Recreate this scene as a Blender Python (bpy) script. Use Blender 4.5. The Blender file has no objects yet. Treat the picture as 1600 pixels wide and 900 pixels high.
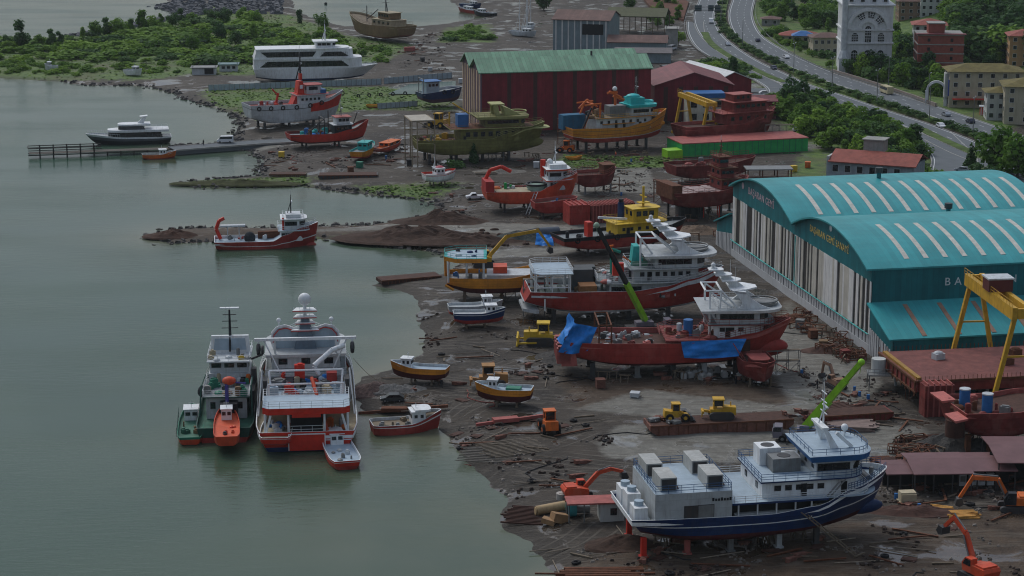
import bpy, math, random
import numpy as np
from math import sin, cos, tan, pi, radians, atan2, hypot, sqrt
from mathutils import Vector, Matrix
random.seed(7)
R = random.Random(11)
S = bpy.context.scene
COL = S.collection

# ------------------------------------------------------------------ camera
F = 3300.0; CXP = 800.0; CYP = 450.0; H = 108.0
TH = math.atan(780.0 / F)
cam_d = bpy.data.cameras.new('camera'); cam = bpy.data.objects.new('camera', cam_d); COL.objects.link(cam)
cam_d.sensor_width = 36.0; cam_d.lens = 36.0 * F / 1600.0
cam_d.clip_start = 1.0; cam_d.clip_end = 12000.0
cam.location = (0, 0, H); cam.rotation_euler = (pi / 2 - TH, 0, 0)
S.camera = cam
S.render.resolution_x = 1024; S.render.resolution_y = 576

def ray(px, py):
    u = (px - CXP) / F; v = -(py - CYP) / F
    return u, cos(TH) + v * sin(TH), -sin(TH) + v * cos(TH)

def G(px, py, z=0.0):
    "world point seen at photo pixel (px,py) on the level z"
    dx, dy, dz = ray(px, py)
    t = (z - H) / dz
    return (dx * t, dy * t)

def pix(x, y, z=0.0):
    X = x; Yc = (z - H) * cos(TH) + y * sin(TH); Z = y * cos(TH) - (z - H) * sin(TH)
    return CXP + F * X / Z, CYP - F * Yc / Z

# ------------------------------------------------------------------ materials
MATS = {}
def M(name, rgb, rough=.55, metal=0., var=.22, scale=.6, dirt=.0, dirtc=(.10, .06, .035), bump=0., bscale=8., spec=.22, streak=True, seam=None, fade=None):
    if name in MATS: return MATS[name]
    m = bpy.data.materials.new(name); m.use_nodes = True; nt = m.node_tree; N = nt.nodes; L = nt.links
    b = N['Principled BSDF']; b.inputs['Roughness'].default_value = rough; b.inputs['Metallic'].default_value = metal
    b.inputs['Specular IOR Level'].default_value = spec
    tc = N.new('ShaderNodeTexCoord'); oi = N.new('ShaderNodeObjectInfo')
    add = N.new('ShaderNodeVectorMath'); add.operation = 'MULTIPLY_ADD'
    L.new(oi.outputs['Random'], add.inputs[0]); add.inputs[1].default_value = (37, 53, 71); L.new(tc.outputs['Object'], add.inputs[2])
    n = N.new('ShaderNodeTexNoise'); n.inputs['Scale'].default_value = scale; n.inputs['Detail'].default_value = 5; n.inputs['Roughness'].default_value = .65
    L.new(add.outputs[0], n.inputs['Vector'])
    rp = N.new('ShaderNodeValToRGB'); e = rp.color_ramp.elements
    e[0].position = .3; e[1].position = .7
    lo = 1 - var; hi = 1 + var * .6
    e[0].color = (*[min(.95, c * lo) for c in rgb], 1); e[1].color = (*[min(.95, c * hi) for c in rgb], 1)
    L.new(n.outputs['Fac'], rp.inputs['Fac'])
    out = rp.outputs['Color']
    if dirt > 0:
        mp = N.new('ShaderNodeMapping'); mp.inputs['Scale'].default_value = (1.6, 1.6, .22 if streak else 1.6)
        L.new(add.outputs[0], mp.inputs['Vector'])
        n2 = N.new('ShaderNodeTexNoise'); n2.inputs['Scale'].default_value = 1.1; n2.inputs['Detail'].default_value = 6; n2.inputs['Roughness'].default_value = .7
        L.new(mp.outputs[0], n2.inputs['Vector'])
        r2 = N.new('ShaderNodeMapRange'); r2.inputs[1].default_value = .48; r2.inputs[2].default_value = .75; r2.inputs[4].default_value = dirt
        L.new(n2.outputs['Fac'], r2.inputs[0])
        mx = N.new('ShaderNodeMix'); mx.data_type = 'RGBA'
        L.new(r2.outputs[0], mx.inputs[0]); L.new(out, mx.inputs[6]); mx.inputs[7].default_value = (*dirtc, 1)
        out = mx.outputs[2]
    if fade:
        n4 = N.new('ShaderNodeTexNoise'); n4.inputs['Scale'].default_value = fade[1]; n4.inputs['Detail'].default_value = 3; L.new(add.outputs[0], n4.inputs['Vector'])
        r4 = N.new('ShaderNodeMapRange'); r4.inputs[1].default_value = .54; r4.inputs[2].default_value = .62; r4.inputs[4].default_value = fade[2]; L.new(n4.outputs['Fac'], r4.inputs[0])
        mx = N.new('ShaderNodeMix'); mx.data_type = 'RGBA'; L.new(r4.outputs[0], mx.inputs[0]); L.new(out, mx.inputs[6]); mx.inputs[7].default_value = (*fade[0], 1); out = mx.outputs[2]
    if seam:
        sp = N.new('ShaderNodeSeparateXYZ'); L.new(tc.outputs['Object'], sp.inputs[0]); cb = N.new('ShaderNodeCombineXYZ')
        if seam[2] == 'wall':
            ma = N.new('ShaderNodeMath'); ma.operation = 'MULTIPLY_ADD'; L.new(sp.outputs[1], ma.inputs[0]); ma.inputs[1].default_value = .83; L.new(sp.outputs[0], ma.inputs[2]); L.new(ma.outputs[0], cb.inputs[0]); L.new(sp.outputs[2], cb.inputs[1])
        else: L.new(sp.outputs[0], cb.inputs[0]); L.new(sp.outputs[1], cb.inputs[1])
        bk = N.new('ShaderNodeTexBrick'); L.new(cb.outputs[0], bk.inputs['Vector']); bk.inputs['Scale'].default_value = 1; bk.inputs['Brick Width'].default_value = seam[0]; bk.inputs['Row Height'].default_value = seam[1]
        bk.inputs['Mortar Size'].default_value = seam[4] if len(seam) > 4 else .045; bk.inputs['Mortar Smooth'].default_value = .3; q = seam[3]; bk.offset = .5 if seam[2] == 'wall' else 0
        bk.inputs['Color1'].default_value = (1-q,)*3+(1,); bk.inputs['Color2'].default_value = (1+q*.7,)*3+(1,); bk.inputs['Mortar'].default_value = (1-q*2.2,)*3+(1,)
        mx = N.new('ShaderNodeMix'); mx.data_type = 'RGBA'; mx.blend_type = 'MULTIPLY'; mx.inputs[0].default_value = 1; L.new(out, mx.inputs[6]); L.new(bk.outputs['Color'], mx.inputs[7]); out = mx.outputs[2]
    L.new(out, b.inputs['Base Color'])
    if bump > 0:
        n3 = N.new('ShaderNodeTexNoise'); n3.inputs['Scale'].default_value = bscale; n3.inputs['Detail'].default_value = 4
        L.new(add.outputs[0], n3.inputs['Vector'])
        bp = N.new('ShaderNodeBump'); bp.inputs['Strength'].default_value = bump; bp.inputs['Distance'].default_value = .15
        L.new(n3.outputs['Fac'], bp.inputs['Height']); L.new(bp.outputs[0], b.inputs['Normal'])
    MATS[name] = m
    return m

W = M('white_paint', (.72, .75, .76), .45, dirt=.42, dirtc=(.27, .21, .16), var=.12)
W2 = M('dull_white_paint', (.52, .56, .58), .5, dirt=.5, dirtc=(.2, .15, .11), var=.18, seam=(3.2,1.5,'wall',.05))
PGREY = M('pale_grey_paint', (.40, .43, .44), .5, dirt=.42, dirtc=(.16,.13,.11), var=.15, seam=(3.2,1.5,'wall',.06))
DECKB = M('pale_blue_deck', (.34, .43, .50), .5, dirt=.25, dirtc=(.2, .2, .2), var=.15)
NOPE = None
DECKG = M('grey_deck', (.20, .23, .24), .6, dirt=.45, var=.25)
DECKGR = M('green_deck', (.05, .16, .11), .6, dirt=.4, var=.25)
DECKBR = M('worn_wood_deck', (.20, .16, .11), .7, dirt=.4, var=.3)
TAN = M('tan_deck', (.36, .31, .21), .7, dirt=.3)
RED = M('red_hull_paint', (.35, .042, .034), .5, dirt=.55, dirtc=(.13, .032, .022), seam=(5.5,1.5,'wall',.12), fade=((.40,.10,.08),.35,.4))
BRED = M('bright_red_paint', (.55, .035, .02), .4, dirt=.2, dirtc=(.2, .05, .03))
ORED = M('orange_red_paint', (.58, .075, .03), .5, dirt=.5, dirtc=(.16, .06, .035), fade=((.55,.14,.08),.5,.4))
OXIDE = M('red_oxide_primer', (.20, .036, .031), .65, dirt=.6, dirtc=(.08, .034, .025), var=.35, seam=(4.0,1.6,'wall',.16), fade=((.24,.085,.07),.4,.5))
OXLT = M('pale_red_oxide', (.36, .10, .085), .6, dirt=.4, dirtc=(.14, .06, .05), var=.3)
ANTIF = M('dark_antifouling', (.075, .014, .016), .65, dirt=.4, var=.3)
ORANGE = M('orange_paint', (.62, .14, .025), .5, dirt=.5)
ORY = M('orange_yellow_paint', (.62, .25, .025), .5, dirt=.5, dirtc=(.2, .085, .025), seam=(7,.55,'wall',.10))
YEL = M('yellow_paint', (.56, .33, .03), .5, dirt=.55, dirtc=(.2, .1, .02))
BYEL = M('bright_yellow_paint', (.62, .42, .035), .5, dirt=.45, dirtc=(.2, .1, .02))
BLUE = M('navy_hull_paint', (.009, .032, .115), .42, dirt=.45, dirtc=(.045, .045, .06), seam=(5.5,1.4,'wall',.12), fade=((.03,.06,.14),.4,.4))
MBLUE = M('blue_paint', (.03, .14, .36), .45, dirt=.2)
TARP = M('blue_tarpaulin', (.015, .20, .60), .4, var=.3, bump=.6, bscale=1.5)
TEAL = M('teal_paint', (.03, .38, .36), .45, dirt=.3)
GREEN = M('green_paint', (.025, .19, .12), .5, dirt=.3)
DGREEN = M('dark_green_hull', (.015, .07, .055), .5, dirt=.3)
BGREEN = M('bright_green_paint', (.03, .36, .10), .5, dirt=.4, dirtc=(.04, .12, .05))
LIME = M('lime_crane_paint', (.26, .56, .03), .4, dirt=.2)
OLIVE = M('olive_primer', (.17, .165, .05), .65, dirt=.6, dirtc=(.085, .07, .035), var=.3, seam=(5,.9,'wall',.14))
OLIVE2 = M('pale_olive_primer', (.36, .36, .15), .6, dirt=.35, dirtc=(.15, .13, .06), var=.2)
BLACK = M('black_paint', (.018, .02, .024), .5, dirt=.3, dirtc=(.05, .04, .04))
DARK = M('interior_shade', (.018, .019, .02), .8)  # near-black that paints shade into openings and covered spaces
GLASS = M('dark_glass', (.012, .018, .022), .12, var=.1, spec=.6)
STEEL = M('grey_steel', (.20, .21, .21), .5, .3, dirt=.4)
DSTEEL = M('dark_steel', (.06, .062, .065), .55, .3, dirt=.4)
RUST = M('rusty_steel', (.14, .055, .028), .8, dirt=.5, dirtc=(.05, .025, .018), var=.4, scale=1.2, bump=.4)
RUSTP = M('pink_rusty_plate', (.19, .085, .062), .75, dirt=.6, dirtc=(.06,.032,.024), var=.45, scale=1.0, bump=.4)
RUSTD = M('dark_rusty_plate', (.075, .036, .026), .8, dirt=.5, dirtc=(.03, .02, .015), var=.4, scale=1.2)
RUBBER = M('black_rubber', (.015, .015, .016), .8)
WOOD = M('weathered_wood', (.15, .12, .085), .8, dirt=.4, var=.35, scale=1.5)
OXDK = M('barge_deck_oxide', (.19,.065,.055), .65, dirt=.6, dirtc=(.10,.05,.042), var=.35, streak=False, seam=(4,2,'roof',.1))
WOODP = M('pale_timber', (.24, .20, .15), .8, dirt=.3, var=.3, scale=1.5)
CONC = M('concrete', (.30, .30, .28), .85, dirt=.45, dirtc=(.12, .11, .09), var=.2, bump=.2)
BROWN = M('brown_hull_wood', (.20, .13, .07), .7, dirt=.4)
NET = M('dark_fishing_net', (.03, .035, .04), .95, var=.5, scale=2, bump=1, bscale=6)
SKIN = M('skin', (.35, .2, .13), .6)
CLOTH = M('dark_workwear', (.02, .022, .03), .8)
RWHITE = M('railing_white', (.6, .63, .64), .5)
RBLUE = M('railing_blue', (.03, .09, .2), .5)
RRED = M('railing_red_oxide', (.25, .06, .05), .6)

# ------------------------------------------------------------------ mesh builder
class MB:
    def __init__(s): s.v = []; s.f = []; s.mi = []; s.smooth = []
    def add(s, vs, fs, m=0, smooth=False):
        o = len(s.v); s.v += [tuple(p) for p in vs]
        for f in fs: s.f.append(tuple(i + o for i in f)); s.mi.append(m); s.smooth.append(smooth)
        return s
    def box(s, x0, x1, y0, y1, z0, z1, m=0):
        return s.add([(x0,y0,z0),(x1,y0,z0),(x1,y1,z0),(x0,y1,z0),(x0,y0,z1),(x1,y0,z1),(x1,y1,z1),(x0,y1,z1)],
                     [(0,3,2,1),(4,5,6,7),(0,1,5,4),(1,2,6,5),(2,3,7,6),(3,0,4,7)], m)
    def obox(s, c, size, rz=0, ry=0, rx=0, m=0):
        hx, hy, hz = size[0]/2, size[1]/2, size[2]/2
        A = Matrix.Rotation(rz,3,'Z') @ Matrix.Rotation(ry,3,'Y') @ Matrix.Rotation(rx,3,'X')
        vs = [Vector(c) + A @ Vector(p) for p in [(-hx,-hy,-hz),(hx,-hy,-hz),(hx,hy,-hz),(-hx,hy,-hz),(-hx,-hy,hz),(hx,-hy,hz),(hx,hy,hz),(-hx,hy,hz)]]
        return s.add(vs, [(0,3,2,1),(4,5,6,7),(0,1,5,4),(1,2,6,5),(2,3,7,6),(3,0,4,7)], m)
    def tube(s, p, q, r, m=0, n=6, r2=None, cap=True):
        p = Vector(p); q = Vector(q); d = q - p
        if d.length < 1e-6: return s
        d.normalize(); a = d.orthogonal().normalized(); b = d.cross(a); r2 = r if r2 is None else r2
        vs = [p + (a*cos(2*pi*i/n) + b*sin(2*pi*i/n))*r for i in range(n)] + [q + (a*cos(2*pi*i/n) + b*sin(2*pi*i/n))*r2 for i in range(n)]
        fs = [(i, (i+1)%n, n+(i+1)%n, n+i) for i in range(n)]
        s.add(vs, fs, m, n > 6)
        if cap: s.add(vs[:n], [tuple(range(n-1,-1,-1))], m); s.add(vs[n:], [tuple(range(n))], m)
        return s
    def beam(s, p, q, w, h=None, m=0):
        "square-section bar from p to q"
        h = h or w; p = Vector(p); q = Vector(q); d = (q-p).normalized()
        up = Vector((0,0,1)) if abs(d.z) < .95 else Vector((1,0,0))
        a = d.cross(up).normalized(); b = a.cross(d)
        o = [a*w/2+b*h/2, -a*w/2+b*h/2, -a*w/2-b*h/2, a*w/2-b*h/2]
        return s.add([p+k for k in o]+[q+k for k in o], [(0,1,2,3),(7,6,5,4),(0,4,5,1),(1,5,6,2),(2,6,7,3),(3,7,4,0)], m)
    def path(s, pts, r, m=0, n=5):
        for a, b in zip(pts[:-1], pts[1:]): s.tube(a, b, r, m, n)
        return s
    def prism(s, poly, z0, z1, m=0, mt=None, inset=0., cap=True):
        n = len(poly); c = (sum(p[0] for p in poly)/n, sum(p[1] for p in poly)/n)
        top = [(c[0]+(p[0]-c[0])*(1-inset), c[1]+(p[1]-c[1])*(1-inset)) for p in poly]
        f = (lambda z, i: z(i) if callable(z) else z)
        vs = [(p[0],p[1],f(z0,p)) for p in poly] + [(t[0],t[1],f(z1,p)) for t, p in zip(top,poly)]
        s.add(vs, [(i,(i+1)%n,n+(i+1)%n,n+i) for i in range(n)], m)
        if cap:
            s.add(vs[:n], [tuple(range(n-1,-1,-1))], m); s.add(vs[n:], [tuple(range(n))], m if mt is None else mt)
        return s
    def xz(s, prof, y0, y1, m=0):
        "profile in x,z pushed along y"
        n = len(prof); vs = [(p[0],y0,p[1]) for p in prof] + [(p[0],y1,p[1]) for p in prof]
        return s.add(vs, [(i,(i+1)%n,n+(i+1)%n,n+i) for i in range(n)] + [tuple(range(n-1,-1,-1)), tuple(range(n,2*n))], m)
    def yz(s, prof, x0, x1, m=0, mc=None):
        n = len(prof); vs = [(x0,p[0],p[1]) for p in prof] + [(x1,p[0],p[1]) for p in prof]
        s.add(vs, [(i,(i+1)%n,n+(i+1)%n,n+i) for i in range(n)], m)
        return s.add(vs, [tuple(range(n-1,-1,-1)), tuple(range(n,2*n))], m if mc is None else mc)
    def sphere(s, c, r, m=0, seg=10, rings=6, sc=(1,1,1)):
        vs = []; fs = []
        for j in range(rings+1):
            t = pi*j/rings
            for i in range(seg):
                a = 2*pi*i/seg; vs.append((c[0]+r*sc[0]*sin(t)*cos(a), c[1]+r*sc[1]*sin(t)*sin(a), c[2]+r*sc[2]*cos(t)))
        for j in range(rings):
            for i in range(seg):
                a = j*seg+i; b = j*seg+(i+1)%seg; fs.append((a, a+seg, b+seg, b))
        return s.add(vs, fs, m, True)
    def wheel(s, c, r, w, m=0, n=14, m2=None):
        "tyre with its axle along y"
        s.tube((c[0],c[1]-w/2,c[2]), (c[0],c[1]+w/2,c[2]), r, m, n)
        if m2 is not None: s.tube((c[0],c[1]-w/2-.02,c[2]), (c[0],c[1]+w/2+.02,c[2]), r*.5, m2, n)
        return s
    def ring(s, c, r, r2, m=0, n=14, k=6, axis='z'):
        vs = []; fs = []
        for i in range(n):
            a = 2*pi*i/n
            for j in range(k):
                b = 2*pi*j/k; q = r+r2*cos(b); x, y, z = q*cos(a), q*sin(a), r2*sin(b)
                if axis == 'x': x, y, z = z, x, y
                if axis == 'y': x, y, z = x, z, y
                vs.append((c[0]+x, c[1]+y, c[2]+z))
        for i in range(n):
            for j in range(k):
                fs.append((i*k+j, ((i+1)%n)*k+j, ((i+1)%n)*k+(j+1)%k, i*k+(j+1)%k))
        return s.add(vs, fs, m, True)
    def mesh(s, name, mats):
        me = bpy.data.meshes.new(name); me.from_pydata(s.v, [], s.f)
        for m in (mats if isinstance(mats, (list, tuple)) else [mats]): me.materials.append(m)
        me.polygons.foreach_set('material_index', s.mi); me.polygons.foreach_set('use_smooth', s.smooth)
        me.update(); return me
    def build(s, name, mats, parent=None, label=None):
        o = bpy.data.objects.new(name, s.mesh(name, mats)); COL.objects.link(o)
        if parent: o.parent = parent
        if label: o['label'] = label
        return o

def tag(o, label=None, cat=None, group=None, kind=None):
    if label: o['label'] = label
    if cat: o['category'] = cat
    if group: o['group'] = group
    if kind: o['kind'] = kind
    return o
def thing(name, label, cat, loc, rz=0., group=None):
    o = bpy.data.objects.new(name, None); COL.objects.link(o); o.empty_display_size = .5
    o.location = loc; o.rotation_euler = (0, 0, rz)
    return tag(o, label, cat, group)
KIDS = {}
def copy_tree(o, loc, rz=0., label=None, sc=None, group=None):
    c = o.copy(); COL.objects.link(c); c.location = loc; c.rotation_euler = (0, 0, rz)
    if sc is not None: c.scale = sc if isinstance(sc, tuple) else (sc, sc, sc)
    if label: c['label'] = label
    if group: c['group'] = group
    if o.name not in KIDS: KIDS[o.name] = [(k, list(k.children)) for k in o.children]
    for k, sub in KIDS[o.name]:
        d = k.copy(); COL.objects.link(d); d.parent = c
        for g in sub:
            e = g.copy(); COL.objects.link(e); e.parent = d
    return c

_WM = {}
def window(parent, x, y, z, w, h, face, frame=None, name='window', glass=None, d=.10):
    "a framed pane set 4 cm proud of a wall; face = angle of its outward normal"
    frame = frame or DSTEEL; key = (round(w,2), round(h,2), frame.name, (glass or GLASS).name, d)
    if key not in _WM:
        b = MB(); b.box(-w/2, w/2, -.06, d*.6, -h/2, h/2, 0); t = min(.09, w*.12)
        b.box(-w/2+t, w/2-t, d*.6, d, -h/2+t, h/2-t, 1)
        _WM[key] = b.mesh('window', [frame, glass or GLASS])
    o = bpy.data.objects.new(name, _WM[key]); COL.objects.link(o); o.parent = parent
    o.location = (x, y, z); o.rotation_euler = (0, 0, face - pi/2)
    return o

def rail(parent, pts, h=1.0, mat=None, sp=1.6, r=.045, bars=2, name='railing', closed=False):
    b = MB(); pts = [Vector(p) for p in pts]
    if closed: pts.append(pts[0])
    for a, c in zip(pts[:-1], pts[1:]):
        n = max(1, int((c-a).length/sp))
        for i in range(n+1):
            p = a.lerp(c, i/n); b.tube(p, p+Vector((0,0,h)), r*.9, 0, 4, cap=False)
        for k in range(bars):
            z = Vector((0,0,h*(k+1)/bars)); b.tube(a+z, c+z, r, 0, 4, cap=False)
    return b.build(name, mat or RWHITE, parent)

def text(parent, body, loc, size, rz, mat, name='lettering', rx=pi/2, spacing=1.0, extrude=.03):
    cu = bpy.data.curves.new(name, 'FONT'); cu.body = body; cu.size = size; cu.extrude = extrude; cu.space_character = spacing
    t = bpy.data.objects.new(name, cu); COL.objects.link(t); bpy.context.view_layer.update()
    me = bpy.data.meshes.new_from_object(t.evaluated_get(bpy.context.evaluated_depsgraph_get())); bpy.data.objects.remove(t)
    me.materials.clear(); me.materials.append(mat)
    o = bpy.data.objects.new(name, me); COL.objects.link(o); o.parent = parent; o.location = loc; o.rotation_euler = (rx, 0, rz); return o

def catmull(pts, n=6):
    out = []
    P = [pts[0]] + list(pts) + [pts[-1]]
    for i in range(1, len(P)-2):
        for k in range(n):
            t = k/n; a, b, c, d = P[i-1], P[i], P[i+1], P[i+2]
            out.append(tuple(.5*(2*b[j] + (c[j]-a[j])*t + (2*a[j]-5*b[j]+4*c[j]-d[j])*t*t + (3*b[j]-a[j]-3*c[j]+d[j])*t**3) for j in range(2)))
    out.append(tuple(pts[-1])); return out
def loose(mb, name, mat, label, cat, loc, rz=0., group=None):
    o = tag(mb.build(name, mat), label, cat, group); o.location = loc; o.rotation_euler = (0, 0, rz); return o
EXPO = 0.22
# ================================================================== terrain
def W2D(pts, z=0.): return [G(*p, z) for p in pts]
shore_px = [(866,905),(848,868),(806,832),(782,795),(790,772),(766,750),(728,716),(702,692),(688,664),(640,652),(590,648),(562,628),(556,604),(566,588),(606,578),
 (640,566),(662,538),(664,515),(652,490),(650,468),(625,454),(578,447),(640,438),(698,428),(726,406),(690,396),(604,386),(590,377),(500,374),(380,374),(262,381),(230,371),
 (240,360),(330,357),(480,355),(598,349),(684,336),(690,324),(664,313),(620,309),(542,299),(480,291),(300,294),(285,288),(310,282),(418,275),(402,268),(410,247),(392,238),(372,232),(278,236),(270,229),(300,226),(374,223),
 (366,214),(376,186),(342,171),(292,156),(262,142),(212,134),(132,133),(100,128),(0,122),(-420,112),(-420,84),(0,66),(118,57),(200,43),(296,24),(262,8),(258,-6),(268,-45)]
isl = W2D(shore_px) + [(-330., 1700.), (-165., 1700.)] + W2D([(472,-45),(455,-6),(457,14),(488,30),(538,42),(640,43),(700,37),(768,25),(722,14),(702,0),(698,-45)]) + \
    [(-40., 1700.), (-40., 4000.), (3500., 4000.), (3500., -200.), (90., -200.), (40., 235.)]
ISL = np.array(isl)
def sdist(x, y, poly=ISL):
    "signed distance to the outline, positive on land"
    x = np.atleast_1d(np.asarray(x, float)); y = np.atleast_1d(np.asarray(y, float))
    best = np.full(x.shape, 1e18); ins = np.zeros(x.shape, bool)
    n = len(poly)
    for i in range(n):
        ax, ay = poly[i]; bx, by = poly[(i+1) % n]
        ex, ey = bx-ax, by-ay; l2 = ex*ex+ey*ey+1e-12
        t = np.clip(((x-ax)*ex+(y-ay)*ey)/l2, 0, 1)
        best = np.minimum(best, (x-ax-t*ex)**2+(y-ay-t*ey)**2)
        c = ((ay > y) != (by > y)); xs = ax + (y-ay)*ex/(ey if abs(ey) > 1e-12 else 1e-12)
        ins ^= (c & (x < xs))
    d = np.sqrt(best); return np.where(ins, d, -d)
_rs = np.random.RandomState(3)
_tab = _rs.rand(256, 256)
def vnoise(x, y):
    xi = np.floor(x).astype(int); yi = np.floor(y).astype(int); fx = x-xi; fy = y-yi
    fx = fx*fx*(3-2*fx); fy = fy*fy*(3-2*fy); g = lambda a, b: _tab[a & 255, b & 255]
    return (g(xi,yi)*(1-fx)+g(xi+1,yi)*fx)*(1-fy)+(g(xi,yi+1)*(1-fx)+g(xi+1,yi+1)*fx)*fy
def fbm(x, y, o=4):
    s = 0; a = .5
    for k in range(o): s = s+a*vnoise(x*2**k+17*k, y*2**k+31*k); a *= .5
    return s
HILLP = G(1440, 92); HILLN = (.985, .17)
BASIN = np.array(W2D([(596,148),(640,129),(712,124),(712,150),(604,152)]))
def height(x, y):
    x = np.atleast_1d(np.asarray(x, float)); y = np.atleast_1d(np.asarray(y, float))
    d = sdist(x, y)
    h = np.where(d > 0, 1.3*(1-np.exp(-d/5.5)), np.maximum(-3., d*.14))
    near = np.clip((d-1)/8, 0, 1)
    h = h + near*(fbm(x*.09, y*.09)-.47)*.7*np.clip((620-y)/120, .12, 1)
    shore = np.exp(-(d/9)**2); h = h + shore*(fbm(x*.16+9, y*.16)-.47)*1.1
    k = (x-HILLP[0])*HILLN[0]+(y-HILLP[1])*HILLN[1]
    h = h + np.clip(k, 0, 400)*.26*np.clip(k/60, .25, 1)
    return h
def pip(x, y, poly):
    ins = np.zeros(np.shape(x), bool); n = len(poly)
    for i in range(n):
        ax, ay = poly[i]; bx, by = poly[(i+1) % n]
        c = ((ay > y) != (by > y)); ins ^= (c & (x < ax+(y-ay)*(bx-ax)/((by-ay) if abs(by-ay) > 1e-9 else 1e-9)))
    return ins

xs = np.concatenate([np.linspace(-3500,-420,14), np.arange(-400,-110,4.), np.arange(-110,130,1.6), np.arange(130,420,3.), np.linspace(430,3500,14)])
ys = np.concatenate([np.linspace(-200,230,8), np.arange(240,520,1.6), np.arange(520,800,2.4), np.arange(800,1500,5), np.linspace(1520,4000,8)])
XX, YY = np.meshgrid(xs, ys); X1 = XX.ravel(); Y1 = YY.ravel()
ZZ = height(X1, Y1)
nx, ny = len(xs), len(ys)
from bisect import bisect_right
ZL = ZZ.reshape(ny, nx).tolist(); XL = xs.tolist(); YL = ys.tolist(); SDG = sdist(X1, Y1); DL = SDG.reshape(ny, nx).tolist()
def _bil(T, x, y):
    i = min(max(bisect_right(XL, x)-1, 0), nx-2); j = min(max(bisect_right(YL, y)-1, 0), ny-2)
    u = (x-XL[i])/(XL[i+1]-XL[i]); v = (y-YL[j])/(YL[j+1]-YL[j]); a = T[j]; c = T[j+1]
    return (a[i]*(1-u)+a[i+1]*u)*(1-v)+(c[i]*(1-u)+c[i+1]*u)*v
def hq(x, y): return _bil(ZL, x, y)
def sd1(x, y): return _bil(DL, x, y)
def P(px, py, dz=0.):
    "where the line of sight through photo pixel (px,py) meets the ground (raised by dz)"
    dx, dy, dz_ = ray(px, py); z = 60.; last = z
    while z > -3.2 and z > hq(dx*(z-H)/dz_, dy*(z-H)/dz_)+dz: last = z; z -= .8 if z > 8 else .25
    a, b = last, z
    for _ in range(14):
        m = (a+b)/2
        if m <= hq(dx*(m-H)/dz_, dy*(m-H)/dz_)+dz: b = m
        else: a = m
    return Vector((dx*(b-H)/dz_, dy*(b-H)/dz_, b))
def on(x, y): return Vector((x, y, hq(x, y)))
def pip1(x, y, poly):
    ins = False; n = len(poly)
    for i in range(n):
        ax, ay = poly[i]; bx, by = poly[(i+1) % n]
        if (ay > y) != (by > y) and x < ax+(y-ay)*(bx-ax)/(by-ay): ins = not ins
    return ins
grass_px = [
 [(-500,58),(0,60),(200,40),(300,18),(330,10),(455,24),(540,56),(640,70),(600,96),(420,118),(300,116),(250,123),(150,124),(0,119),(-500,110)],
 [(320,140),(600,136),(706,150),(706,172),(560,172),(420,186),(380,176),(330,160)], [(285,279),(480,276),(480,293),(290,293)],
 [(560,290),(720,286),(660,310),(600,306)], [(880,243),(1045,246),(1045,262),(880,262)],
 [(1085,96),(1130,88),(1180,110),(1192,128),(1130,134),(1095,116)],
 [(1190,138),(1240,118),(1300,134),(1440,200),(1462,256),(1430,282),(1330,240),(1250,220),(1200,175)],
 [(1100,-40),(1600,-40),(1700,150),(1560,205),(1400,138),(1240,92),(1180,60),(1160,0)], [(700,44),(760,38),(770,66),(690,66)], [(1500,250),(1700,200),(1700,300),(1500,290)],
 [(1260,236),(1290,232),(1300,276),(1240,276)], [(480,368),(600,366),(600,374),(480,376)]]
pale_px = [[(935,694),(962,668),(1100,664),(1440,668),(1462,700),(1330,732),(1100,722),(950,716)], [(1230,470),(1280,520),(1380,600),(1330,640),(1240,640),(1200,560)],
 [(900,640),(1010,610),(1240,636),(1240,650),(1010,652)], [(470,360),(600,350),(700,345),(860,352),(980,350),(980,362),(800,366),(600,358)], [(640,150),(600,150),(620,132),(706,126),(706,148)],
 [(720,390),(900,388),(900,398),(700,404)], [(1060,104),(1090,100),(1130,136),(1190,130),(1210,150),(1150,152),(1090,130)], [(900,270),(1010,262),(1030,300),(900,306)], [(380,224),(470,216),(470,224),(380,236)], [(1240,215),(1290,215),(1300,250),(1260,250)]]
brown_px = [[(225,352),(620,345),(620,388),(225,384)], [(880,590),(1240,600),(1260,650),(900,640)], [(830,880),(1600,790),(1700,1000),(860,1000)], [(600,346),(880,350),(880,385),(600,385)], [(1180,470),(1240,450),(1330,560),(1230,600)]]
def zone(polys, soft):
    z = np.zeros(len(X1))
    for p in polys:
        q = np.array(W2D(p, 1.2)); z = np.maximum(z, np.clip(sdist(X1, Y1, q)/soft+.5, 0, 1))
    return z
zg = zone(grass_px, 15.); zp = zone(pale_px, 5.); zb = zone(brown_px, 8.)
zg = np.where((X1 > 330) | (Y1 > 1300), 1, zg)
ztr = np.clip((SDG+1)/12, 0, 1)
mesh = bpy.data.meshes.new('ground'); idx = np.arange(nx*ny).reshape(ny, nx)
quads = np.stack([idx[:-1,:-1], idx[:-1,1:], idx[1:,1:], idx[1:,:-1]], -1).reshape(-1, 4)
mesh.from_pydata(np.stack([X1, Y1, ZZ], 1).tolist(), [], quads.tolist())
mesh.polygons.foreach_set('use_smooth', [True]*len(quads))
at = mesh.color_attributes.new('zone', 'FLOAT_COLOR', 'POINT')
at.data.foreach_set('color', np.stack([zg, zp, zb, ztr], 1).ravel().astype(np.float32))
mesh.update()
ground = bpy.data.objects.new('ground', mesh); COL.objects.link(ground); ground['kind'] = 'structure'

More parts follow.
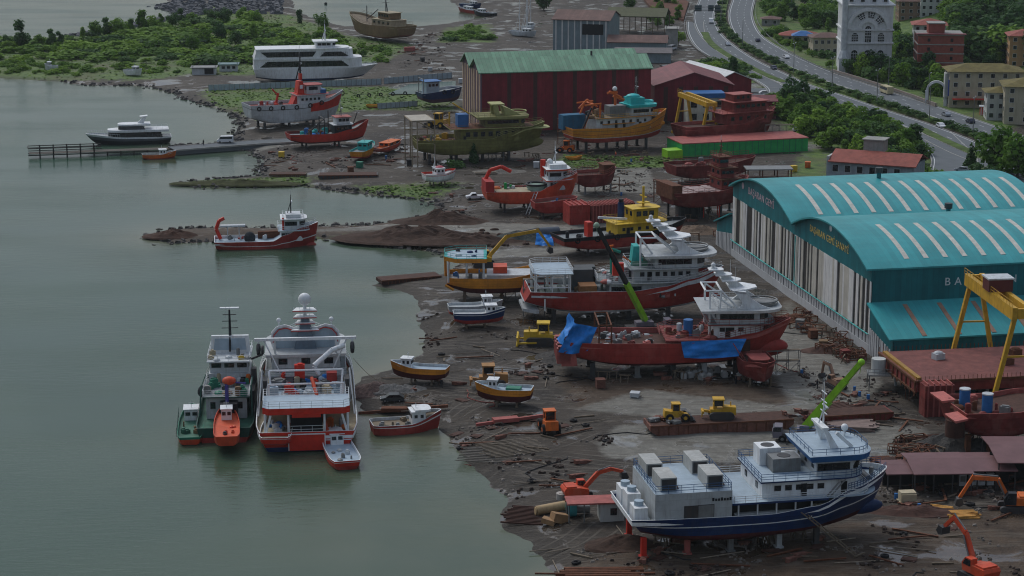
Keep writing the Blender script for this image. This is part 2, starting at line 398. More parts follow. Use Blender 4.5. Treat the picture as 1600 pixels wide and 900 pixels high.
def ground_material():
    m = bpy.data.materials.new('yard_ground'); m.use_nodes = True; N = m.node_tree.nodes; L = m.node_tree.links
    b = N['Principled BSDF']; b.inputs['Specular IOR Level'].default_value = .32
    tc = N.new('ShaderNodeTexCoord'); at = N.new('ShaderNodeVertexColor'); at.layer_name = 'zone'; sep = N.new('ShaderNodeSeparateColor'); L.new(at.outputs['Color'], sep.inputs[0])
    def noise(sc, det=6, rough=.65, vec=None, dist=0):
        n = N.new('ShaderNodeTexNoise'); n.inputs['Scale'].default_value = sc; n.inputs['Detail'].default_value = det; n.inputs['Roughness'].default_value = rough; n.inputs['Distortion'].default_value = dist
        L.new(vec or tc.outputs['Object'], n.inputs['Vector']); return n.outputs['Fac']
    def ramp(f, stops):
        r = N.new('ShaderNodeValToRGB'); e = r.color_ramp.elements
        while len(e) < len(stops): e.new(.5)
        for k, (p, c) in enumerate(stops): e[k].position = p; e[k].color = (*c, 1) if len(c) == 3 else c
        L.new(f, r.inputs['Fac']); return r.outputs['Color']
    def rng(f, a, b_, lo=0, hi=1):
        r = N.new('ShaderNodeMapRange'); r.inputs[1].default_value = a; r.inputs[2].default_value = b_; r.inputs[3].default_value = lo; r.inputs[4].default_value = hi; L.new(f, r.inputs[0]); return r.outputs[0]
    def mix(f, a, c):
        x = N.new('ShaderNodeMix'); x.data_type = 'RGBA'
        if isinstance(f, float): x.inputs[0].default_value = f
        else: L.new(f, x.inputs[0])
        for k, s in ((6, a), (7, c)):
            if isinstance(s, tuple): x.inputs[k].default_value = (*s, 1)
            else: L.new(s, x.inputs[k])
        return x.outputs[2]
    def math_(op, a, c):
        x = N.new('ShaderNodeMath'); x.operation = op
        for k, s in ((0, a), (1, c)):
            if isinstance(s, (int, float)): x.inputs[k].default_value = s
            else: L.new(s, x.inputs[k])
        return x.outputs[0]
    big = noise(.045, 7); mid = noise(.35, 7, .7); fine = noise(2.2, 4, .7)
    mud = ramp(big, [(.30, (.0115,.0088,.0065)), (.46, (.026,.0200,.0145)), (.60, (.052,.040,.028)), (.75, (.021,.016,.0115))])
    mud = mix(rng(mid, .35, .7, 0, .75), mud, ramp(mid, [(.3, (.012,.010,.0085)), (.55, (.036,.028,.020)), (.7, (.098,.082,.062))]))
    # vehicle tracks: thin bent bands running mostly along the slips
    mp = N.new('ShaderNodeMapping'); mp.inputs['Rotation'].default_value = (0, 0, .25); mp.inputs['Scale'].default_value = (.10, .75, 1); L.new(tc.outputs['Object'], mp.inputs['Vector'])
    trk = noise(1.0, 5, .6, mp.outputs[0], 1.6)
    mp2 = N.new('ShaderNodeMapping'); mp2.inputs['Rotation'].default_value = (0, 0, -.7); mp2.inputs['Scale'].default_value = (.14, .9, 1); L.new(tc.outputs['Object'], mp2.inputs['Vector'])
    trk2 = noise(1.0, 5, .6, mp2.outputs[0], 2.2)
    mud = mix(rng(trk, .54, .62, 0, .55), mud, (.125,.11,.09)); mud = mix(rng(trk2, .56, .63, 0, .45), mud, (.014,.0115,.0095))
    mud = mix(rng(fine, .60, .72, 0, .6), mud, (.16,.14,.115))
    # tyre tracks: pairs of fine curved lines
    for rot, sc, dist, seed in ((.35, .55, 9., 0.), (-.9, .5, 11., 40.)):
        m3 = N.new('ShaderNodeMapping'); m3.inputs['Rotation'].default_value = (0, 0, rot); m3.inputs['Location'].default_value = (seed, seed, 0); L.new(tc.outputs['Object'], m3.inputs['Vector'])
        wv = N.new('ShaderNodeTexWave'); wv.wave_type = 'BANDS'; wv.bands_direction = 'Y'; wv.inputs['Scale'].default_value = sc*.31; wv.inputs['Distortion'].default_value = dist; wv.inputs['Detail'].default_value = 1.5; wv.inputs['Detail Scale'].default_value = .30; L.new(m3.outputs[0], wv.inputs['Vector'])
        mk = noise(.05, 3, .5, m3.outputs[0]); mud = mix(math_('MULTIPLY', rng(wv.outputs['Fac'], .86, .97), rng(mk, .54, .62, 0, .7)), mud, (.17,.148,.118)); mud = mix(math_('MULTIPLY', rng(wv.outputs['Fac'], .70, .86, 0, 1), rng(mk, .54, .64, 0, .4)), mud, (.012,.010,.008))
    g = mix(rng(mid, .4, .62), (.045,.098,.014), (.105,.165,.030)); g = mix(rng(big, .48, .64, 0, .75), g, (.085,.082,.036))
    pale = mix(rng(mid, .35, .65), (.14,.137,.118), (.235,.23,.20)); pale = mix(rng(trk, .5, .6, 0, .6), pale, (.085,.075,.06))
    brn = mix(rng(mid, .35, .7), (.034,.021,.012), (.090,.060,.037)); brn = mix(rng(trk, .5, .6, 0, .6), brn, (.10,.082,.062))
    def zmask(ch, w=.75):
        return rng(math_('ADD', ch, math_('MULTIPLY', math_('SUBTRACT', mid, .5), w)), .32, .6)
    zgm = zmask(sep.outputs[0], 1.3); zpm = zmask(sep.outputs[1], .7); zbm = zmask(sep.outputs[2], 1.0)
    c = mix(zbm, mud, brn); c = mix(math_('MULTIPLY', zpm, .85), c, pale); c = mix(zgm, c, g)
    c = mix(rng(at.outputs['Alpha'], .0, .5, .75, 0), c, (.030,.026,.020))
    L.new(c, b.inputs['Base Color'])
    wet = noise(.11, 5, .6, None, .6)
    w = math_('MULTIPLY', rng(wet, .56, .61), rng(math_('SUBTRACT', 1.0, zgm), 0, 1))
    L.new(rng(w, 0, 1, .75, .07), b.inputs['Roughness']); L.new(rng(w, 0, 1, .28, .6), b.inputs['Specular IOR Level'])
    bp = N.new('ShaderNodeBump'); bp.inputs['Distance'].default_value = .5; L.new(rng(w, 0, 1, .9, .03), bp.inputs['Strength'])
    hh = math_('ADD', math_('MULTIPLY', mid, 1.2), math_('ADD', math_('MULTIPLY', trk, .8), math_('MULTIPLY', fine, .35))); L.new(hh, bp.inputs['Height']); L.new(bp.outputs[0], b.inputs['Normal'])
    return m
mesh.materials.append(ground_material())

def water_material():
    m = bpy.data.materials.new('turbid_water'); m.use_nodes = True; N = m.node_tree.nodes; L = m.node_tree.links
    b = N['Principled BSDF']; b.inputs['IOR'].default_value = 1.33; b.inputs['Specular IOR Level'].default_value = .33; b.inputs['Roughness'].default_value = .13
    tc = N.new('ShaderNodeTexCoord')
    n0 = N.new('ShaderNodeTexNoise'); n0.inputs['Scale'].default_value = .018; n0.inputs['Detail'].default_value = 5; n0.inputs['Distortion'].default_value = .8; L.new(tc.outputs['Object'], n0.inputs['Vector'])
    r = N.new('ShaderNodeValToRGB'); e = r.color_ramp.elements; e[0].position = .35; e[0].color = (.012,.054,.034,1); e[1].position = .65; e[1].color = (.020,.066,.042,1); L.new(n0.outputs['Fac'], r.inputs['Fac'])
    at = N.new('ShaderNodeVertexColor'); at.layer_name = 'silt'; mm = N.new('ShaderNodeMath'); mm.operation = 'MULTIPLY'; L.new(at.outputs['Color'], mm.inputs[0]); m5 = N.new('ShaderNodeMapRange'); m5.inputs[1].default_value = .3; m5.inputs[2].default_value = .65; m5.inputs[3].default_value = .45; m5.inputs[4].default_value = 1.3; L.new(n0.outputs['Fac'], m5.inputs[0]); L.new(m5.outputs[0], mm.inputs[1])
    mx = N.new('ShaderNodeMix'); mx.data_type = 'RGBA'; mx.clamp_factor = True; L.new(mm.outputs[0], mx.inputs[0]); L.new(r.outputs[0], mx.inputs[6]); mx.inputs[7].default_value = (.125,.130,.085,1); L.new(mx.outputs[2], b.inputs['Base Color'])
    mp = N.new('ShaderNodeMapping'); mp.inputs['Scale'].default_value = (.22, .75, 1); mp.inputs['Rotation'].default_value = (0,0,.12); L.new(tc.outputs['Object'], mp.inputs['Vector'])
    n1 = N.new('ShaderNodeTexNoise'); n1.inputs['Scale'].default_value = 1.; n1.inputs['Detail'].default_value = 4; n1.inputs['Roughness'].default_value = .6; L.new(mp.outputs[0], n1.inputs['Vector'])
    n2 = N.new('ShaderNodeTexNoise'); n2.inputs['Scale'].default_value = .02; n2.inputs['Detail'].default_value = 3; L.new(tc.outputs['Object'], n2.inputs['Vector'])
    st = N.new('ShaderNodeMapRange'); st.inputs[1].default_value = .38; st.inputs[2].default_value = .62; st.inputs[3].default_value = .10; st.inputs[4].default_value = .55; L.new(n2.outputs['Fac'], st.inputs[0])
    m7 = N.new('ShaderNodeMapping'); m7.inputs['Scale'].default_value = (.012, .045, 1); m7.inputs['Rotation'].default_value = (0,0,.1); L.new(tc.outputs['Object'], m7.inputs['Vector']); n7 = N.new('ShaderNodeTexNoise'); n7.inputs['Scale'].default_value = 1; n7.inputs['Detail'].default_value = 5; L.new(m7.outputs[0], n7.inputs['Vector']); r7 = N.new('ShaderNodeMapRange'); r7.inputs[1].default_value = .4; r7.inputs[2].default_value = .62; r7.inputs[3].default_value = .07; r7.inputs[4].default_value = .24; L.new(n7.outputs['Fac'], r7.inputs[0]); L.new(r7.outputs[0], b.inputs['Roughness'])
    bp = N.new('ShaderNodeBump'); bp.inputs['Distance'].default_value = .22; L.new(st.outputs[0], bp.inputs['Strength']); L.new(n1.outputs['Fac'], bp.inputs['Height']); L.new(bp.outputs[0], b.inputs['Normal'])
    return m
WATER = water_material()
wm = bpy.data.meshes.new('water'); wm.from_pydata(np.stack([X1, Y1, X1*0], 1).tolist(), [], quads[(SDG[quads].min(1) < 6)].tolist()); wm.materials.append(WATER)
sh_ = np.exp(-np.clip(-SDG, 0, 500)/14.)*.7+np.exp(-np.clip(-SDG, 0, 500)/45.)*.55*np.clip((470-Y1)/170, 0, 1)
wa = wm.color_attributes.new('silt', 'FLOAT_COLOR', 'POINT'); wa.data.foreach_set('color', np.stack([sh_, sh_, sh_, sh_*0+1], 1).ravel().astype(np.float32)); wm.update()
wo = bpy.data.objects.new('water', wm); COL.objects.link(wo); wo['kind'] = 'structure'
# wet basin of the far slip
wb = MB(); q = [(x, y, 1.62) for x, y in W2D([(606,147),(640,132),(712,127),(712,148)], 1.5)]
wb.add(q, [(0,1,2,3)]); tag(wb.build('basin_water', WATER), kind='structure')

# ------------------------------------------------------------------ shoreline rubble (uncountable)
STONE = M('dark_stone', (.085,.08,.075), .85, var=.5, scale=.3, bump=.4)
def rubble(name, pts, smin, smax, mat, rnd):
    b = MB()
    for x, y, z in pts:
        s = rnd.uniform(smin, smax)
        vs = [(x+dx*s*rnd.uniform(.6,1.3), y+dy*s*rnd.uniform(.6,1.3), z-.1*s+dz*s*rnd.uniform(.5,1.1)) for dx,dy,dz in [(-.5,-.5,0),(.5,-.5,0),(.5,.5,0),(-.5,.5,0),(-.3,-.35,.6),(.35,-.3,.6),(.3,.35,.6),(-.35,.3,.6)]]
        b.add(vs, [(4,5,6,7),(0,1,5,4),(1,2,6,5),(2,3,7,6),(3,0,4,7)])
    return tag(b.build(name, mat), kind='stuff')
pts = []; rnd = random.Random(5)
def along(poly, step, spread, i0, i1):
    out = []
    for i in range(i0, i1):
        ax, ay = poly[i]; bx, by = poly[i+1]; n = max(1, int(hypot(bx-ax, by-ay)/step))
        for k in range(n):
            t = rnd.random(); x = ax+(bx-ax)*t+rnd.gauss(0, spread); y = ay+(by-ay)*t+rnd.gauss(0, spread); out.append(tuple(on(x, y)))
    return out
rubble('shore_rocks', along(isl, .55, 1.5, 24, 61), .4, 1.5, STONE, rnd)
rubble('breakwater_rocks', along(isl, .10, 3.2, 66, 69)+[tuple(on(*G(rnd.uniform(270,440), rnd.uniform(-8,26)))) for _ in range(900)], 1.2, 3.4, M('breakwater_stone', (.11,.115,.125), .85, var=.5, scale=.2, bump=.3), rnd)
def scatter(poly_px, n, rnd=rnd):
    q = W2D(poly_px, 1.2); lo = [min(c) for c in zip(*q)]; hi = [max(c) for c in zip(*q)]; out = []
    while len(out) < n:
        x = rnd.uniform(lo[0], hi[0]); y = rnd.uniform(lo[1], hi[1])
        if pip1(x, y, q): out.append((x, y))
    return out
def clump(p, nc, k):
    out = []
    for cx, cy in scatter(p, nc):
        a = rnd.uniform(0, 3.14); l = rnd.uniform(.8, 3.2)
        for _ in range(int(k*rnd.uniform(.4, 1.8))):
            u = rnd.gauss(0, l); v = rnd.gauss(0, l*.3); x = cx+u*cos(a)-v*sin(a); y = cy+u*sin(a)+v*cos(a)
            if sd1(x, y) > -.5: out.append(tuple(on(x, y)))
    return out
YARDS = [[(690,690),(740,650),(920,650),(960,700),(900,760),(790,770)], [(640,470),(760,520),(900,540),(900,600),(760,640),(640,640),(600,590),(670,560)], [(830,850),(900,820),(1100,860),(1500,820),(1600,900),(880,900)],
  [(420,232),(640,225),(650,262),(420,268)], [(560,290),(740,300),(760,350),(620,345)], [(1240,580),(1400,600),(1420,680),(1300,650)], [(1380,760),(1600,740),(1600,820),(1380,800)], [(620,60),(700,50),(700,118),(620,120)], [(880,240),(1040,250),(1040,310),(900,310)]]
pts = []
for p in YARDS: pts += clump(p, 22, 10)
rubble('yard_rubble', pts, .15, .65, M('pale_debris', (.17,.15,.13), .85, var=.6, scale=.15), rnd)
pts = []
for p in YARDS: pts += clump(p, 11, 8)
rubble('dark_debris', pts, .2, .9, M('dark_scrap', (.05,.035,.028), .85, var=.6, scale=.15), rnd)

# ================================================================== roads
ASPH = M('asphalt', (.115,.13,.14), .8, var=.12, scale=.25, bump=.1)
PAINT = M('road_paint', (.55,.57,.57), .7)
KERB = M('kerb_concrete', (.34,.34,.32), .85, dirt=.3)
ROADZ = 1.95
def poly_off(pts, off):
    out = []
    for i, p in enumerate(pts):
        a = pts[max(0, i-1)]; b = pts[min(len(pts)-1, i+1)]; d = Vector((b[0]-a[0], b[1]-a[1])).normalized()
        out.append((p[0]-d.y*off, p[1]+d.x*off))
    return out
def ribbon(b, pts, o0, o1, z, m=0, depth=0.):
    A = poly_off(pts, o0); B = poly_off(pts, o1); n = len(pts)
    vs = [(p[0], p[1], z) for p in A]+[(p[0], p[1], z) for p in B]
    b.add(vs, [(i, i+1, n+i+1, n+i) if o0 > o1 else (i, n+i, n+i+1, i+1) for i in range(n-1)], m)
    if depth:
        for Q in (A, B):
            vs = [(p[0], p[1], z) for p in Q]+[(p[0], p[1], z-depth) for p in Q]; b.add(vs, [(i, i+1, n+i+1, n+i) for i in range(n-1)], m)
def road(px, width, name='road', z=ROADZ, lanes=2, dashes=True):
    pts = catmull(W2D(px, z), 6)
    b = MB(); ribbon(b, pts, width/2, -width/2, z, 0, 1.6); tag(b.build(name, ASPH), kind='structure')
    b = MB()
    if lanes:
        for s in (1, -1): ribbon(b, pts, s*(width/2-.7)+.12, s*(width/2-.7)-.12, z+.006)
    if dashes:
        for l in range(1, lanes):
            off = -width/2+.7+(width-1.4)*l/lanes
            Q = poly_off(pts, off); acc = 0
            for a, c in zip(Q[:-1], Q[1:]):
                d = hypot(c[0]-a[0], c[1]-a[1]); k = 0
                while k < d:
                    if (acc+k) % 12 < 1.:
                        t0 = k/d; t1 = min(1, (k+4.)/d); ribbon(b, [(a[0]+(c[0]-a[0])*t0, a[1]+(c[1]-a[1])*t0), (a[0]+(c[0]-a[0])*t1, a[1]+(c[1]-a[1])*t1)], .1, -.1, z+.006); k += 11
                    k += 1.
                acc += d
    if b.v: tag(b.build('road_marking', PAINT), kind='structure')
    b = MB()
    for s in (1, -1): ribbon(b, pts, s*(width/2+.28), s*(width/2+.02), z+.12, 0, .5)
    tag(b.build('kerb', KERB), kind='structure')
    return pts
roadA = road([(1122,-60),(1112,-20),(1107,2),(1100,22),(1103,40),(1114,58),(1138,78),(1168,97),(1204,114),(1248,134),(1300,151),(1360,172),(1430,195),(1480,214),(1540,240),(1640,284),(1760,336)], 10.)
roadB = road([(1182,-60),(1168,-20),(1162,0),(1157,24),(1166,50),(1186,68),(1234,94),(1288,117),(1350,138),(1420,161),(1480,181),(1540,202),(1600,224),(1720,268)], 11.5, lanes=3)
ramp_ = road([(1086,34),(1088,52),(1100,72),(1122,88),(1150,102),(1186,120),(1212,136),(1216,146)], 7.5, z=1.9, lanes=1)
road([(1040,104),(1066,104),(1086,118),(1112,132),(1146,139),(1186,141),(1222,140)], 9., z=1.86, lanes=2)
road([(1130,176),(1160,158),(1180,146)], 7., z=1.8, lanes=0, dashes=False)
road([(1452,206),(1470,224),(1490,246),(1490,268),(1484,292)], 13., z=1.86, lanes=2, dashes=False)
road([(1460,218),(1500,238),(1560,262),(1620,290)], 6., z=1.82, lanes=0, dashes=False)
road([(268,232),(320,228),(400,222),(440,220),(474,218)], 6.5, 'causeway', 1.72, 0, False)
GRASS = M('verge_grass', (.07,.115,.024), .9, var=.5, scale=.25, bump=.6, bscale=3)
def verge(px, width, z=2.1):
    b = MB(); ribbon(b, catmull(W2D(px, z), 6), width/2, -width/2, z, 0, .8); return tag(b.build('grass_verge', GRASS), kind='structure')
verge([(1143,-60),(1138,-20),(1132,0),(1127,26),(1136,46),(1158,66),(1196,88),(1240,110),(1300,134),(1366,156),(1430,177),(1500,200),(1560,222),(1660,262)], 4.2)
verge([(1101,50),(1110,66),(1134,84),(1160,98),(1196,116),(1226,128)], 3.2)
verge([(1438,200),(1470,216),(1510,234),(1560,256)], 3.6)
# guard rails
def guard(px, label, z=2.0):
    pts = catmull(W2D(px, z), 3); r = thing('guard_rail', label, 'guard rail', (pts[0][0], pts[0][1], z), group='guard rails along the highway')
    o = pts[0]; b = MB()
    for a, c in zip(pts[:-1], pts[1:]): b.beam((a[0]-o[0],a[1]-o[1],.75), (c[0]-o[0],c[1]-o[1],.75), .12, .35)
    b.build('rail_beam', STEEL, r)
    b = MB()
    for p in pts: b.tube((p[0]-o[0],p[1]-o[1],0), (p[0]-o[0],p[1]-o[1],.75), .08, 0, 4)
    b.build('rail_post', STEEL, r)
guard([(1087,-20),(1078,10),(1070,34),(1073,60),(1092,82),(1130,100)], 'grey steel guard rail on the outer left bend of the highway')
guard([(1186,-10),(1180,10),(1182,32),(1196,54),(1232,82),(1278,106),(1310,118),(1380,140),(1450,164)], 'long grey guard rail along the town side of the highway')
b_ = None

# ================================================================== vegetation
def leaf_mat(name, c0, c1):
    m = bpy.data.materials.new(name); m.use_nodes = True; N = m.node_tree.nodes; L = m.node_tree.links; b = N['Principled BSDF']; b.inputs['Roughness'].default_value = .75; b.inputs['Specular IOR Level'].default_value = .2
    tc = N.new('ShaderNodeTexCoord'); oi = N.new('ShaderNodeObjectInfo')
    n = N.new('ShaderNodeTexNoise'); n.inputs['Scale'].default_value = 1.1; n.inputs['Detail'].default_value = 3; L.new(tc.outputs['Object'], n.inputs['Vector'])
    a = N.new('ShaderNodeMath'); a.operation = 'MULTIPLY_ADD'; L.new(oi.outputs['Random'], a.inputs[0]); a.inputs[1].default_value = .7; 
    s = N.new('ShaderNodeMath'); s.operation = 'MULTIPLY_ADD'; L.new(n.outputs['Fac'], s.inputs[0]); s.inputs[1].default_value = 1.4; s.inputs[2].default_value = -.55; L.new(s.outputs[0], a.inputs[2])
    r = N.new('ShaderNodeValToRGB'); e = r.color_ramp.elements; e[0].position = .1; e[0].color = (*c0, 1); e[1].position = .95; e[1].color = (*c1, 1); L.new(a.outputs[0], r.inputs['Fac']); L.new(r.outputs[0], b.inputs['Base Color'])
    tr = N.new('ShaderNodeBsdfTranslucent'); L.new(r.outputs[0], tr.inputs[0]); ms = N.new('ShaderNodeMixShader'); ms.inputs[0].default_value = .38; L.new(b.outputs[0], ms.inputs[1]); L.new(tr.outputs[0], ms.inputs[2]); L.new(ms.outputs[0], N['Material Output'].inputs['Surface'])
    return m
LEAF = leaf_mat('broad_leaves', (.060,.145,.014), (.17,.295,.036))
LEAFD = leaf_mat('dark_leaves', (.026,.078,.020), (.075,.155,.034))
LEAFY = leaf_mat('bright_leaves', (.085,.180,.014), (.20,.33,.035))
BARK = M('bark', (.09,.07,.05), .9, var=.3)
def crown_mesh(seed, kind, mat, n=620):
    r = random.Random(seed); b = MB(); lobes = []
    if kind == 'broad':
        for k in range(11): 
            a = r.uniform(0, 6.28); q = r.uniform(.1, .62); lobes.append((q*cos(a), q*sin(a), r.uniform(.35, 1.25), r.uniform(.26, .44)))
    elif kind == 'tall':
        for k in range(11): 
            a = r.uniform(0, 6.28); z = r.uniform(.2, 1.55); q = r.uniform(.0, .38)*(1.2-z*.45); lobes.append((q*cos(a), q*sin(a), z, r.uniform(.2, .34)))
    elif kind == 'conifer':
        for k in range(16):
            z = k/16; q = .46*(1-z)+.03; a = k*2.4; lobes.append((q*.5*cos(a), q*.5*sin(a), .2+z*1.7, q*.62+.03))
    else:
        for k in range(9):
            a = r.uniform(0, 6.28); q = r.uniform(.0, .75); lobes.append((q*cos(a), q*sin(a), r.uniform(.1, .42)*(1.2-q*.6), r.uniform(.2, .36)))
    tot = sum(l[3]**2 for l in lobes)
    for cx, cy, cz, cr in lobes:
        for _ in range(int(n*cr*cr/tot)):
            d = Vector((r.gauss(0,1), r.gauss(0,1), r.gauss(0,1)+.15)).normalized(); p = Vector((cx,cy,cz))+d*cr*r.uniform(.55, 1.12)
            if p.z < .02: continue
            nn = (d+Vector((r.uniform(-.8,.8), r.uniform(-.8,.8), r.uniform(-.3,.9)))).normalized(); u = nn.orthogonal().normalized(); v = nn.cross(u); s = r.uniform(.055, .115)
            u = u*s; v = v*s*r.uniform(.6,1)
            b.add([p-u-v*.4, p+u*.2-v, p+u+v*.3, p-u*.1+v], [(0,1,2,3)], 0)
    return b.mesh('crown', mat)
def trunk_mesh(seed, top=.9, conifer=False):
    r = random.Random(seed); b = MB(); b.tube((0,0,-.1), (r.uniform(-.03,.03), r.uniform(-.03,.03), top*.6), .05, 0, 6, .032); b.tube((0,0,top*.6), (0,0,top*(1.8 if conifer else 1.05)), .032, 0, 5, .008)
    if not conifer:
        for k in range(4): a = r.uniform(0,6.28); b.tube((0,0,top*r.uniform(.3,.6)), (.38*cos(a), .38*sin(a), top*r.uniform(.8,1.1)), .024, 0, 4, .006)
    return b.mesh('trunk', BARK)
PROTO = {}
for kind, mats in (('broad', (LEAF, LEAFD, LEAFY)), ('tall', (LEAF, LEAFD, LEAFY)), ('conifer', (LEAFD,)), ('bush', (LEAF, LEAFD, LEAFY))):
    for mi_, mt in enumerate(mats):
        for sd in range(3): PROTO[(kind, mi_, sd)] = (crown_mesh(100*mi_+sd+7, kind, mt, 900 if kind != 'bush' else 520), trunk_mesh(sd, .75 if kind != 'bush' else .3, kind == 'conifer'))
TN = {'broad': ('tree', 1.7), 'tall': ('tree', 1.9), 'conifer': ('conifer_tree', 2.1), 'bush': ('shrub', .75)}
def tree(loc, h, kind='broad', mi_=0, label='green tree', group=None, wide=1., rnd=rnd):
    nm, hh = TN[kind]; s = h/hh
    if h < 5.6 and kind != 'conifer': nm = 'shrub'
    if 'hedge' in label: nm = 'hedge_bush'
    t = thing(nm, label, 'tree' if nm in ('tree', 'conifer_tree') else 'shrub', loc, rnd.uniform(0, 6.28), group)
    t.scale = (s*wide, s*wide, s)
    cm, tm = PROTO[(kind, mi_ if kind != 'conifer' else 0, rnd.randrange(3))]
    for n_, m_ in (('crown', cm), ('trunk', tm)):
        o = bpy.data.objects.new(n_, m_); COL.objects.link(o); o.parent = t
    return t
def wood(poly, n, hmin, hmax, label, group, kinds=('broad','broad','tall'), mats=(0,0,0,2,1), gap=2.6, wide=1.15, keep_off=()):
    done = []; tries = 0; q = [tuple(P(*p))[:2] if p[1] > -30 else G(*p, 1.2) for p in poly]; lo = [min(c) for c in zip(*q)]; hi = [max(c) for c in zip(*q)]
    while len(done) < n and tries < 6000:
        tries += 1; x = rnd.uniform(lo[0], hi[0]); y = rnd.uniform(lo[1], hi[1])
        if not pip1(x, y, q): continue
        if any((x-a)**2+(y-c)**2 < gap*gap for a, c in done): continue
        if sd1(x, y) < .5: continue
        done.append((x, y)); tree(on(x, y), rnd.uniform(hmin, hmax), rnd.choice(kinds), rnd.choice(mats), label, group, wide*rnd.uniform(.85, 1.2))
# wood between the yard and the highway
wood([(1198,172),(1230,160),(1262,164),(1310,180),(1380,204),(1430,232),(1446,254),(1420,270),(1340,252),(1290,232),(1240,204)], 84, 5.7, 9, 'leafy green tree in the wood between the parked cars and the highway', 'trees of the roadside wood', gap=3.2, wide=1.25)
tree(P(1240,172), 13, 'broad', 1, 'tallest dark round tree at the upper corner of the roadside wood', wide=.9)
# promontory
wood([(-60,64),(20,70),(120,64),(210,52),(300,36),(400,30),(440,45),(470,70),(400,100),(300,104),(200,100),(100,96),(-60,92)], 165, 1.6, 4.6, 'low green shrub on the overgrown headland', 'shrubs of the headland', kinds=('bush','bush','broad'), gap=3.2, wide=2.1, mats=(0,2,2,0,1))
wood([(-60,96),(60,98),(200,104),(280,108),(280,114),(120,118),(-60,114)], 60, 1.2, 2.4, 'small bright shrub near the waterline of the headland', 'waterside shrubs of the headland', kinds=('bush',), mats=(2,0), gap=3, wide=1.6)
for px, py, h, k in [(34,76,13,'tall'),(12,72,5,'broad'),(62,72,6,'broad'),(80,74,9,'tall'),(94,74,8,'tall'),(130,62,6,'tall'),(150,60,9,'broad'),(166,58,10,'tall'),(184,58,10,'broad'),(205,52,8,'tall'),(222,50,12,'tall'),(238,48,8,'broad'),(252,42,7,'tall'),(270,42,7,'broad'),(284,38,8,'tall'),(300,36,6,'broad'),(330,34,7,'broad'),(350,36,8,'broad'),(378,30,7,'broad'),(400,40,8,'broad'),(320,70,9,'broad'),(345,66,9,'broad'),(300,78,7,'broad'),(368,72,8,'broad'),(396,62,8,'tall'),(468,36,7,'tall'),(502,44,8,'broad')]:
    tree(P(px, py), h, k, 0 if rnd.random() < .6 else 1, 'slender tree standing above the scrub of the headland', 'trees of the headland')
wood([(430,54),(530,48),(560,70),(620,86),(600,98),(470,80)], 26, 2, 4.5, 'small green bush behind the white ferry', 'bushes behind the white ferry', kinds=('bush','broad'), gap=3, wide=1.4, mats=(0,2))
wood([(700,46),(752,40),(766,62),(700,64)], 14, 1.5, 3, 'low bush on the mud behind the striped shed', 'bushes on the far mud', kinds=('bush',), gap=3, wide=1.6)
# hillside forest
wood([(1488,56),(1524,24),(1552,-6),(1660,-6),(1660,112),(1600,98),(1552,100),(1500,92)], 96, 10, 16, 'dense dark tree on the hillside above the flats', 'trees of the hillside forest', mats=(1,1,1,0), gap=4.8, wide=1.4, kinds=('broad','tall','conifer'))
wood([(1474,26),(1500,-6),(1546,-6),(1530,24),(1490,50)], 26, 5, 9, 'bright green tree on the upper slope beside the dark forest', 'bright trees of the upper slope', mats=(2,), gap=4.5, wide=1.6)
# town trees
wood([(1196,-12),(1300,-12),(1300,50),(1262,48),(1206,28)], 46, 6, 11, 'green tree on the slope beside the highway above the mosque', 'trees of the slope behind the mosque', mats=(0,1,0), gap=4.5, wide=1.2)
for px, py, h, k, m_, lb in [(1346,118,12,'tall',2,'yellow green tree in front of the mosque'),(1370,112,10,'broad',1,'dark tree at the corner of the mosque'),(1325,116,7,'broad',1,'small dark tree beside the minaret foot'),(1406,108,13,'conifer',0,'dark conifer between the mosque and the brick block'),(1418,112,12,'conifer',0,'dark conifer beside the brick block'),(1396,122,8,'broad',1,'dark tree behind the bus on the highway'),(1410,134,10,'broad',2,'bright round tree beside the highway below the brick block'),(1430,138,8,'broad',0,'green tree left of the stone arch'),(1450,126,12,'tall',1,'dark slender tree before the brick block'),(1440,120,11,'tall',0,'slender tree beside the brick block'),(1400,90,9,'tall',0,'tall tree right of the mosque wall'),(1458,142,7,'broad',1,'dark tree behind the stone arch'),(1380,128,6,'broad',0,'small tree above the highway wall near the mosque'),(1358,126,6,'bush',1,'dark bush on the bank below the mosque'),(1500,108,7,'broad',1,'dark tree rising behind the cream flats'),(1545,104,6,'broad',1,'dark tree at the foot of the hillside forest'),(1520,28,9,'broad',2,'bright tree above the brick block'),(1146,128,11,'tall',1,'dark tall tree on the traffic island'),
   (1516,268,9,'conifer',0,'pointed dark tree beside the silver car'),(1560,272,16,'broad',0,'large green tree at the right edge above the teal hall'),(1590,280,15,'broad',0,'large tree cut by the right edge above the teal hall'),(1536,292,8,'broad',1,'dark tree just behind the teal roof'),(1460,290,5,'bush',2,'bright bush behind the teal roof'),(1420,272,8,'broad',1,'dark tree at the end of the roadside wood'),(1390,266,8,'broad',0,'green tree behind the red roofed workshop'),(1440,282,6,'broad',0,'tree between the workshop and the teal hall'),
   (740,256,7,'conifer',0,'small dark conifer below the olive hull'),(712,262,3,'bush',1,'green bush behind the small white and red boat'),(1060,70,7,'broad',2,'bright tree beside the open timber shed'),(1042,40,8,'tall',0,'tree behind the open timber shed'),(1020,36,9,'broad',0,'broad tree above the open timber shed'),(985,14,9,'broad',0,'tree behind the brown roofed shed'),(850,16,10,'broad',1,'dark tree left of the grey steel shed')]:
    tree(P(px, py), h, k, m_, lb)
wood([(1094,104),(1130,94),(1176,112),(1186,126),(1130,130)], 20, 1.2, 3, 'low bush on the traffic island', 'bushes of the traffic island', kinds=('bush',), mats=(0,2,1), gap=2.4, wide=1.5)
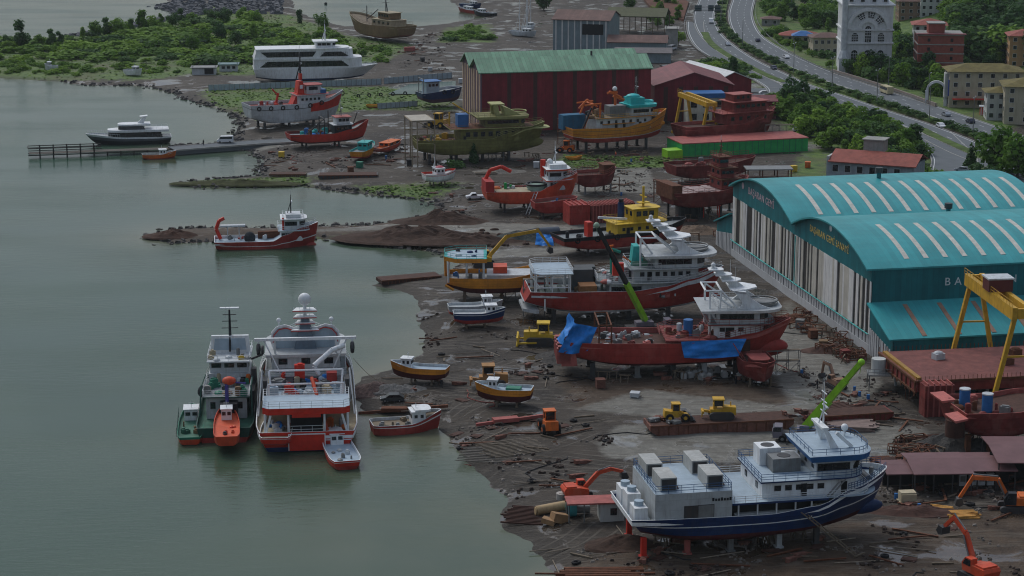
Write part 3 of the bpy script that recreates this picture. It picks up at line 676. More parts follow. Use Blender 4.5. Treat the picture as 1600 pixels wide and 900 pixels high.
wood([(1300,50),(1320,20),(1330,60),(1316,90),(1290,90)], 6, 4, 7, 'tree tucked behind the minaret', 'trees behind the minaret', gap=3)
wood([(1010,-10),(1075,-10),(1066,30),(1030,50)], 14, 4, 7, 'bush on the red earth bank by the highway', 'bushes of the red earth bank', gap=4)
wood([(1396,64),(1420,70),(1418,112),(1470,132),(1480,158),(1452,150),(1404,130),(1336,119),(1330,112),(1394,112)], 46, 5, 10, 'green tree between the mosque, the brick block and the highway', 'trees between mosque and highway', mats=(0,1,1,2), gap=2.6, wide=1.1, kinds=('tall','broad'))
wood([(1200,44),(1216,70),(1262,86),(1300,108),(1300,96),(1268,74),(1240,56)], 22, 2, 5, 'small tree between the low red roofed house and the minaret', 'small trees by the low houses', gap=2.4, kinds=('broad','bush'), mats=(0,1,2))
# hedge along the median
pm = catmull(W2D([(1143,-20),(1132,0),(1127,26),(1136,46),(1158,66),(1196,88),(1240,110),(1300,134),(1366,156),(1430,177),(1500,200),(1560,222)], 2.1), 8)
Q = poly_off(pm, -1.0)
for x, y in Q[8::2]:
    tree(Vector((x, y, 2.1)), rnd.uniform(1.2, 2.0), 'bush', 1, 'clipped dark hedge bush on the highway median', 'hedge bushes of the median', 1.8)
# grass tufts
b = MB()
for poly, n in ((grass_px[0], 6000), (grass_px[1], 1500), (grass_px[4], 500), (grass_px[2], 350), (grass_px[6], 800), (grass_px[11], 300), (grass_px[3], 250)):
    for x, y in scatter(poly, n):
        if sd1(x, y) < .4 or y > 1250: continue
        z = on(x, y).z; s = rnd.uniform(.25, .6)
        for k in range(2):
            a = rnd.uniform(0, 3.14); dx, dy = cos(a)*s, sin(a)*s; b.add([(x-dx,y-dy,z-.05),(x+dx,y+dy,z-.05),(x+dx*.7-dy*1.3,y+dy*.7+dx*1.3,z+s*.55),(x-dx*.8-dy*1.2,y-dy*.8+dx*1.2,z+s*.4)], [(0,1,2,3)])
tag(b.build('grass', M('grass_tufts', (.10,.175,.028), .9, var=.7, scale=.12)), kind='stuff')
b = MB(); q = [G(*p, 1.2) for p in [(1000,-6),(1052,-6),(1076,6),(1068,34),(1040,26),(1016,14)]]
b.prism(q, 1.2, lambda p: 2.2+.6*fbm(np.array(p[0]*.1), np.array(p[1]*.1)), 0)
tag(b.build('bare_earth', M('red_brown_earth', (.11,.05,.032), .95, var=.3, scale=.1)), kind='structure')
# ================================================================== buildings
TROOF = M('teal_metal_roof', (.042,.31,.33), .42, dirt=.30, dirtc=(.10,.24,.23), var=.20, scale=.12, streak=False, seam=(1.05,90,'roof',.10,.03))
TWALL = M('teal_wall_cladding', (.012,.155,.175), .5, dirt=.35, dirtc=(.02,.07,.08), var=.2, scale=.2, seam=(1.1,40,'wall',.14,.03))
SKYL = M('skylight_sheet', (.55,.54,.48), .4, dirt=.35, dirtc=(.25,.15,.08))
SKYLR = M('rusted_skylight', (.28,.17,.12), .6, dirt=.4, dirtc=(.15,.10,.06))
CL_W = M('white_sheet', (.66,.66,.64), .5, dirt=.35, var=.15, scale=.3)
CL_C = M('cream_sheet', (.50,.48,.42), .5, dirt=.35, var=.2, scale=.3)
CL_D = M('dark_gap', (.045,.042,.04), .7, var=.3)
CL_G = M('grey_white_wall', (.46,.48,.49), .6, dirt=.35, var=.12, scale=.2)
LETW = M('white_lettering', (.60,.66,.66), .5)
LETY = M('yellow_lettering', (.62,.47,.14), .5)
LETP = M('pale_pink_lettering', (.55,.42,.46), .5)

A = P(1357,553); B_ = P(1143,399); fd = Vector((B_.x-A.x, B_.y-A.y)); WD = fd.length; fa = atan2(fd.y, fd.x); HRZ = fa-pi/2
hall = thing('boatbuilding_hall', 'huge teal hall with two barrel roofs and striped front wall', 'boat hall', (A.x, A.y, 1.1), HRZ)
LEN = 58.; EZ = 17.0; RISE = 4.6; half = WD/2
def arc(y0, y1, z0, rise, n=20): return [(y0+(y1-y0)*i/n, z0+rise*(1-((2*i/n-1)**2)) ) for i in range(n+1)]
LW = 12.5; LZ1 = 10.4; LZ0 = 6.2
b = MB()
for y0 in (half, 0): b.yz([(y0+half, EZ-2.6), *reversed(arc(y0, y0+half, EZ, RISE)), (y0, EZ-2.6)], 0, .4, 0)
b.build('gable', TWALL, hall)
for y0 in (half, 0):
    pr = arc(y0-.2, y0+half+.2, EZ+.05, RISE+.1); b = MB()
    b.yz([*pr, *[(y, z-.35) for y, z in reversed(pr)]], -1.1, LEN, 0); b.build('barrel_roof', TROOF, hall)
b = MB(); b.box(.3, LEN-.3, -.0, .4, LZ1, EZ-.1); b.box(.3, LEN-.3, 2*half-.4, 2*half, 0, EZ-.1); b.box(LEN-.5, LEN-.1, .5, 2*half-.5, 0, EZ); b.build('side_wall', TWALL, hall)
b = MB(); y = .0; rr = random.Random(4); b.box(.12, .38, .3, 2*half-.3, 0, EZ-2.5, 2)
while y < 2*half-.4:
    w = rr.uniform(.45, 1.15); 
    if rr.random() < .70: b.box(-.05-rr.uniform(0,.04), .12, y, min(y+w, 2*half), 4.1, EZ-2.5-rr.uniform(0,.05), 0 if rr.random() < .55 else 1)
    y += w
y = .2
while y < 2*half-.6:
    w = rr.uniform(1.0, 1.6); b.box(-.02, .12, y, y+w, 1.9, 4.0, 3); y += w+rr.uniform(.3,.6)
b.box(-.08, .12, 0, 2*half, 0, 1.9, 3)
b.build('striped_front', [CL_W, CL_C, CL_D, CL_G], hall)
b = MB(); b.tube((-.35,0,4.1), (-.35,2*half,4.1), .13, 0, 6); b.tube((-.35,half*.98,4.1), (-.35,half*.98,EZ-2.6), .12, 0, 6)
for k in range(24): b.beam((-.35,2*half*k/23,4.1), (.1,2*half*k/23,4.1), .1)
b.build('gutter_pipe', TEAL, hall)
for sgn, y0 in ((-1, 0), (1, 2*half)):
    b = MB(); pr = [(y0, LZ1), (y0+sgn*LW, LZ0), (y0+sgn*LW, LZ0-.3), (y0, LZ1-.3)]
    b.yz(pr if sgn > 0 else pr[::-1], -.8, LEN, 0); b.build('lean_to_roof', TROOF, hall)
    b = MB(); pr = [(y0, LZ1-.35), (y0+sgn*(LW-.3), LZ0-.35), (y0+sgn*(LW-.3), 3.6), (y0, 5.6)]; b.yz(pr, 0, .35, 0)
    b.box(.35, LEN, *sorted((y0+sgn*(LW-.3), y0+sgn*(LW-.7))), 0, LZ0-.4, 0); b.build('lean_to_wall', TWALL, hall)
    b = MB(); y = 0
    b.box(.1, .3, *sorted((y0, y0+sgn*(LW-.3))), 0, 5.5, 1)
    while y < LW-.6:
        w = rr.uniform(.5, .9); b.box(-.04, .1, *sorted((y0+sgn*y, y0+sgn*(y+w))), 0, 5.4-1.8*y/LW, 0); y += w+rr.uniform(.25,.6)
    b.build('lean_to_front', [CL_G, CL_D], hall)
def arcz(t, rise=RISE+.1): return EZ+.05+rise*(1-(2*t-1)**2)
for y0, ks, mt in ((half, range(13), SKYL), (0, range(12), SKYL)):
    for k in ks:
        x = 6+k*(LEN-8)/12.5+(1.6 if y0 == 0 else 0); b = MB(); n = 9; vs = []
        for i in range(n+1):
            t = .06+.36*i/n; yy = y0-.2+(half+.4)*t; z = arcz(t)
            vs += [(x, yy, z+.06), (x+1.0, yy, z+.06), (x, yy, z-.04), (x+1.0, yy, z-.04)]
        fs = []
        for i in range(n):
            o = 4*i; fs += [(o, o+1, o+5, o+4), (o+2, o+6, o+7, o+3), (o, o+4, o+6, o+2), (o+1, o+3, o+7, o+5)]
        b.add(vs, fs); b.build('skylight', mt, hall)
for k in range(8):
    x = 6.5+k*7.0; b = MB(); p = [(-1.2, LZ1-.35), (-LW+.6, LZ0+.25)]
    b.beam((x, p[0][0], LZ1-.42), (x, p[1][0], LZ0+.24), .9, .14); b.build('skylight', SKYLR, hall)
for x, yy, t in ((27, half+half*.5, .5), (33, half*.93, .93)):
    v = MB(); z = arcz(t)-.2; v.tube((x,yy,z), (x,yy,z+1.5), .5, 0, 10); v.tube((x,yy,z+1.5), (x,yy,z+2.6), .85, 1, 10); v.build('roof_vent', [TWALL, DSTEEL], hall)
b = MB(); b.box(27.4, 27.6, half*1.5-.1, half*1.5+.1, arcz(.5), arcz(.5)+.02); 
text(hall, 'BAŞARAN GEMİ SANAYİ', (15.0,-.03,13.1), 2.2, 0, LETW, spacing=1.75)
text(hall, 'BAŞARAN GEMİ', (-.06, half+half*.74, EZ+.2), 2.3, -pi/2, LETP, spacing=1.15)
text(hall, 'BAŞARAN GEMİ SANAYİ', (-.06, half*.80, EZ+.2), 2.0, -pi/2, LETY, spacing=1.05)
em = MB(); em.tube((-.1, half*.52, EZ+3.3), (-.02, half*.52, EZ+3.3), .7, 0, 12); em.build('emblem', LETW, hall)
em = MB(); em.tube((-.1, half*1.83, EZ+1.3), (-.02, half*1.83, EZ+1.3), .8, 0, 12); em.build('emblem', LETP, hall)

# --- red shed with green roofs
RWALL = M('maroon_sheet_wall', (.21,.022,.034), .5, dirt=.45, dirtc=(.065,.015,.02), var=.25, scale=.3, seam=(1.2,30,'wall',.14,.04))
RW2 = M('brown_wall_strip', (.075,.035,.032), .6, dirt=.3)
GROOF = M('green_metal_roof', (.16,.33,.21), .5, dirt=.85, dirtc=(.25,.26,.21), var=.25, scale=.2, streak=False, seam=(1.3,60,'roof',.22,.06))
STRT = M('tan_strip', (.50,.38,.26), .6, dirt=.3); STRP = M('purple_strip', (.10,.06,.085), .6, dirt=.3)
c0 = P(752,207); sh = thing('striped_shed', 'maroon shed with twin green gable roofs and striped end wall', 'shed', c0, radians(12.5))
SL, SD, SE = 56., 30., 19.2
b = MB(); b.box(.3, SL, 0, .3, 0, SE, 0); b.box(.3, SL, SD-.3, SD, 0, SE, 0); b.box(SL-.3, SL, .3, SD-.3, 0, SE, 0)
b.build('side_wall', RWALL, sh)
b = MB()
for k, x in enumerate((8.5,17,23.5,30,36.5,43,50.5)): b.box(x, x+1.3, -.06, .0, 0, SE-.2, 0)
b.build('wall_strip', RW2, sh)
for y0 in (SD/2, 0):
    b = MB(); pr = [(y0-.5, SE-.1), (y0+SD/4, SE+3.7), (y0+SD/2+.4, SE-.1)]
    b.yz([*pr, *[(y, z-.3) for y, z in reversed(pr)]], -.9, SL+.6, 0); b.build('gable_roof', GROOF, sh)
    b = MB(); b.yz([(y0+.1, SE-.3), (y0+SD/2-.1, SE-.3), (y0+SD/4, SE+3.3)], .05, .4, 0); b.build('gable', STRP, sh)
b = MB(); y = 0; k = 0
while y < SD-.3:
    w = rr.uniform(1.7, 2.6)*(.7 if k % 2 else 1.1); b.box(-.1 if k % 2 else 0, .3, y, y+w, 0, SE-.2, k % 2); y += w; k += 1
b.build('striped_end', [STRP, STRT], sh)
b = MB(); b.box(26, 36, SD*.75, SD*.75+4, SE+3.0, SE+3.35); 
v = MB(); v.tube((38, SD/4, SE+3.4), (38, SD/4, SE+5.0), .35, 0, 8); v.build('roof_vent', DSTEEL, sh)
b = MB(); b.box(-2.2, -.1, SD*.05, SD*.08, 0, .1)

def shed(name, label, px, py, w, d, h, rise, rz, wallm, roofm, cat='shed', ridge='x', over=.6, dirs=None, open_=False, gablem=None, ribs=None):
    r = thing(name, label, cat, P(px, py), radians(rz))
    b = MB()
    if open_:
        for i in range(6):
            for y in (0, d): b.beam((w*i/5, y, 0), (w*i/5, y, h), .35)
        b.box(0, w, -.1, .15, h-.6, h-.2); b.build('post_frame', wallm, r)
    else:
        b.box(0, w, 0, .25, 0, h); b.box(0, w, d-.25, d, 0, h); b.box(0, .25, .25, d-.25, 0, h); b.box(w-.25, w, .25, d-.25, 0, h); b.build('wall', wallm, r)
    if ribs:
        b = MB(); k = 0; x = 1
        while x < w-1: b.box(x, x+.5, -.12, 0, 0, h-.1); x += w/ribs
        b.build('wall_rib', CL_W, r)
    b = MB()
    if rise > 0:
        if ridge == 'x': pr = [(-over, h-.1), (d/2, h+rise), (d+over, h-.1)]; b.yz([*pr, *[(y, z-.25) for y, z in reversed(pr)]], -over, w+over)
        else: pr = [(-over, h-.1), (w/2, h+rise), (w+over, h-.1)]; b.xz([*pr, *[(y, z-.25) for y, z in reversed(pr)]], -over, d+over)
    else:
        pr = [(-over, h), (d+over, h-rise)]; b.yz([*pr, *[(y, z-.25) for y, z in reversed(pr)]], -over, w+over)
    b.build('roof', roofm, r)
    if rise > 0 and not open_:
        for q in ((.02, w-.27) if ridge == 'x' else (.02, d-.27)):
            b = MB()
            if ridge == 'x': b.yz([(.1, h-.05), (d-.1, h-.05), (d/2, h+rise-.3)], q, q+.25)
            else: b.xz([(.1, h-.05), (w-.1, h-.05), (w/2, h+rise-.3)], q, q+.25)
            b.build('gable', gablem or wallm, r)
    return r
GSHEET = M('blue_grey_sheet', (.20,.26,.28), .5, dirt=.4, dirtc=(.10,.10,.10), var=.2, scale=.3)
BROOF = M('brown_red_roof', (.15,.085,.07), .7, seam=(1.2,80,'roof',.14,.04), dirt=.6, streak=False, dirtc=(.07,.05,.045), var=.3, scale=.3)
MROOF = M('maroon_roof', (.19,.055,.060), .6, dirt=.6, dirtc=(.12,.065,.055), var=.3, scale=.3, streak=False, seam=(1.2,80,'roof',.14,.04))
RROOF = M('terracotta_roof', (.27,.075,.055), .7, dirt=.35, dirtc=(.12,.06,.045), var=.3, scale=.6)
WROOF = M('white_metal_roof', (.58,.60,.60), .45, dirt=.3, var=.1, seam=(1.2,80,'roof',.06,.04))
CREAM = M('cream_render', (.42,.38,.28), .8, dirt=.65, dirtc=(.2,.17,.12), var=.12, scale=.3)
PALEW = M('pale_render', (.46,.48,.46), .8, dirt=.6, dirtc=(.2,.19,.17), var=.12, scale=.3)
BRICK = M('red_brick', (.29,.085,.065), .85, dirt=.35, dirtc=(.16,.07,.055), var=.25, scale=.8)
PINKW = M('pink_render', (.42,.18,.18), .8, dirt=.3)
MOSSR = M('mossy_roof', (.15,.13,.045), .85, dirt=.5, dirtc=(.16,.08,.05), var=.4, scale=.5)

g = shed('steel_shed', 'tall grey corrugated shed with brown red roof by the far mud', 864, 78, 24, 22, 13, 3, -14, GSHEET, BROOF, ribs=9)
w_ = window(g, 17, -.05, 9, 9, 4.5, -pi/2, name='doorway', glass=DARK)
shed('timber_shed', 'open timber framed shed with mossy green brown roof', 948, 52, 26, 16, 8, 3, -12, WOOD, M('green_brown_roof', (.10,.11,.06), .8, dirt=.5), open_=True)
shed('low_workshop', 'low workshop with weathered red brown roof behind the green roofed shed', 950, 84, 24, 14, 5, 2.2, -6, GSHEET, BROOF)
shed('low_workshop', 'grey roofed lean-to beside the parked white truck', 962, 98, 22, 9, 4.2, 1.5, -4, GSHEET, M('grey_roof', (.16,.15,.15), .7, dirt=.4), )
shed('small_block', 'small grey concrete building under the highway bend', 1040, 76, 5, 8, 8.5, 0, -5, CONC, CONC)
m1 = shed('maroon_shed', 'long maroon roofed shed beside the green roofed shed', 1022, 190, 26, 30, 12, 4.2, 4, RWALL, MROOF, ridge='y')
for k in range(5): 
    b = MB(); b.box(3+k*5, 4.4+k*5, -.08, -.01, 0, 11.5); b.build('wall_strip', RW2, m1)
m2 = shed('white_roofed_shed', 'maroon shed with clean white metal roof near the traffic island', 1118, 160, 14, 34, 7.5, 3, 22, RWALL, WROOF, ridge='y')
of = thing('site_office', 'white office block with blue roof trim behind the yellow gantry', 'office', P(1074,199), radians(6))
b = MB(); b.box(0, 12, 0, 7, 0, 9.5); b.build('wall', M('cream_white_render', (.52,.53,.45), .7, dirt=.2), of)
b = MB(); b.box(-.4, 12.4, -.4, 7.4, 9.52, 11); b.build('roof', MBLUE, of)
for x in (2, 6, 10):
    for z in (3.4, 7.4): window(of, x, 0, z, 2.0, 2.0, -pi/2)
sm = shed('maroon_annex', 'low maroon annex with pink brown roof right of the site office', 1128, 186, 18, 9, 6, 1.4, 2, RWALL, MROOF)

# house with long terracotta roof in front of the wood
hs = thing('workshop', 'two storey grey workshop with long terracotta roof behind the teal hall', 'workshop', P(1290,297), radians(-24))
b = MB(); b.box(0, 24, 0, 13, 0, 8.2); b.build('wall', M('blue_grey_render', (.30,.35,.38), .8, dirt=.3), hs)
b = MB(); pr = [(-1.0,8.25),(6.5,10.6),(14,8.25)]; b.yz([*pr, *[(y, z-.25) for y, z in reversed(pr)]], .6, 24.8); b.build('roof', RROOF, hs)
b = MB(); b.box(8, 13.5, 8, 13, 10.0, 13.2); ch = b.build('roof_room', CONC, hs); b = MB(); b.box(7.6, 13.9, 7.6, 13.4, 13.22, 13.5); b.build('slab', CONC, ch)
b = MB(); b.box(0, .6, 0, 13, 8.2, 9.4); b.build('parapet', PALEW, hs)
for k in range(6):
    window(hs, 2.5+k*3.4, 0, 6.3, 1.7, 2.0, -pi/2, frame=RWHITE)
    if k < 4: window(hs, 2.5+k*3.4, 0, 2.2, 1.7, 2.0, -pi/2, frame=RWHITE)
for z in (2.2, 6.3):
    for y in (3, 7, 10.5): window(hs, 0, y, z, 1.5, 2.1, pi, frame=RWHITE)
shed('small_block', 'small red walled hut behind the terracotta roofed workshop', 1396, 276, 6, 5, 4, 0, -10, M('pink_brown_render', (.28,.16,.14), .8, dirt=.3), CONC)

# --- town
def flats(name, label, px, py, w, d, floors, rz, wallm, roofm, nwx, nwy, rise=2.2, fh=3.1, ground_=True, side=-1, frame=None):
    r = thing(name, label, 'house' if floors < 3 else 'apartment block', P(px, py), radians(rz)); h = floors*fh
    b = MB(); b.box(0, w, 0, d, -2, h); b.build('wall', wallm, r)
    b = MB()
    if rise > 0:
        o = 1.0; k = min(w, d)/2
        vs = [(-o,-o,h+.02),(w+o,-o,h+.02),(w+o,d+o,h+.02),(-o,d+o,h+.02)]
        vs += ([(k,d/2,h+rise),(w-k,d/2,h+rise)] if w >= d else [(w/2,k,h+rise),(w/2,d-k,h+rise)])
        b.add(vs, [(0,1,5,4),(1,2,5),(2,3,4,5),(3,0,4),(3,2,1,0)] if w >= d else [(0,1,4),(1,2,5,4),(2,3,5),(3,0,4,5),(3,2,1,0)])
    else: b.box(-.3, w+.3, -.3, d+.3, h+.02, h+.5)
    b.build('roof', roofm, r)
    for f_ in range(floors):
        z = f_*fh+1.7
        for k in range(nwx): window(r, w*(k+.5)/nwx, 0, z, 1.5, 1.6, -pi/2, frame=frame or RWHITE)
        for k in range(nwy): window(r, 0 if side < 0 else w, d*(k+.5)/nwy, z, 1.4, 1.6, pi if side < 0 else 0, frame=frame or RWHITE)
    return r
fl = flats('apartment_block', 'cream four storey flats with hipped brown roof by the highway', 1482, 168, 25, 13, 4, -3, CREAM, MOSSR, 6, 4)
b = MB(); b.box(-1.3, -.02, 2, 5, 3.2, 11.5); b.build('balcony_stack', PALEW, fl)
bb = MB(); bb.box(-.32, -.06, .1, 1.2, 4, 9.5); bb.build('banner', M('blue_banner', (.03,.06,.28), .6), fl)
bb = MB(); bb.box(1.0, 13, -2.6, -.1, 3.0, 3.25); bb.build('awning', BRED, fl)
flats('apartment_block', 'cream flats with mossy roof cut by the right edge', 1568, 194, 18, 14, 4, -8, CREAM, MOSSR, 4, 3)
flats('town_house', 'small white house with mossy roof between the two cream flats', 1541, 188, 9, 9, 3, -6, PALEW, MOSSR, 3, 2, rise=1.5)
flats('apartment_block', 'yellow and pink flats with red roof at the right edge', 1576, 106, 16, 12, 4, -6, M('ochre_pink_render', (.44,.27,.13), .8, dirt=.4, dirtc=(.35,.12,.12)), RROOF, 4, 3)
bk = thing('brick_building', 'unfinished red brick apartment block with pale floor bands', 'apartment block', P(1432,124), radians(-5))
b = MB(); b.box(0, 17, 0, 15, -3, 16.5); b.build('wall', BRICK, bk)
for z in (2.8, 6.2, 9.6, 13.0, 16.52):
    b = MB(); b.box(-.25, 17.25, -.25, 15.25, z, z+.4); b.build('floor_slab', CONC, bk)
b = MB(); b.box(4, 10, 3, 10, 16.95, 20.6); t_ = b.build('stair_tower', BRICK, bk); b = MB(); b.box(3.7, 10.3, 2.7, 10.3, 20.62, 20.95); b.build('slab', CONC, t_)
b = MB(); b.box(-.8, 17.8, -.8, 2.6, 16.95, 17.2); b.build('roof_edge', MROOF, bk)
for z in (4.7, 8.1, 11.5, 14.9):
    for y in (2.5, 6.5, 11): window(bk, 0, y, z, 2.3, 2.4, pi, frame=BRICK, glass=DARK)
    for x in (4, 12.5): window(bk, x, 0, z, 1.2, 1.4, -pi/2, frame=BRICK, glass=DARK)
flats('apartment_block', 'white house with terracotta roof behind the brick block', 1426, 86, 13, 12, 4, -8, PALEW, RROOF, 4, 3)
flats('apartment_block', 'white flats at the top edge above the brick block', 1438, 28, 18, 10, 4, -4, PALEW, RROOF, 6, 3)
flats('apartment_block', 'brown roofed house beside the top of the mosque', 1404, 34, 11, 9, 3, 0, M('brown_render', (.24,.16,.11), .8, dirt=.3), BROOF, 3, 2)
flats('apartment_block', 'grey blue flats behind the right corner of the mosque', 1404, 14, 13, 9, 4, 0, M('slate_render', (.10,.12,.16), .8, dirt=.3), BROOF, 4, 2)
flats('town_house', 'low red roofed house beside the highway guard rail', 1216, 66, 17, 9, 1, -18, CREAM, RROOF, 5, 2, rise=1.8)
r_ = thing('petrol_canopy', 'blue pitched canopy next to the low red roofed house', 'canopy', P(1240,72), radians(-6))
b = MB(); b.prism([(-1,-1),(9,-1),(9,7),(-1,7)], 4.4, 6.2, 0, inset=.75); b.build('roof', MBLUE, r_); b = MB()
for x in (0, 8):
    for y in (0, 6): b.tube((x,y,0), (x,y,4.4), .2, 0, 6)
b.build('post', STEEL, r_)
flats('town_house', 'cream two storey house with brown roof left of the minaret', 1270, 86, 13, 9, 2, 4, CREAM, BROOF, 5, 2, rise=1.6, fh=3.6)
flats('town_house', 'white and blue house on the slope at the top edge', 1272, 10, 9, 8, 2, -5, PALEW, MBLUE, 3, 2, rise=1.5)
flats('town_house', 'small grey house half hidden behind trees above the highway', 1190, 40, 8, 7, 1, -10, CONC, BROOF, 2, 1, rise=1.2)
# mosque
STN = M('pale_mosque_stone', (.62,.64,.65), .75, dirt=.3, dirtc=(.22,.22,.21), var=.12, scale=.4)
STN2 = M('grey_mosque_stone', (.58,.60,.61), .75, dirt=.3, var=.12, scale=.4)
mo = thing('mosque', 'pale stone mosque with great arched window front', 'mosque', P(1354,113), radians(-2))
b = MB(); b.box(-9.4, 9.4, 0, 20, -1, 26); b.build('wall', STN2, mo)
for z, o in ((11.0,.45),(16.1,.5),(25.6,.7)):
    b = MB(); b.box(-9.4-o, 9.4+o, -o, 20+o, z, z+.55); b.build('cornice', STN, mo)
b = MB(); n = 24
def ringband(b, cx, cz, r0, r1, a0, a1, y0, y1, n=24, m=0):
    vs = []
    for i in range(n+1):
        a = a0+(a1-a0)*i/n
        for r in (r0, r1):
            for y in (y0, y1): vs.append((cx+r*cos(a), y, cz+r*sin(a)))
    fs = []
    for i in range(n):
        o = 4*i; fs += [(o, o+4, o+6, o+2), (o+2, o+6, o+7, o+3), (o, o+1, o+5, o+4), (o+1, o+3, o+7, o+5)]
    fs += [(0,2,3,1), (4*n, 4*n+1, 4*n+3, 4*n+2)]
    b.add(vs, fs, m)
ringband(b, 0, 16.7, 6.9, 8.3, 0, pi, -.7, 0); ringband(b, 0, 16.7, 2.6, 3.9, 0, pi, -.45, 0); b.build('great_arch', STN, mo)
for a in (.55, 1.25, 1.95):
    b = MB(); a0 = a-.20+.09; a1 = a+.42-.09+.05; ringband(b, 0, 16.7, 4.4, 6.5, a0, a1, -.14, 0, 5)
    w_ = b.build('window', GLASS, mo); b = MB()
    for i in range(4): q = a0+(a1-a0)*i/3; b.beam((4.3*cos(q), -.2, 16.7+4.3*sin(q)), (6.6*cos(q), -.2, 16.7+6.6*sin(q)), .16)
    for r in (5.1, 5.8): ringband(b, 0, 16.7, r-.08, r+.08, a0, a1, -.26, -.14, 5)
    b.build('window_bars', STN, w_)
def archwin(x, z0, w, h, par):
    b = MB(); pr = [(x-w/2, z0), (x+w/2, z0)]+[(x+w/2*cos(a), z0+h-w/2+w/2*sin(a)) for a in [pi*i/8 for i in range(9)]]; b.xz(pr, -.13, .02)
    o = b.build('window', GLASS, par); b = MB()
    for k in range(1, 3): b.box(x-w/2+w*k/3-.06, x-w/2+w*k/3+.06, -.19, -.13, z0, z0+h-w*.3)
    for k in range(1, 5): b.box(x-w/2, x+w/2, -.19, -.13, z0+h*k/5-.06, z0+h*k/5+.06)
    b.build('window_bars', STN, o)
archwin(0, 11.7, 2.3, 6.2, mo); archwin(-5.0, 12.0, 2.4, 3.2, mo); archwin(5.0, 12.0, 2.4, 3.2, mo); archwin(-5.0, 2.0, 2.4, 6.6, mo); archwin(0, 2.0, 2.4, 6.6, mo); archwin(5, 2.0, 2.4, 6.6, mo)
b = MB(); b.prism([(-8+0,2),(8,2),(8,18),(-8,18)], 26.15, 33, 0, inset=.1); b.tube((0,10,33), (0,10,36), 7, 0, 20); dm = b.build('upper_tier', STN2, mo)
b = MB(); b.sphere((0,10,36), 7, 0, 24, 14); b.build('dome', M('lead_dome', (.2,.23,.25), .5), mo)
for x in (-6.5,-2.2,2.2,6.5): 
    b = MB(); b.box(x-.7, x+.7, 1.80, 2.04, 27, 30); b.build('window', GLASS, mo)
mn = thing('minaret', 'slender white minaret at the left front corner of the mosque', 'minaret', P(1317,113), 0)
b = MB(); b.box(-1.9, 1.9, -1.9, 1.9, -1, 5.6); b.build('base', STN, mn)
b = MB(); b.prism([(1.9*1.35*cos(a), 1.9*1.35*sin(a)) for a in [pi/8+pi/4*i for i in range(8)]], 5.6, 8.6, 0, inset=.5); b.tube((0,0,8.55), (0,0,40), 1.25, 0, 14, 1.15); b.build('shaft', M('white_minaret_stone', (.50,.53,.55), .7, dirt=.2), mn)
b = MB(); b.tube((0,0,40), (0,0,42), 1.3, 0, 14, 2.2); b.tube((0,0,42), (0,0,48), 1.1, 0, 14); b.tube((0,0,48), (0,0,56), 1.3, 0, 14, .05); b.build('spire', STN, mn)
ar = thing('stone_arch', 'free standing pale stone arch beside the highway', 'arch', P(1462,165), radians(-14))
b = MB(); ringband(b, 0, 5.2, 2.7, 3.5, 0, pi, -.5, .5); b.box(-3.7, -2.6, -.55, .55, 0, 5.2); b.box(2.6, 3.7, -.55, .55, 0, 5.2); b.build('arch_body', STN, ar)
# retaining wall by the highway on the town side
rw = P(1300,122); pts_ = [P(*p) for p in ((1300,116),(1340,128),(1384,142),(1430,158),(1462,170))]
wl = thing('retaining_wall', 'low pale wall between the highway and the mosque trees', 'wall', pts_[0]); b = MB(); o = pts_[0]
for a, c in zip(pts_[:-1], pts_[1:]): b.beam(a-o+Vector((0,0,.9)), c-o+Vector((0,0,.9)), .5, 2.2)
b.build('wall_body', M('pink_grey_wall', (.26,.22,.19), .85, dirt=.4), wl)
# stall on the verge
st_ = thing('kiosk', 'red and white striped kiosk on the verge below the cream flats', 'kiosk', P(1531,180), radians(-10))
b = MB(); b.box(0, 3.6, 0, 2.6, 0, 2.8); b.build('wall', BRED, st_)
b = MB()
for k in range(5): b.box(.2+k*.72, .5+k*.72, -.05, 0, 0, 2.6)
b.build('stripe', W, st_); b = MB(); b.box(-.3, 3.9, -.5, 2.9, 2.82, 3.05); b.build('roof', W2, st_)
# small sheds and fences at the far slip
s1 = shed('small_shed', 'small white shed with dark doorway on the headland', 300, 117, 9, 6, 2.8, 0, 4, W2, STEEL); window(s1, 6.5, 0, 1.4, 3.5, 2.2, -pi/2, name='doorway', glass=DARK)
s2 = shed('small_shed', 'white hut with a row of dark windows near the ferry stern', 343, 112, 7, 5, 2.9, 0, 5, W2, M('teal_grey_roof', (.15,.24,.25), .6))
for x in (1.5, 3.5, 5.5): window(s2, x, 0, 1.6, 1.2, 1.0, -pi/2)
def panel_fence(px0, px1, h, label, mat, n):
    a = P(*px0); c = P(*px1); r = thing('panel_fence', label, 'fence', a, atan2(c.y-a.y, c.x-a.x)); Lg = (Vector((c.x,c.y))-Vector((a.x,a.y))).length
    dz = (c.z-a.z)/Lg
    for i in range(n):
        b = MB(); x0 = Lg*i/n; x1 = Lg*(i+1)/n-.12; z = dz*(x0+x1)/2; b.box(x0, x1, -.05, .05, z-.1, z+h); b.build('fence_panel', mat, r)
    b = MB()
    for i in range(n+1): b.box(Lg*i/n-.06, Lg*i/n+.06, -.1, .1, dz*Lg*i/n-.2, dz*Lg*i/n+h+.1)
    b.build('fence_post', STEEL, r); return r
FEN = M('blue_grey_fence', (.32,.40,.44), .5, dirt=.25)
panel_fence((326,142),(596,132), 2.2, 'long pale blue panel fence in front of the white ferry', FEN, 34)
panel_fence((600,131),(706,122), 2.2, 'pale blue panel fence behind the far slip basin', FEN, 14)
panel_fence((590,170),(652,166), 1.9, 'short pale blue fence in front of the far slip basin', FEN, 9)
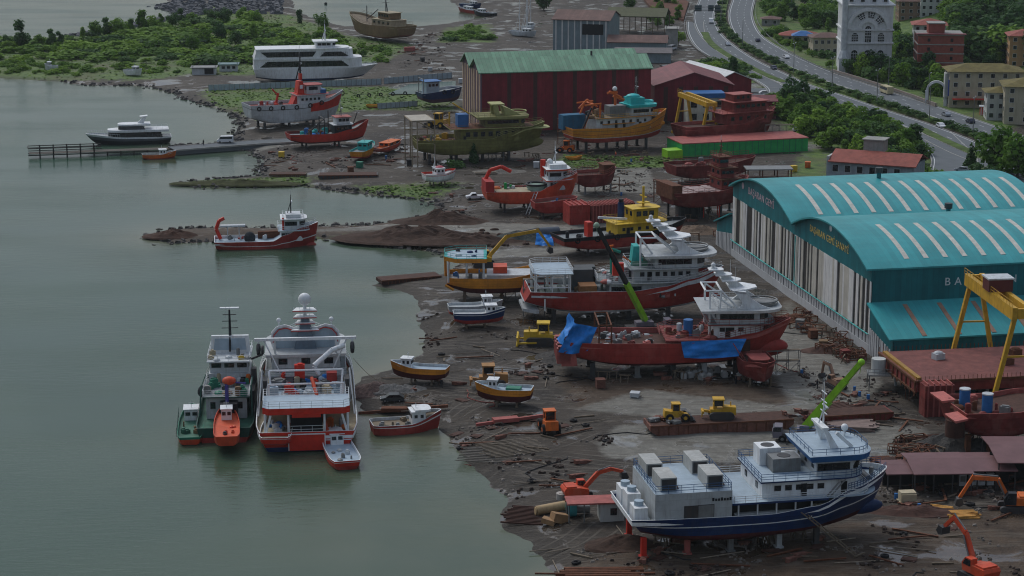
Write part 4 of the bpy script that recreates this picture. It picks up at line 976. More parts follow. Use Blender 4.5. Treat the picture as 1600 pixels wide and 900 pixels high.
# shack at the stern of the blue ship
sk = thing('site_cabin', 'small pale cabin with flat pink roof beside the stern of the blue ship', 'cabin', P(938,816), radians(6))
b = MB(); b.box(0, 3.6, 0, 3, 0, 2.9); b.build('wall', PALEW, sk); b = MB(); b.box(-5, 4, -.4, 3.4, 2.92, 3.15); b.build('roof', OXLT, sk); window(sk, 2.0, 0, 1.6, 1.0, 1.1, -pi/2)
b = MB()
for x in (-4.7, -2.4): b.tube((x, .2, 0), (x, .2, 2.92), .1)
b.build('roof_post', STEEL, sk)
# maroon canopies on the right
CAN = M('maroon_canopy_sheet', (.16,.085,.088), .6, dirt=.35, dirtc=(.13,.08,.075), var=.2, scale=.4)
def canopy(label, px, py, w, d, h, rise, rz, post=4, wall=False):
    r = thing('work_canopy', label, 'canopy', P(px, py), radians(rz))
    b = MB(); pr = [(-.3,h),(d*.55,h+rise),(d,h+rise*.6)]; b.yz([*pr, *[(y, z-.16) for y, z in reversed(pr)]], 0, w); b.build('roof', CAN, r)
    b = MB()
    for i in range(post):
        for y in (.1, d-.2): b.tube((.3+(w-.6)*i/(post-1), y, 0), (.3+(w-.6)*i/(post-1), y, h), .12, 0, 6)
    b.build('post', DSTEEL, r)
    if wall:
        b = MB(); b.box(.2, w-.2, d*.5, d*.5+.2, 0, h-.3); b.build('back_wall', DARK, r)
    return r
canopy('left maroon canopy touching the bow of the blue ship', 1384, 768, 6.5, 6, 2.9, .5, 4, wall=True)
canopy('sagging maroon canopy in the middle of the roofed work stalls', 1426, 772, 9.5, 9, 3.3, .9, 3, wall=True)
c3 = canopy('maroon canopy with white lockers beneath it', 1494, 768, 9.5, 8, 3.4, .7, 2, wall=True)
for k, x in enumerate((1.6, 3.2, 4.6, 6.0)):
    b = MB(); b.box(-.55, .55, -.5, .5, 0, 2.0+.1*(k % 2), 0); b.box(-.4, .4, -.56, -.5, .8, 1.7, 1); q = Vector(c3.location)+Matrix.Rotation(c3.rotation_euler.z,3,'Z') @ Vector((x,2.9,0)); loose(b, 'locker', [W2, STEEL], 'white locker under the maroon canopy by the excavator', 'locker', q, c3.rotation_euler.z, 'lockers under the canopy')
canopy('higher maroon shed roof at the right edge above the orange excavator', 1556, 766, 14, 12, 4.6, .8, 0, wall=True)
# platform by the hall
pf = thing('raised_platform', 'grey railed platform with a round tank at the teal hall corner', 'platform', P(1356,612), radians(-4))
b = MB(); b.box(0, 7, 0, 4, 2.9, 3.1); b.build('deck', STEEL, pf); b = MB()
for x in (.2, 6.8):
    for y in (.2, 3.8): b.tube((x,y,0), (x,y,2.9), .1)
b.build('leg', STEEL, pf); rail(pf, [(0,0,3.1),(7,0,3.1),(7,4,3.1)], 1.1, STEEL, 1.0)
b = MB(); b.tube((2,2.6,3.1), (2,2.6,5.6), 1.3, 0, 14); b.build('tank', PALEW, pf)
# ================================================================== ships
def sm(a, b, t): t = max(0., min(1., (t-a)/(b-a))); return t*t*(3-2*t)
def interp(tab, t):
    for (a, x), (b, y) in zip(tab[:-1], tab[1:]):
        if t <= b: return x+(y-x)*sm(a, b, t)
    return tab[-1][1]
class Ship:
    def __init__(s, name, label, cat, ps, pb, B, zk, dz=None, group=None, Ladd=0., water=False, rz=None, L=None):
        "ps, pb: photo pixels of the keel centre line's stern and bow end, at height zk above the ground (or the water)"
        if water: a = Vector((*G(*ps), 0)); c = Vector((*G(*pb), 0)); z = 0
        else: a = P(*ps, zk); c = P(*pb, zk); z = (a.z+c.z)/2-zk
        s.L = L or (Vector((c.x-a.x, c.y-a.y)).length+Ladd); s.B = B; s.zk = zk
        ang = atan2(c.y-a.y, c.x-a.x) if rz is None else radians(rz)
        m = (a+c)/2 if L is None else Vector((a.x+cos(ang)*s.L/2, a.y+sin(ang)*s.L/2, 0))
        s.loc = Vector((m.x, m.y, z)); s.ang = ang
        s.r = thing(name, label, cat, s.loc, ang, group)
    def X(s, t): return -s.L/2+s.L*t
    def W(s, x, y, z=0): return Vector((s.loc.x+cos(s.ang)*x-sin(s.ang)*y, s.loc.y+sin(s.ang)*x+cos(s.ang)*y, s.loc.z+z))
    def wd(s, t):
        B = s.B/2
        if t < .14: k = s.st+(1-s.st)*sin(pi/2*t/.14)
        elif t < s.full: k = 1
        else: u = (t-s.full)/(1-s.full); k = max(0., 1-u**s.pw)**.72
        return B*k
    def ztop(s, t): return interp(s.top, t)
    def hull(s, top, bands, mats, deck, rim=None, bul=1.0, st=.86, full=.55, pw=2.3, rake=.08, srake=.02, cut=1.0, foot=.6, flat=.92, bulb=None, rowp=.38, name='hull', N=26, D0=None, rimw=.16, ins=None, curve=2.0, paint=None):
        s.top = top; s.st = st; s.full = full; s.pw = pw; s.bul = bul
        L = s.L; zk = s.zk; D0 = D0 or min(z for _, z in top)-zk
        ends = [e for e, _ in bands]; vs_ = sorted(set([0]+[i/10 for i in range(1,10)]+ends+[1.0]))
        ts = [sin(pi/2*i/N)**.9 if 0 else 1-(1-i/N)**1.35 for i in range(N+1)]
        b = MB(); grid = {}
        for side in (-1, 1):
            for i, t in enumerate(ts):
                wd = s.wd(t); zt = s.ztop(t)
                u = max(0, (t-(s.full-.2))/(1-s.full+.2)); wb = s.B/2*flat*max(0, 1-u**1.7)**1.1*(.55+.45*min(1, t/.28))
                zb = zk+cut*max(0, (.22-t)/.22)**1.6+foot*max(0, (t-.84)/.16)**2
                for v in vs_:
                    ext = zt-zk-D0
                    z = zb+(zk+D0-zb)*v+ext*v**curve
                    p = rowp+1.0*sm(.6, 1, t); hb = wb+(wd-wb)*v**p
                    x = -L/2+L*t-rake*L*(1-v)*sm(.62, 1, t)+srake*L*(1-v)*sm(.25, 0, t)
                    grid[(side, i, v)] = len(b.v); b.v.append((x, side*hb, z))
        def band(v):
            for e, m in bands:
                if v < e-1e-6: return m
            return bands[-1][1]
        for side in (-1, 1):
            for i in range(N):
                for v0, v1 in zip(vs_[:-1], vs_[1:]):
                    q = [grid[(side,i,v0)], grid[(side,i+1,v0)], grid[(side,i+1,v1)], grid[(side,i,v1)]]
                    pm_ = paint(ts[i], v0) if paint else None; b.f.append(tuple(q if side < 0 else q[::-1])); b.mi.append(band(v0) if pm_ is None else pm_); b.smooth.append(False)
        for i in range(N):
            q = [grid[(-1,i,0)], grid[(1,i,0)], grid[(1,i+1,0)], grid[(-1,i+1,0)]]; b.f.append(tuple(q)); b.mi.append(band(0)); b.smooth.append(False)
        for v0, v1 in zip(vs_[:-1], vs_[1:]):
            b.f.append((grid[(1,0,v0)], grid[(-1,0,v0)], grid[(-1,0,v1)], grid[(1,0,v1)])); b.mi.append(band(v0)); b.smooth.append(False)
        nm = len(mats); ins = rimw if ins is None else ins
        # rim, inner bulwark
        inn = {}
        for i, t in enumerate(ts):
            xt = b.v[grid[(-1,i,1.0)]]; w = max(0, s.wd(t)-ins); xi = xt[0]+(ins if i == 0 else 0)-(ins*1.4*sm(.8,1,t))
            for side in (-1, 1):
                inn[(side,i)] = (len(b.v), len(b.v)+1, len(b.v)+2); b.v += [(xi, side*w, xt[2]+.03), (xi, side*w, s.ztop(t)-bul), (xt[0], side*s.wd(t), xt[2]+.03)]
        for side in (-1, 1):
            for i in range(N):
                a, c = inn[(side,i)], inn[(side,i+1)]; g0, g1 = grid[(side,i,1.0)], grid[(side,i+1,1.0)]
                for q, m in (((g0,g1,c[2],a[2]), nm), ((a[2],c[2],c[0],a[0]), nm), ((a[0],c[0],c[1],a[1]), nm)):
                    b.f.append(q if side < 0 else q[::-1]); b.mi.append(m); b.smooth.append(False)
        a, c = inn[(1,0)], inn[(-1,0)]
        for q in ((a[0],c[0],c[1],a[1]), (a[2],c[2],c[0],a[0]), (grid[(1,0,1.0)],grid[(-1,0,1.0)],c[2],a[2])): b.f.append(q); b.mi.append(nm); b.smooth.append(False)
        if bulb:
            bx, bz, br, bl, bm = bulb; bx = L/2-br*bl-.4; b.sphere((bx, 0, bz), br, bm, 14, 10, (bl, .85, 1))
        s.h = b.build(name, mats+[rim or mats[bands[-1][1]]], s.r)
        d = MB()
        for i in range(N):
            q = [b.v[inn[(-1,i)][1]], b.v[inn[(-1,i+1)][1]], b.v[inn[(1,i+1)][1]], b.v[inn[(1,i)][1]]]; d.add(q, [(0,1,2,3)])
        d.build('deck', deck, s.r); return s
    def dz(s, t): return s.ztop(t)-s.bul
    def plan(s, x0, x1, w, front=0., back=0.):
        h = w/2; pts = []
        if back: pts += [(x0+back, h), (x0, h-back), (x0, -h+back), (x0+back, -h)]
        else: pts += [(x0, h), (x0, -h)]
        if front:
            n = 6; pts += [(x1-front+front*sin(pi/2*i/n), -h*(.35+.65*cos(pi/2*i/n))) for i in range(n+1)] + [(x1-front+front*cos(pi/2*i/n), h*(.35+.65*sin(pi/2*i/n))) for i in range(n+1)]
        else: pts += [(x1, -h), (x1, h)]
        return pts
    def house(s, name, x0, x1, w, z0, h, mat, front=0., sw=None, fw=None, bw=None, y=0, inset=0., roof=None, over=.4, roofh=.18, roofm=None, doors=(), back=0.):
        b = MB(); pl = [(a, c+y) for a, c in s.plan(x0, x1, w, front, back)]; b.prism(pl, z0, z0+h, 0, inset=inset); o = b.build(name, mat, s.r)
        if sw:
            n, ww, hh, zo = sw[:4]; xa = x0+(sw[4] if len(sw) > 4 else .6); xb = x1-front-(sw[5] if len(sw) > 5 else .3)
            for k in range(n):
                for sd in (-1, 1): window(o, xa+(xb-xa)*(k+.5)/n, y+sd*w/2*(1-inset*.5), z0+zo, ww, hh, sd*pi/2)
        if fw:
            n, ww, hh, zo = fw[:4]; wf = w*(.35 if front else .9)
            for k in range(n): window(o, x1, y-wf/2+wf*(k+.5)/n, z0+zo, ww, hh, 0)
            if front:
                for sd in (-1, 1):
                    for q in (.33, .62):
                        a = q*pi/2; px_ = x1-front+front*sin(a); py_ = sd*w/2*(.35+.65*cos(a)); window(o, px_, y+py_, z0+zo, ww*.9, hh, sd*atan2(.65*w/2*front*0+cos(a)*1.0, sin(a)*1.2) if 0 else sd*(pi/2-a*.9))
        if bw:
            n, ww, hh, zo = bw[:4]
            for k in range(n): window(o, x0, y-w/2+w*(k+.5)/n, z0+zo, ww, hh, pi)
        for dx, sd in doors: window(o, dx, y+sd*w/2*(1-inset*.3), z0+1.05, .9, 1.9, sd*pi/2, name='door', glass=DARK)
        if roof is not None:
            b = MB(); pl = [(a, c+y) for a, c in s.plan(x0-over, x1+over, w+2*over, front+over if front else 0)]; b.prism(pl, z0+h+.005, z0+h+roofh, 0, mt=1); b.build('roof', [roof, roofm or roof], o)
        return o
    def box(s, name, x0, x1, y0, y1, z0, z1, mat, parent=None): b = MB(); b.box(x0, x1, y0, y1, z0, z1); return b.build(name, mat, parent or s.r)
    def slab(s, name, x0, x1, w, z, th, mat, matt=None, front=0, y=0, back=0.):
        b = MB(); b.prism([(a, c+y) for a, c in s.plan(x0, x1, w, front, back)], z, z+th, 0, mt=1); return b.build(name, [mat, matt or mat], s.r)
    def rail(s, pts, h=1.0, mat=None, **k): return rail(s.r, pts, h, mat, **k)
    def raildeck(s, x0, x1, w, z, h=1.0, mat=None, front=0, skip_back=False, back=0., **k):
        pl = [(a, c, z) for a, c in s.plan(x0+.1, x1-.1, w-.2, front, back)]
        return rail(s.r, pl, h, mat, closed=not skip_back, **k)
    def edge_rail(s, t0, t1, h, mat, n=14, z=None, ins=.1, **k):
        for sd in (-1, 1):
            pts = []
            for i in range(n+1):
                t = t0+(t1-t0)*i/n; pts.append((s.X(t), sd*max(.05, s.wd(t)-ins), (s.ztop(t) if z is None else z)))
            rail(s.r, pts, h, mat, **k)
    def mast(s, x, z0, h, mat=None, bars=(.5,.75,.95), bw=2.2, r=.16, y=0, radar=True, top=True):
        mat = mat or W; b = MB(); b.tube((x,y,z0), (x,y,z0+h), r, 0, 6, r*.5)
        for k in bars: b.beam((x,y-bw/2*(1.2-k*.5),z0+h*k), (x,y+bw/2*(1.2-k*.5),z0+h*k), .12)
        b.tube((x-h*.18,y,z0), (x,y,z0+h*.6), r*.6, 0, 5)
        o = b.build('mast', mat, s.r)
        if radar: b = MB(); b.box(x+.1,x+.35,y-1.1,y+1.1,z0+h*.62,z0+h*.62+.18); b.tube((x+.2,y,z0+h*.55), (x+.2,y,z0+h*.62), .15); b.build('radar', W, o)
        if top: b = MB(); b.tube((x,y,z0+h), (x,y,z0+h*1.3), .04, 0, 4); b.tube((x,y+.7,z0+h*.8), (x,y+.7,z0+h*1.25), .03, 0, 4); b.build('antenna', RWHITE, o)
        return o
    def bits(s, name, segs, r, mat, n=6): 
        b = MB()
        for p, q in segs: b.tube(p, q, r, 0, n)
        return b.build(name, mat, s.r)
    def props(s, ts, label, group, w=.5, mat=None, side=.62, mats=None, h=None):
        for k, t in enumerate(ts):
            for sd in (-1, 1):
                y = sd*s.B/2*side; wp = s.W(s.X(t), y); g_ = hq(wp.x, wp.y); hh = s.loc.z+s.zk+.25-g_
                b = MB(); b.obox((0,0,hh/2), (w,w,hh)); b.box(-w*.8, w*.8, -w*.8, w*.8, -.1, .25)
                o = tag(b.build('keel_support', (mats[k % len(mats)] if mats else mat or DSTEEL)), label, 'support', group); o.location = (wp.x, wp.y, g_); o.rotation_euler = (0,0,s.ang)
    def ladder(s, name, label, p, q, w=.9, mat=None):
        a = s.W(*p); c = s.W(*q); b = MB(); d = (c-a); n = int(d.length/.7); u = Vector((-d.y, d.x, 0)).normalized()*w/2
        b.beam(u, d+u, .14); b.beam(-u, d-u, .14)
        for i in range(1, n): b.tube(d*i/n-u, d*i/n+u, .05, 0, 4)
        o = tag(b.build(name, mat or STEEL), label, 'ladder'); o.location = a; return o
def swoop(s, x0, x1, w, z, h, mat):
    "the leaning white arch with swept wing shelves that these seiners carry on the bridge roof; x0 aft, x1 forward"
    l = x1-x0; b = MB(); F_ = lambda u: x0+u*l
    for sd in (-1, 1):
        y = sd*w*.42
        b.xz([(F_(1.0),z),(F_(.80),z+h*.10),(F_(.62),z+h*.26),(F_(.50),z+h*.44),(F_(.28),z+h*.50),(F_(.33),z+h*.38),(F_(.42),z+h*.24),(F_(.44),z+h*.12),(F_(.34),z)], *sorted((y, y-sd*.35)))
    b.xz([(F_(.24),z+h*.50),(F_(.50),z+h*.455),(F_(.50),z+h*.40),(F_(.30),z+h*.42)], -w*.42, w*.42)
    pl = [(F_(.22),-w*.36),(F_(.52),-w*.32),(F_(.74),-1.0),(F_(.74),1.0),(F_(.52),w*.32),(F_(.22),w*.36)]; b.prism(pl, z+h*.46, z+h*.50)
    b.xz([(F_(.26),z+h*.5),(F_(.50),z+h*.5),(F_(.20),z+h*.80),(F_(-.02),z+h*1.0),(F_(-.12),z+h*1.0),(F_(.06),z+h*.76)], -.45, .45)
    for u, k, q in ((.24,.66,.8),(.12,.80,.62),(.0,.93,.46)):
        pl = [(F_(u-.16),-w*.26*q),(F_(u+.10),-w*.24*q),(F_(u+.26*q),-.5),(F_(u+.26*q),.5),(F_(u+.10),w*.24*q),(F_(u-.16),w*.26*q)]; b.prism(pl, z+h*k, z+h*k+.22)
    o = b.build('radar_arch', mat, s.r)
    b = MB(); b.sphere((F_(-.07), 0, z+h*1.06), .45, 0, 10, 7); b.build('radar_dome', W, o); b = MB()
    for yy in (-w*.35, w*.35): b.tube((F_(.3), yy, z+h*.5), (F_(.3), yy, z+h*1.1), .035, 0, 4)
    b.build('antenna', RWHITE, o)
def tyres(s, lst, r=.5):
    for x, y, z in lst: b = MB(); b.ring((x,y,z), r, .18, 0, 12, 6, 'y'); b.build('tyre_fender', RUBBER, s.r)
def clutter(s, x0, x1, y0, y1, z, n, mats, name='deck_gear', seed=1, smax=1.2):
    r = random.Random(seed)
    for k in range(n):
        b = MB(); x = r.uniform(x0, x1); y = r.uniform(y0, y1); a = r.uniform(.3, smax); c = r.uniform(.3, smax); h = r.uniform(.3, smax); q = r.random()
        if q < .5: b.obox((x,y,z+h/2), (a,c,h), r.uniform(0,3)); b.obox((x+.1,y,z+h+.1), (a*.6,c*.7,.2), r.uniform(0,3))
        elif q < .75: b.tube((x,y,z), (x,y,z+h), a*.4, 0, 10); b.tube((x,y,z+h), (x,y,z+h+.12), a*.3, 0, 10)
        else: b.sphere((x,y,z+.1), a*.7, 0, 8, 5, (1.3,1,.6))
        b.build({0:'crate',1:'drum',2:'net_heap'}[0 if q < .5 else 1 if q < .75 else 2], r.choice(mats), s.r)

# ---------------------------------------------------------------- 1 blue and white ship, lower right
s = Ship('cargo_ship', 'blue and white ship propped up on the mud with deck containers', 'ship', (972,829), (1380,801), 14.2, 2.6, Ladd=.6)
s.hull([(0,6.3),(.5,6.1),(.68,6.9),(.82,8.7),(1,9.9)], [(.24,0),(.60,1),(.64,2),(1,1)], [ANTIF, BLUE, W], DECKB, W, bul=.9, st=.92, full=.6, rake=.075, bulb=(0,4.0,1.25,3.2,1), srake=.05)
X = s.X; hw = s.B/2
aft = s.house('aft_house', X(.085), X(.365), s.B-.7, 5.3, 4.5, PGREY, roof=PGREY, over=.0, roofm=DECKB)
window(aft, X(.215), -hw+.35, 6.6, 2.0, 2.9, -pi/2, name='roller_door', glass=DSTEEL); window(aft, X(.27), -hw+.35, 6.9, 2.4, 2.4, -pi/2, name='vent_grille', glass=STEEL)
mk = MB(); [mk.box(X(.292)+i*.42, X(.292)+i*.42+.3, -hw+.30, -hw+.35, 8.55, 8.9+.12*(i % 3 == 0)) for i in range(7)]; mk.build('name_mark', BLACK, s.r)
s.raildeck(X(.085), X(.365), s.B-.8, 10.0, 1.15, RBLUE, bars=3)
for x, y in ((.13,3.5),(.14,-3.2),(.30,3.7),(.31,-3.0)):
    b = MB(); b.box(X(x)-1.2, X(x)+1.2, y-2.5, y+2.5, 10.02, 12.0, 0); c_ = b.build('deck_container', M('grey_white_container', (.40,.41,.39), .6, dirt=.4), s.r)
    b = MB(); b.box(X(x)-1.0, X(x)+1.0, y-2.58, y-2.5, 10.2, 11.8); b.build('grille', DSTEEL, c_)
    b = MB(); b.tube((X(x)+1.4, y-1.5, 10.0), (X(x)+1.4, y+1.8, 10.5), .35, 0, 8); b.build('pipe', RUST, s.r)
for y, h in ((4.5,2.4),(.5,2.9),(-3.8,2.2)):
    b = MB(); b.box(X(.02), X(.068), y-1.5, y+1.5, 5.4, 5.4+h); l_ = b.build('stern_locker', W, s.r); b = MB(); b.tube((X(.044), y, 5.4+h), (X(.044), y, 6.1+h), .7, 0, 10); b.build('vent_cap', DECKB, l_)
# mid deck on posts
s.slab('upper_deck', X(.366), X(.72), s.B-.4, 7.7, .3, BLUE, DECKB)
b = MB(); b.box(X(.367), X(.70), -hw+1.6, hw-1.6, 5.2, 7.5); b.build('gallery_shade', DARK, s.r)  # solid near-black block stands in for shade in the open side gallery
b = MB()
for t in (.39,.46,.53,.60,.66):
    for sd in (-1,1): b.beam((X(t), sd*(hw-.5), 5.2), (X(t), sd*(hw-.5), 7.7), .2)
b.build('deck_post', W2, s.r)
s.raildeck(X(.37), X(.9), s.B-.4, 8.0, 1.0, RWHITE, bars=3, front=3.0)
b = MB(); b.box(X(.38), X(.6), -hw+.8, -hw+1.5, 5.2, 6.2); b.build('net_bin', PGREY, s.r)
# forward house and bridge
s.slab('forecastle_deck', X(.66), X(.93), s.B-1.2, 7.84, .06, DECKB, front=4.5)
fh = s.house('forward_house', X(.485), X(.86), s.B-3.6, 7.86, 2.5, W, front=2.5, sw=(5,1.0,.8,1.5,1.5,3), bw=(2,1.0,.9,1.4), doors=((X(.64),-1),(X(.79),-1)))
s.slab('bridge_deck', X(.475), X(.88), s.B-2.2, 10.4, .22, BLUE, DECKB, front=3.5); s.raildeck(X(.475), X(.88), s.B-2.2, 10.62, 1.1, RBLUE, front=3.5, bars=3)
br = s.house('bridge', X(.69), X(.865), s.B-4.6, 10.63, 2.3, W2, front=2.2, inset=-.03, sw=(5,1.35,1.1,1.35,.3,.1), fw=(3,1.3,1.1,1.35), bw=(3,1.2,1.0,1.3))
b = MB(); b.prism(s.plan(X(.665), X(.905), s.B-3.0, 3.0), 12.95, 13.9, 0, mt=1, inset=-.06); b.build('bridge_roof', [MBLUE, DECKB], s.r)
s.raildeck(X(.665), X(.90), s.B-3.2, 13.92, .9, RBLUE, front=3.0, bars=2)
b = MB(); b.xz([(X(.76),13.9),(X(.79),13.9),(X(.745),16.8),(X(.73),16.8)], -2.6, -2.1); b.xz([(X(.76),13.9),(X(.79),13.9),(X(.745),16.8),(X(.73),16.8)], 2.1, 2.6); b.box(X(.725), X(.75), -2.6, 2.6, 16.8, 17.1); b.beam((X(.78),-2.3,16.2), (X(.84),-2.3,14.0), .5); o = b.build('radar_arch', W, s.r)
s.mast(X(.75), 15.5, 6.5, W, bw=3)
b = MB(); b.sphere((X(.86), 3.2, 15.2), .55); b.tube((X(.86),3.2,13.9), (X(.86),3.2,15), .15); b.build('radar_dome', W, s.r)
for x, y, w, h, mt in ((.565,3.0,3.2,2.6,W),(.60,-.5,4.2,2.0,STEEL),(.645,2.5,2.6,1.2,W2)):
    b = MB(); b.box(X(x)-w/2, X(x)+w/2, y-1.6, y+1.6, 10.64, 10.64+h); u_ = b.build('air_unit', mt, s.r); b = MB(); b.tube((X(x),y,10.64+h), (X(x),y,10.7+h), 1.0, 0, 12); b.build('fan_grille', DSTEEL, u_)
b = MB(); [b.tube((X(.668)+.5*i, -hw+1.1, 5.2), (X(.668)+.5*i, -hw+1.1, 6.9), .28, 0, 8) for i in range(4)]; b.build('gas_bottle', M('olive_bottle', (.3,.28,.2)), s.r)
s.edge_rail(.80, .985, 1.0, RBLUE, bars=3)
s.bits('stair', [((X(.72),-hw+1.1,7.9),(X(.775),-hw+1.1,10.4)), ((X(.735),-hw+1.1,7.9),(X(.79),-hw+1.1,10.4))], .12, STEEL)
b = MB(); b.tube((X(.94),0,8.9), (X(.94),0,9.9), .35); b.tube((X(.915),1.6,8.7), (X(.915),-1.6,8.7), .5, 0, 10); b.build('windlass', STEEL, s.r)
s.props((.06,.22,.38,.56,.70), 'short propping post under the blue and white ship', 'props under the blue ship', .75, mats=[BRED, OXLT, STEEL, PGREY, DSTEEL])
s.ladder('gangway_ladder', 'long metal gangway leaning from the blue ship down to the mud', (X(.62), -hw+.2, 6.3), (X(.80), -hw-3.0, .3), 1.1, WOOD)
blue = s

# ---------------------------------------------------------------- 2 red seiner with blue tarpaulins
s = Ship('fishing_ship', 'red oxide seiner with white bridge and blue tarpaulins amidships', 'ship', (897,560), (1226,556), 12.4, 2.6, Ladd=2.)
s.hull([(0,7.0),(.50,6.8),(.62,7.3),(.80,8.3),(1,10.0)], [(.10,1),(1,0)], [RED, ANTIF], RUSTD, OXLT, bul=1.0, full=.56, rake=.10, bulb=(0,4.5,2.0,2.6,0), srake=-.02, cut=1.6)
X = s.X; hw = s.B/2
red = s
sd_ = s.house('shelter_deck', X(.42), X(.84), s.B-.8, 7.0, .35, OXIDE, front=8)
b = MB(); b.box(X(.46), X(.8), -hw+1.4, hw-1.4, 4.9, 7.0); b.build('engine_casing', RUSTD, s.r)
s.raildeck(X(.40), X(.62), s.B-.6, 7.36, 1.1, RRED, back=3.0, bars=3)
lo = s.house('lower_house', X(.64), X(.87), s.B-3.8, 7.36, 2.5, W, front=3.5, sw=(3,1.0,.8,1.6), doors=((X(.70),-1),))
b = MB(); b.box(X(.675), X(.735), -hw+2.2, -hw+2.29, 7.8, 9.6); b.build('blue_door_panel', BLUE, lo)
s.slab('bridge_deck', X(.61), X(.92), s.B-2.2, 9.87, .2, OXIDE, DECKG, front=3.2); s.raildeck(X(.61), X(.92), s.B-2.2, 10.07, 1.0, RRED, front=3.2, bars=2)
s.house('bridge', X(.65), X(.885), s.B-3.6, 10.08, 2.15, W2, front=2.6, sw=(4,1.6,1.15,1.3), fw=(3,1.2,1.1,1.3), bw=(2,1.2,1.0,1.3))
b = MB(); b.prism(s.plan(X(.585), X(.945), s.B-1.6, 5.0), 12.25, 12.8, 0, mt=1, inset=-.04); b.build('bridge_roof', [W, PGREY], s.r)
b = MB(); b.ring((X(.865),0,13.6), 2.9, .16, 0, 24, 5); b.ring((X(.865),0,13.1), 2.9, .16, 0, 24, 5); b.tube((X(.865),0,12.76), (X(.865),0,13.3), 2.6, 0, 20); b.build('top_bridge', STEEL, s.r)
s.raildeck(X(.65), X(.78), s.B-2.4, 12.76, 1.1, RWHITE, bars=3)
swoop(s, X(.66), X(.90), s.B-3, 12.7, 7.2, W)
s.bits('boom_frame', [((X(.62),-3.5,16.0),(X(.72),-3.5,13)), ((X(.62),3.5,16.0),(X(.72),3.5,13)), ((X(.60),-3.5,16.2),(X(.67),-3.5,16.2)), ((X(.62),-3.5,16),(X(.62),-3.5,7.4)), ((X(.67),-3.5,16.2),(X(.745),-3.5,12.9)), ((X(.665),-3.5,12.8),(X(.67),-3.5,16.2)), ((X(.60),3.5,16.2),(X(.67),3.5,16.2)), ((X(.60),-3.5,16.2),(X(.60),3.5,16.2)), ((X(.67),-3.5,16.2),(X(.67),3.5,16.2)), ((X(.62),3.5,16),(X(.62),3.5,7.4))], .2, W)
s.edge_rail(.66, .985, 1.2, RRED, bars=3, sp=1.2)
clutter(s, X(.12), X(.40), -4.8, 4.8, 5.5, 46, [STEEL, OXIDE, OXLT, DSTEEL, PGREY, W2], seed=3, smax=1.5); clutter(s, X(.43), X(.64), -4.8, 4.8, 7.36, 26, [STEEL, OXIDE, RUST, MBLUE, TAN, W2], seed=4, smax=1.6)
b = MB(); b.tube((X(.53),-2,7.4), (X(.53),-2,10.4), .9, 0, 12); b.build('blue_tank', MBLUE, s.r)
s.bits('gantry', [((X(.125),y,5),(X(.125),y,10.2)) for y in (-5,5)]+[((X(.18),y,5),(X(.18),y,10.2)) for y in (-5,5)]+[((X(.125),-5,10.2),(X(.125),5,10.2)),((X(.18),-5,10.2),(X(.18),5,10.2)),((X(.125),-5,10.2),(X(.18),-5,10.2)),((X(.125),5,10.2),(X(.18),5,10.2)),((X(.125),-5,7.5),(X(.18),-5,7.5))], .16, RUST)
b = MB(); b.xz([(X(-.04),2.5),(X(.03),2.5),(X(.02),5.9),(X(-.055),5.9)], -5.2, 5.2)
for i in range(4): b.box(X(-.055)-.25, X(-.0), -5.2+i*2.6, -4.0+i*2.6, 3.0, 5.9)
b.build('stern_ramp', OXLT, s.r)
def tarp(nm, label, corners, mat, par_loc, rz, seed, amp=.5, n=16, th=.05):
    "a draped sheet between four corner points with folds"
    a, c, d, e = [Vector(p) for p in corners]; r = random.Random(seed); b = MB(); vs = []
    nn = ((c-a).cross(e-a)).normalized(); ph = r.uniform(0, 6)
    for k in (0, 1):
        for i in range(n+1):
            for j in range(n+1):
                u, v = i/n, j/n; p = (a*(1-u)+c*u)*(1-v)+(e*(1-u)+d*u)*v
                w = amp*(sin(u*9+ph+v*3)*.35+sin(v*7+u*5+ph)*.3+(fbm(np.array(u*5+seed), np.array(v*5))-.47)*1.5)
                vs.append(p+nn*w+Vector((0,0,-amp*.6*sin(pi*u)*v))+nn*(-th*k))
    m_ = (n+1)*(n+1)
    for k in (0, 1):
        for i in range(n):
            for j in range(n): q = [i*(n+1)+j, (i+1)*(n+1)+j, (i+1)*(n+1)+j+1, i*(n+1)+j+1]; q = [x+k*m_ for x in q]; b.f.append(tuple(q if k == 0 else q[::-1])); b.mi.append(0); b.smooth.append(True)
    b.v = [tuple(p) for p in vs]; o = tag(b.build(nm, mat), label, 'tarpaulin'); o.location = par_loc; o.rotation_euler = (0,0,rz); return o
tarp('tarpaulin', 'blue tarpaulin hung over the side of the red seiner amidships', [(X(.485),-hw-.3,7.3),(X(.775),-hw-.5,7.8),(X(.74),-hw-.7,4.6),(X(.50),-hw-.6,4.3)], TARP, s.loc, s.ang, 2)
tarp('tarpaulin', 'tall blue tarpaulin wrapped round the stern frame of the red seiner', [(X(.015),-4.6,10.6),(X(.115),-5.3,9.9),(X(.075),-5.6,5.6),(X(-.055),-5.2,5.3)], TARP, s.loc, s.ang, 5, .9)
tarp('tarpaulin', 'dark folded blue tarpaulin behind the stern frame of the red seiner', [(X(-.055),-5.0,5.3),(X(.015),-4.4,10.7),(X(.02),3.6,10.4),(X(-.055),3.8,5.5)], TARP, s.loc, s.ang, 9, .7)
s.props((.1,.3,.46,.6,.74), 'square steel post under the red seiner', 'posts under the red seiner', .9, mats=[DSTEEL, STEEL, DSTEEL, PGREY])
s.ladder('ladder', 'thin ladder leaning on the side of the red seiner below its bridge', (X(.72), -hw-.2, 7.0), (X(.82), -hw-2.0, .3), .9, OXLT)

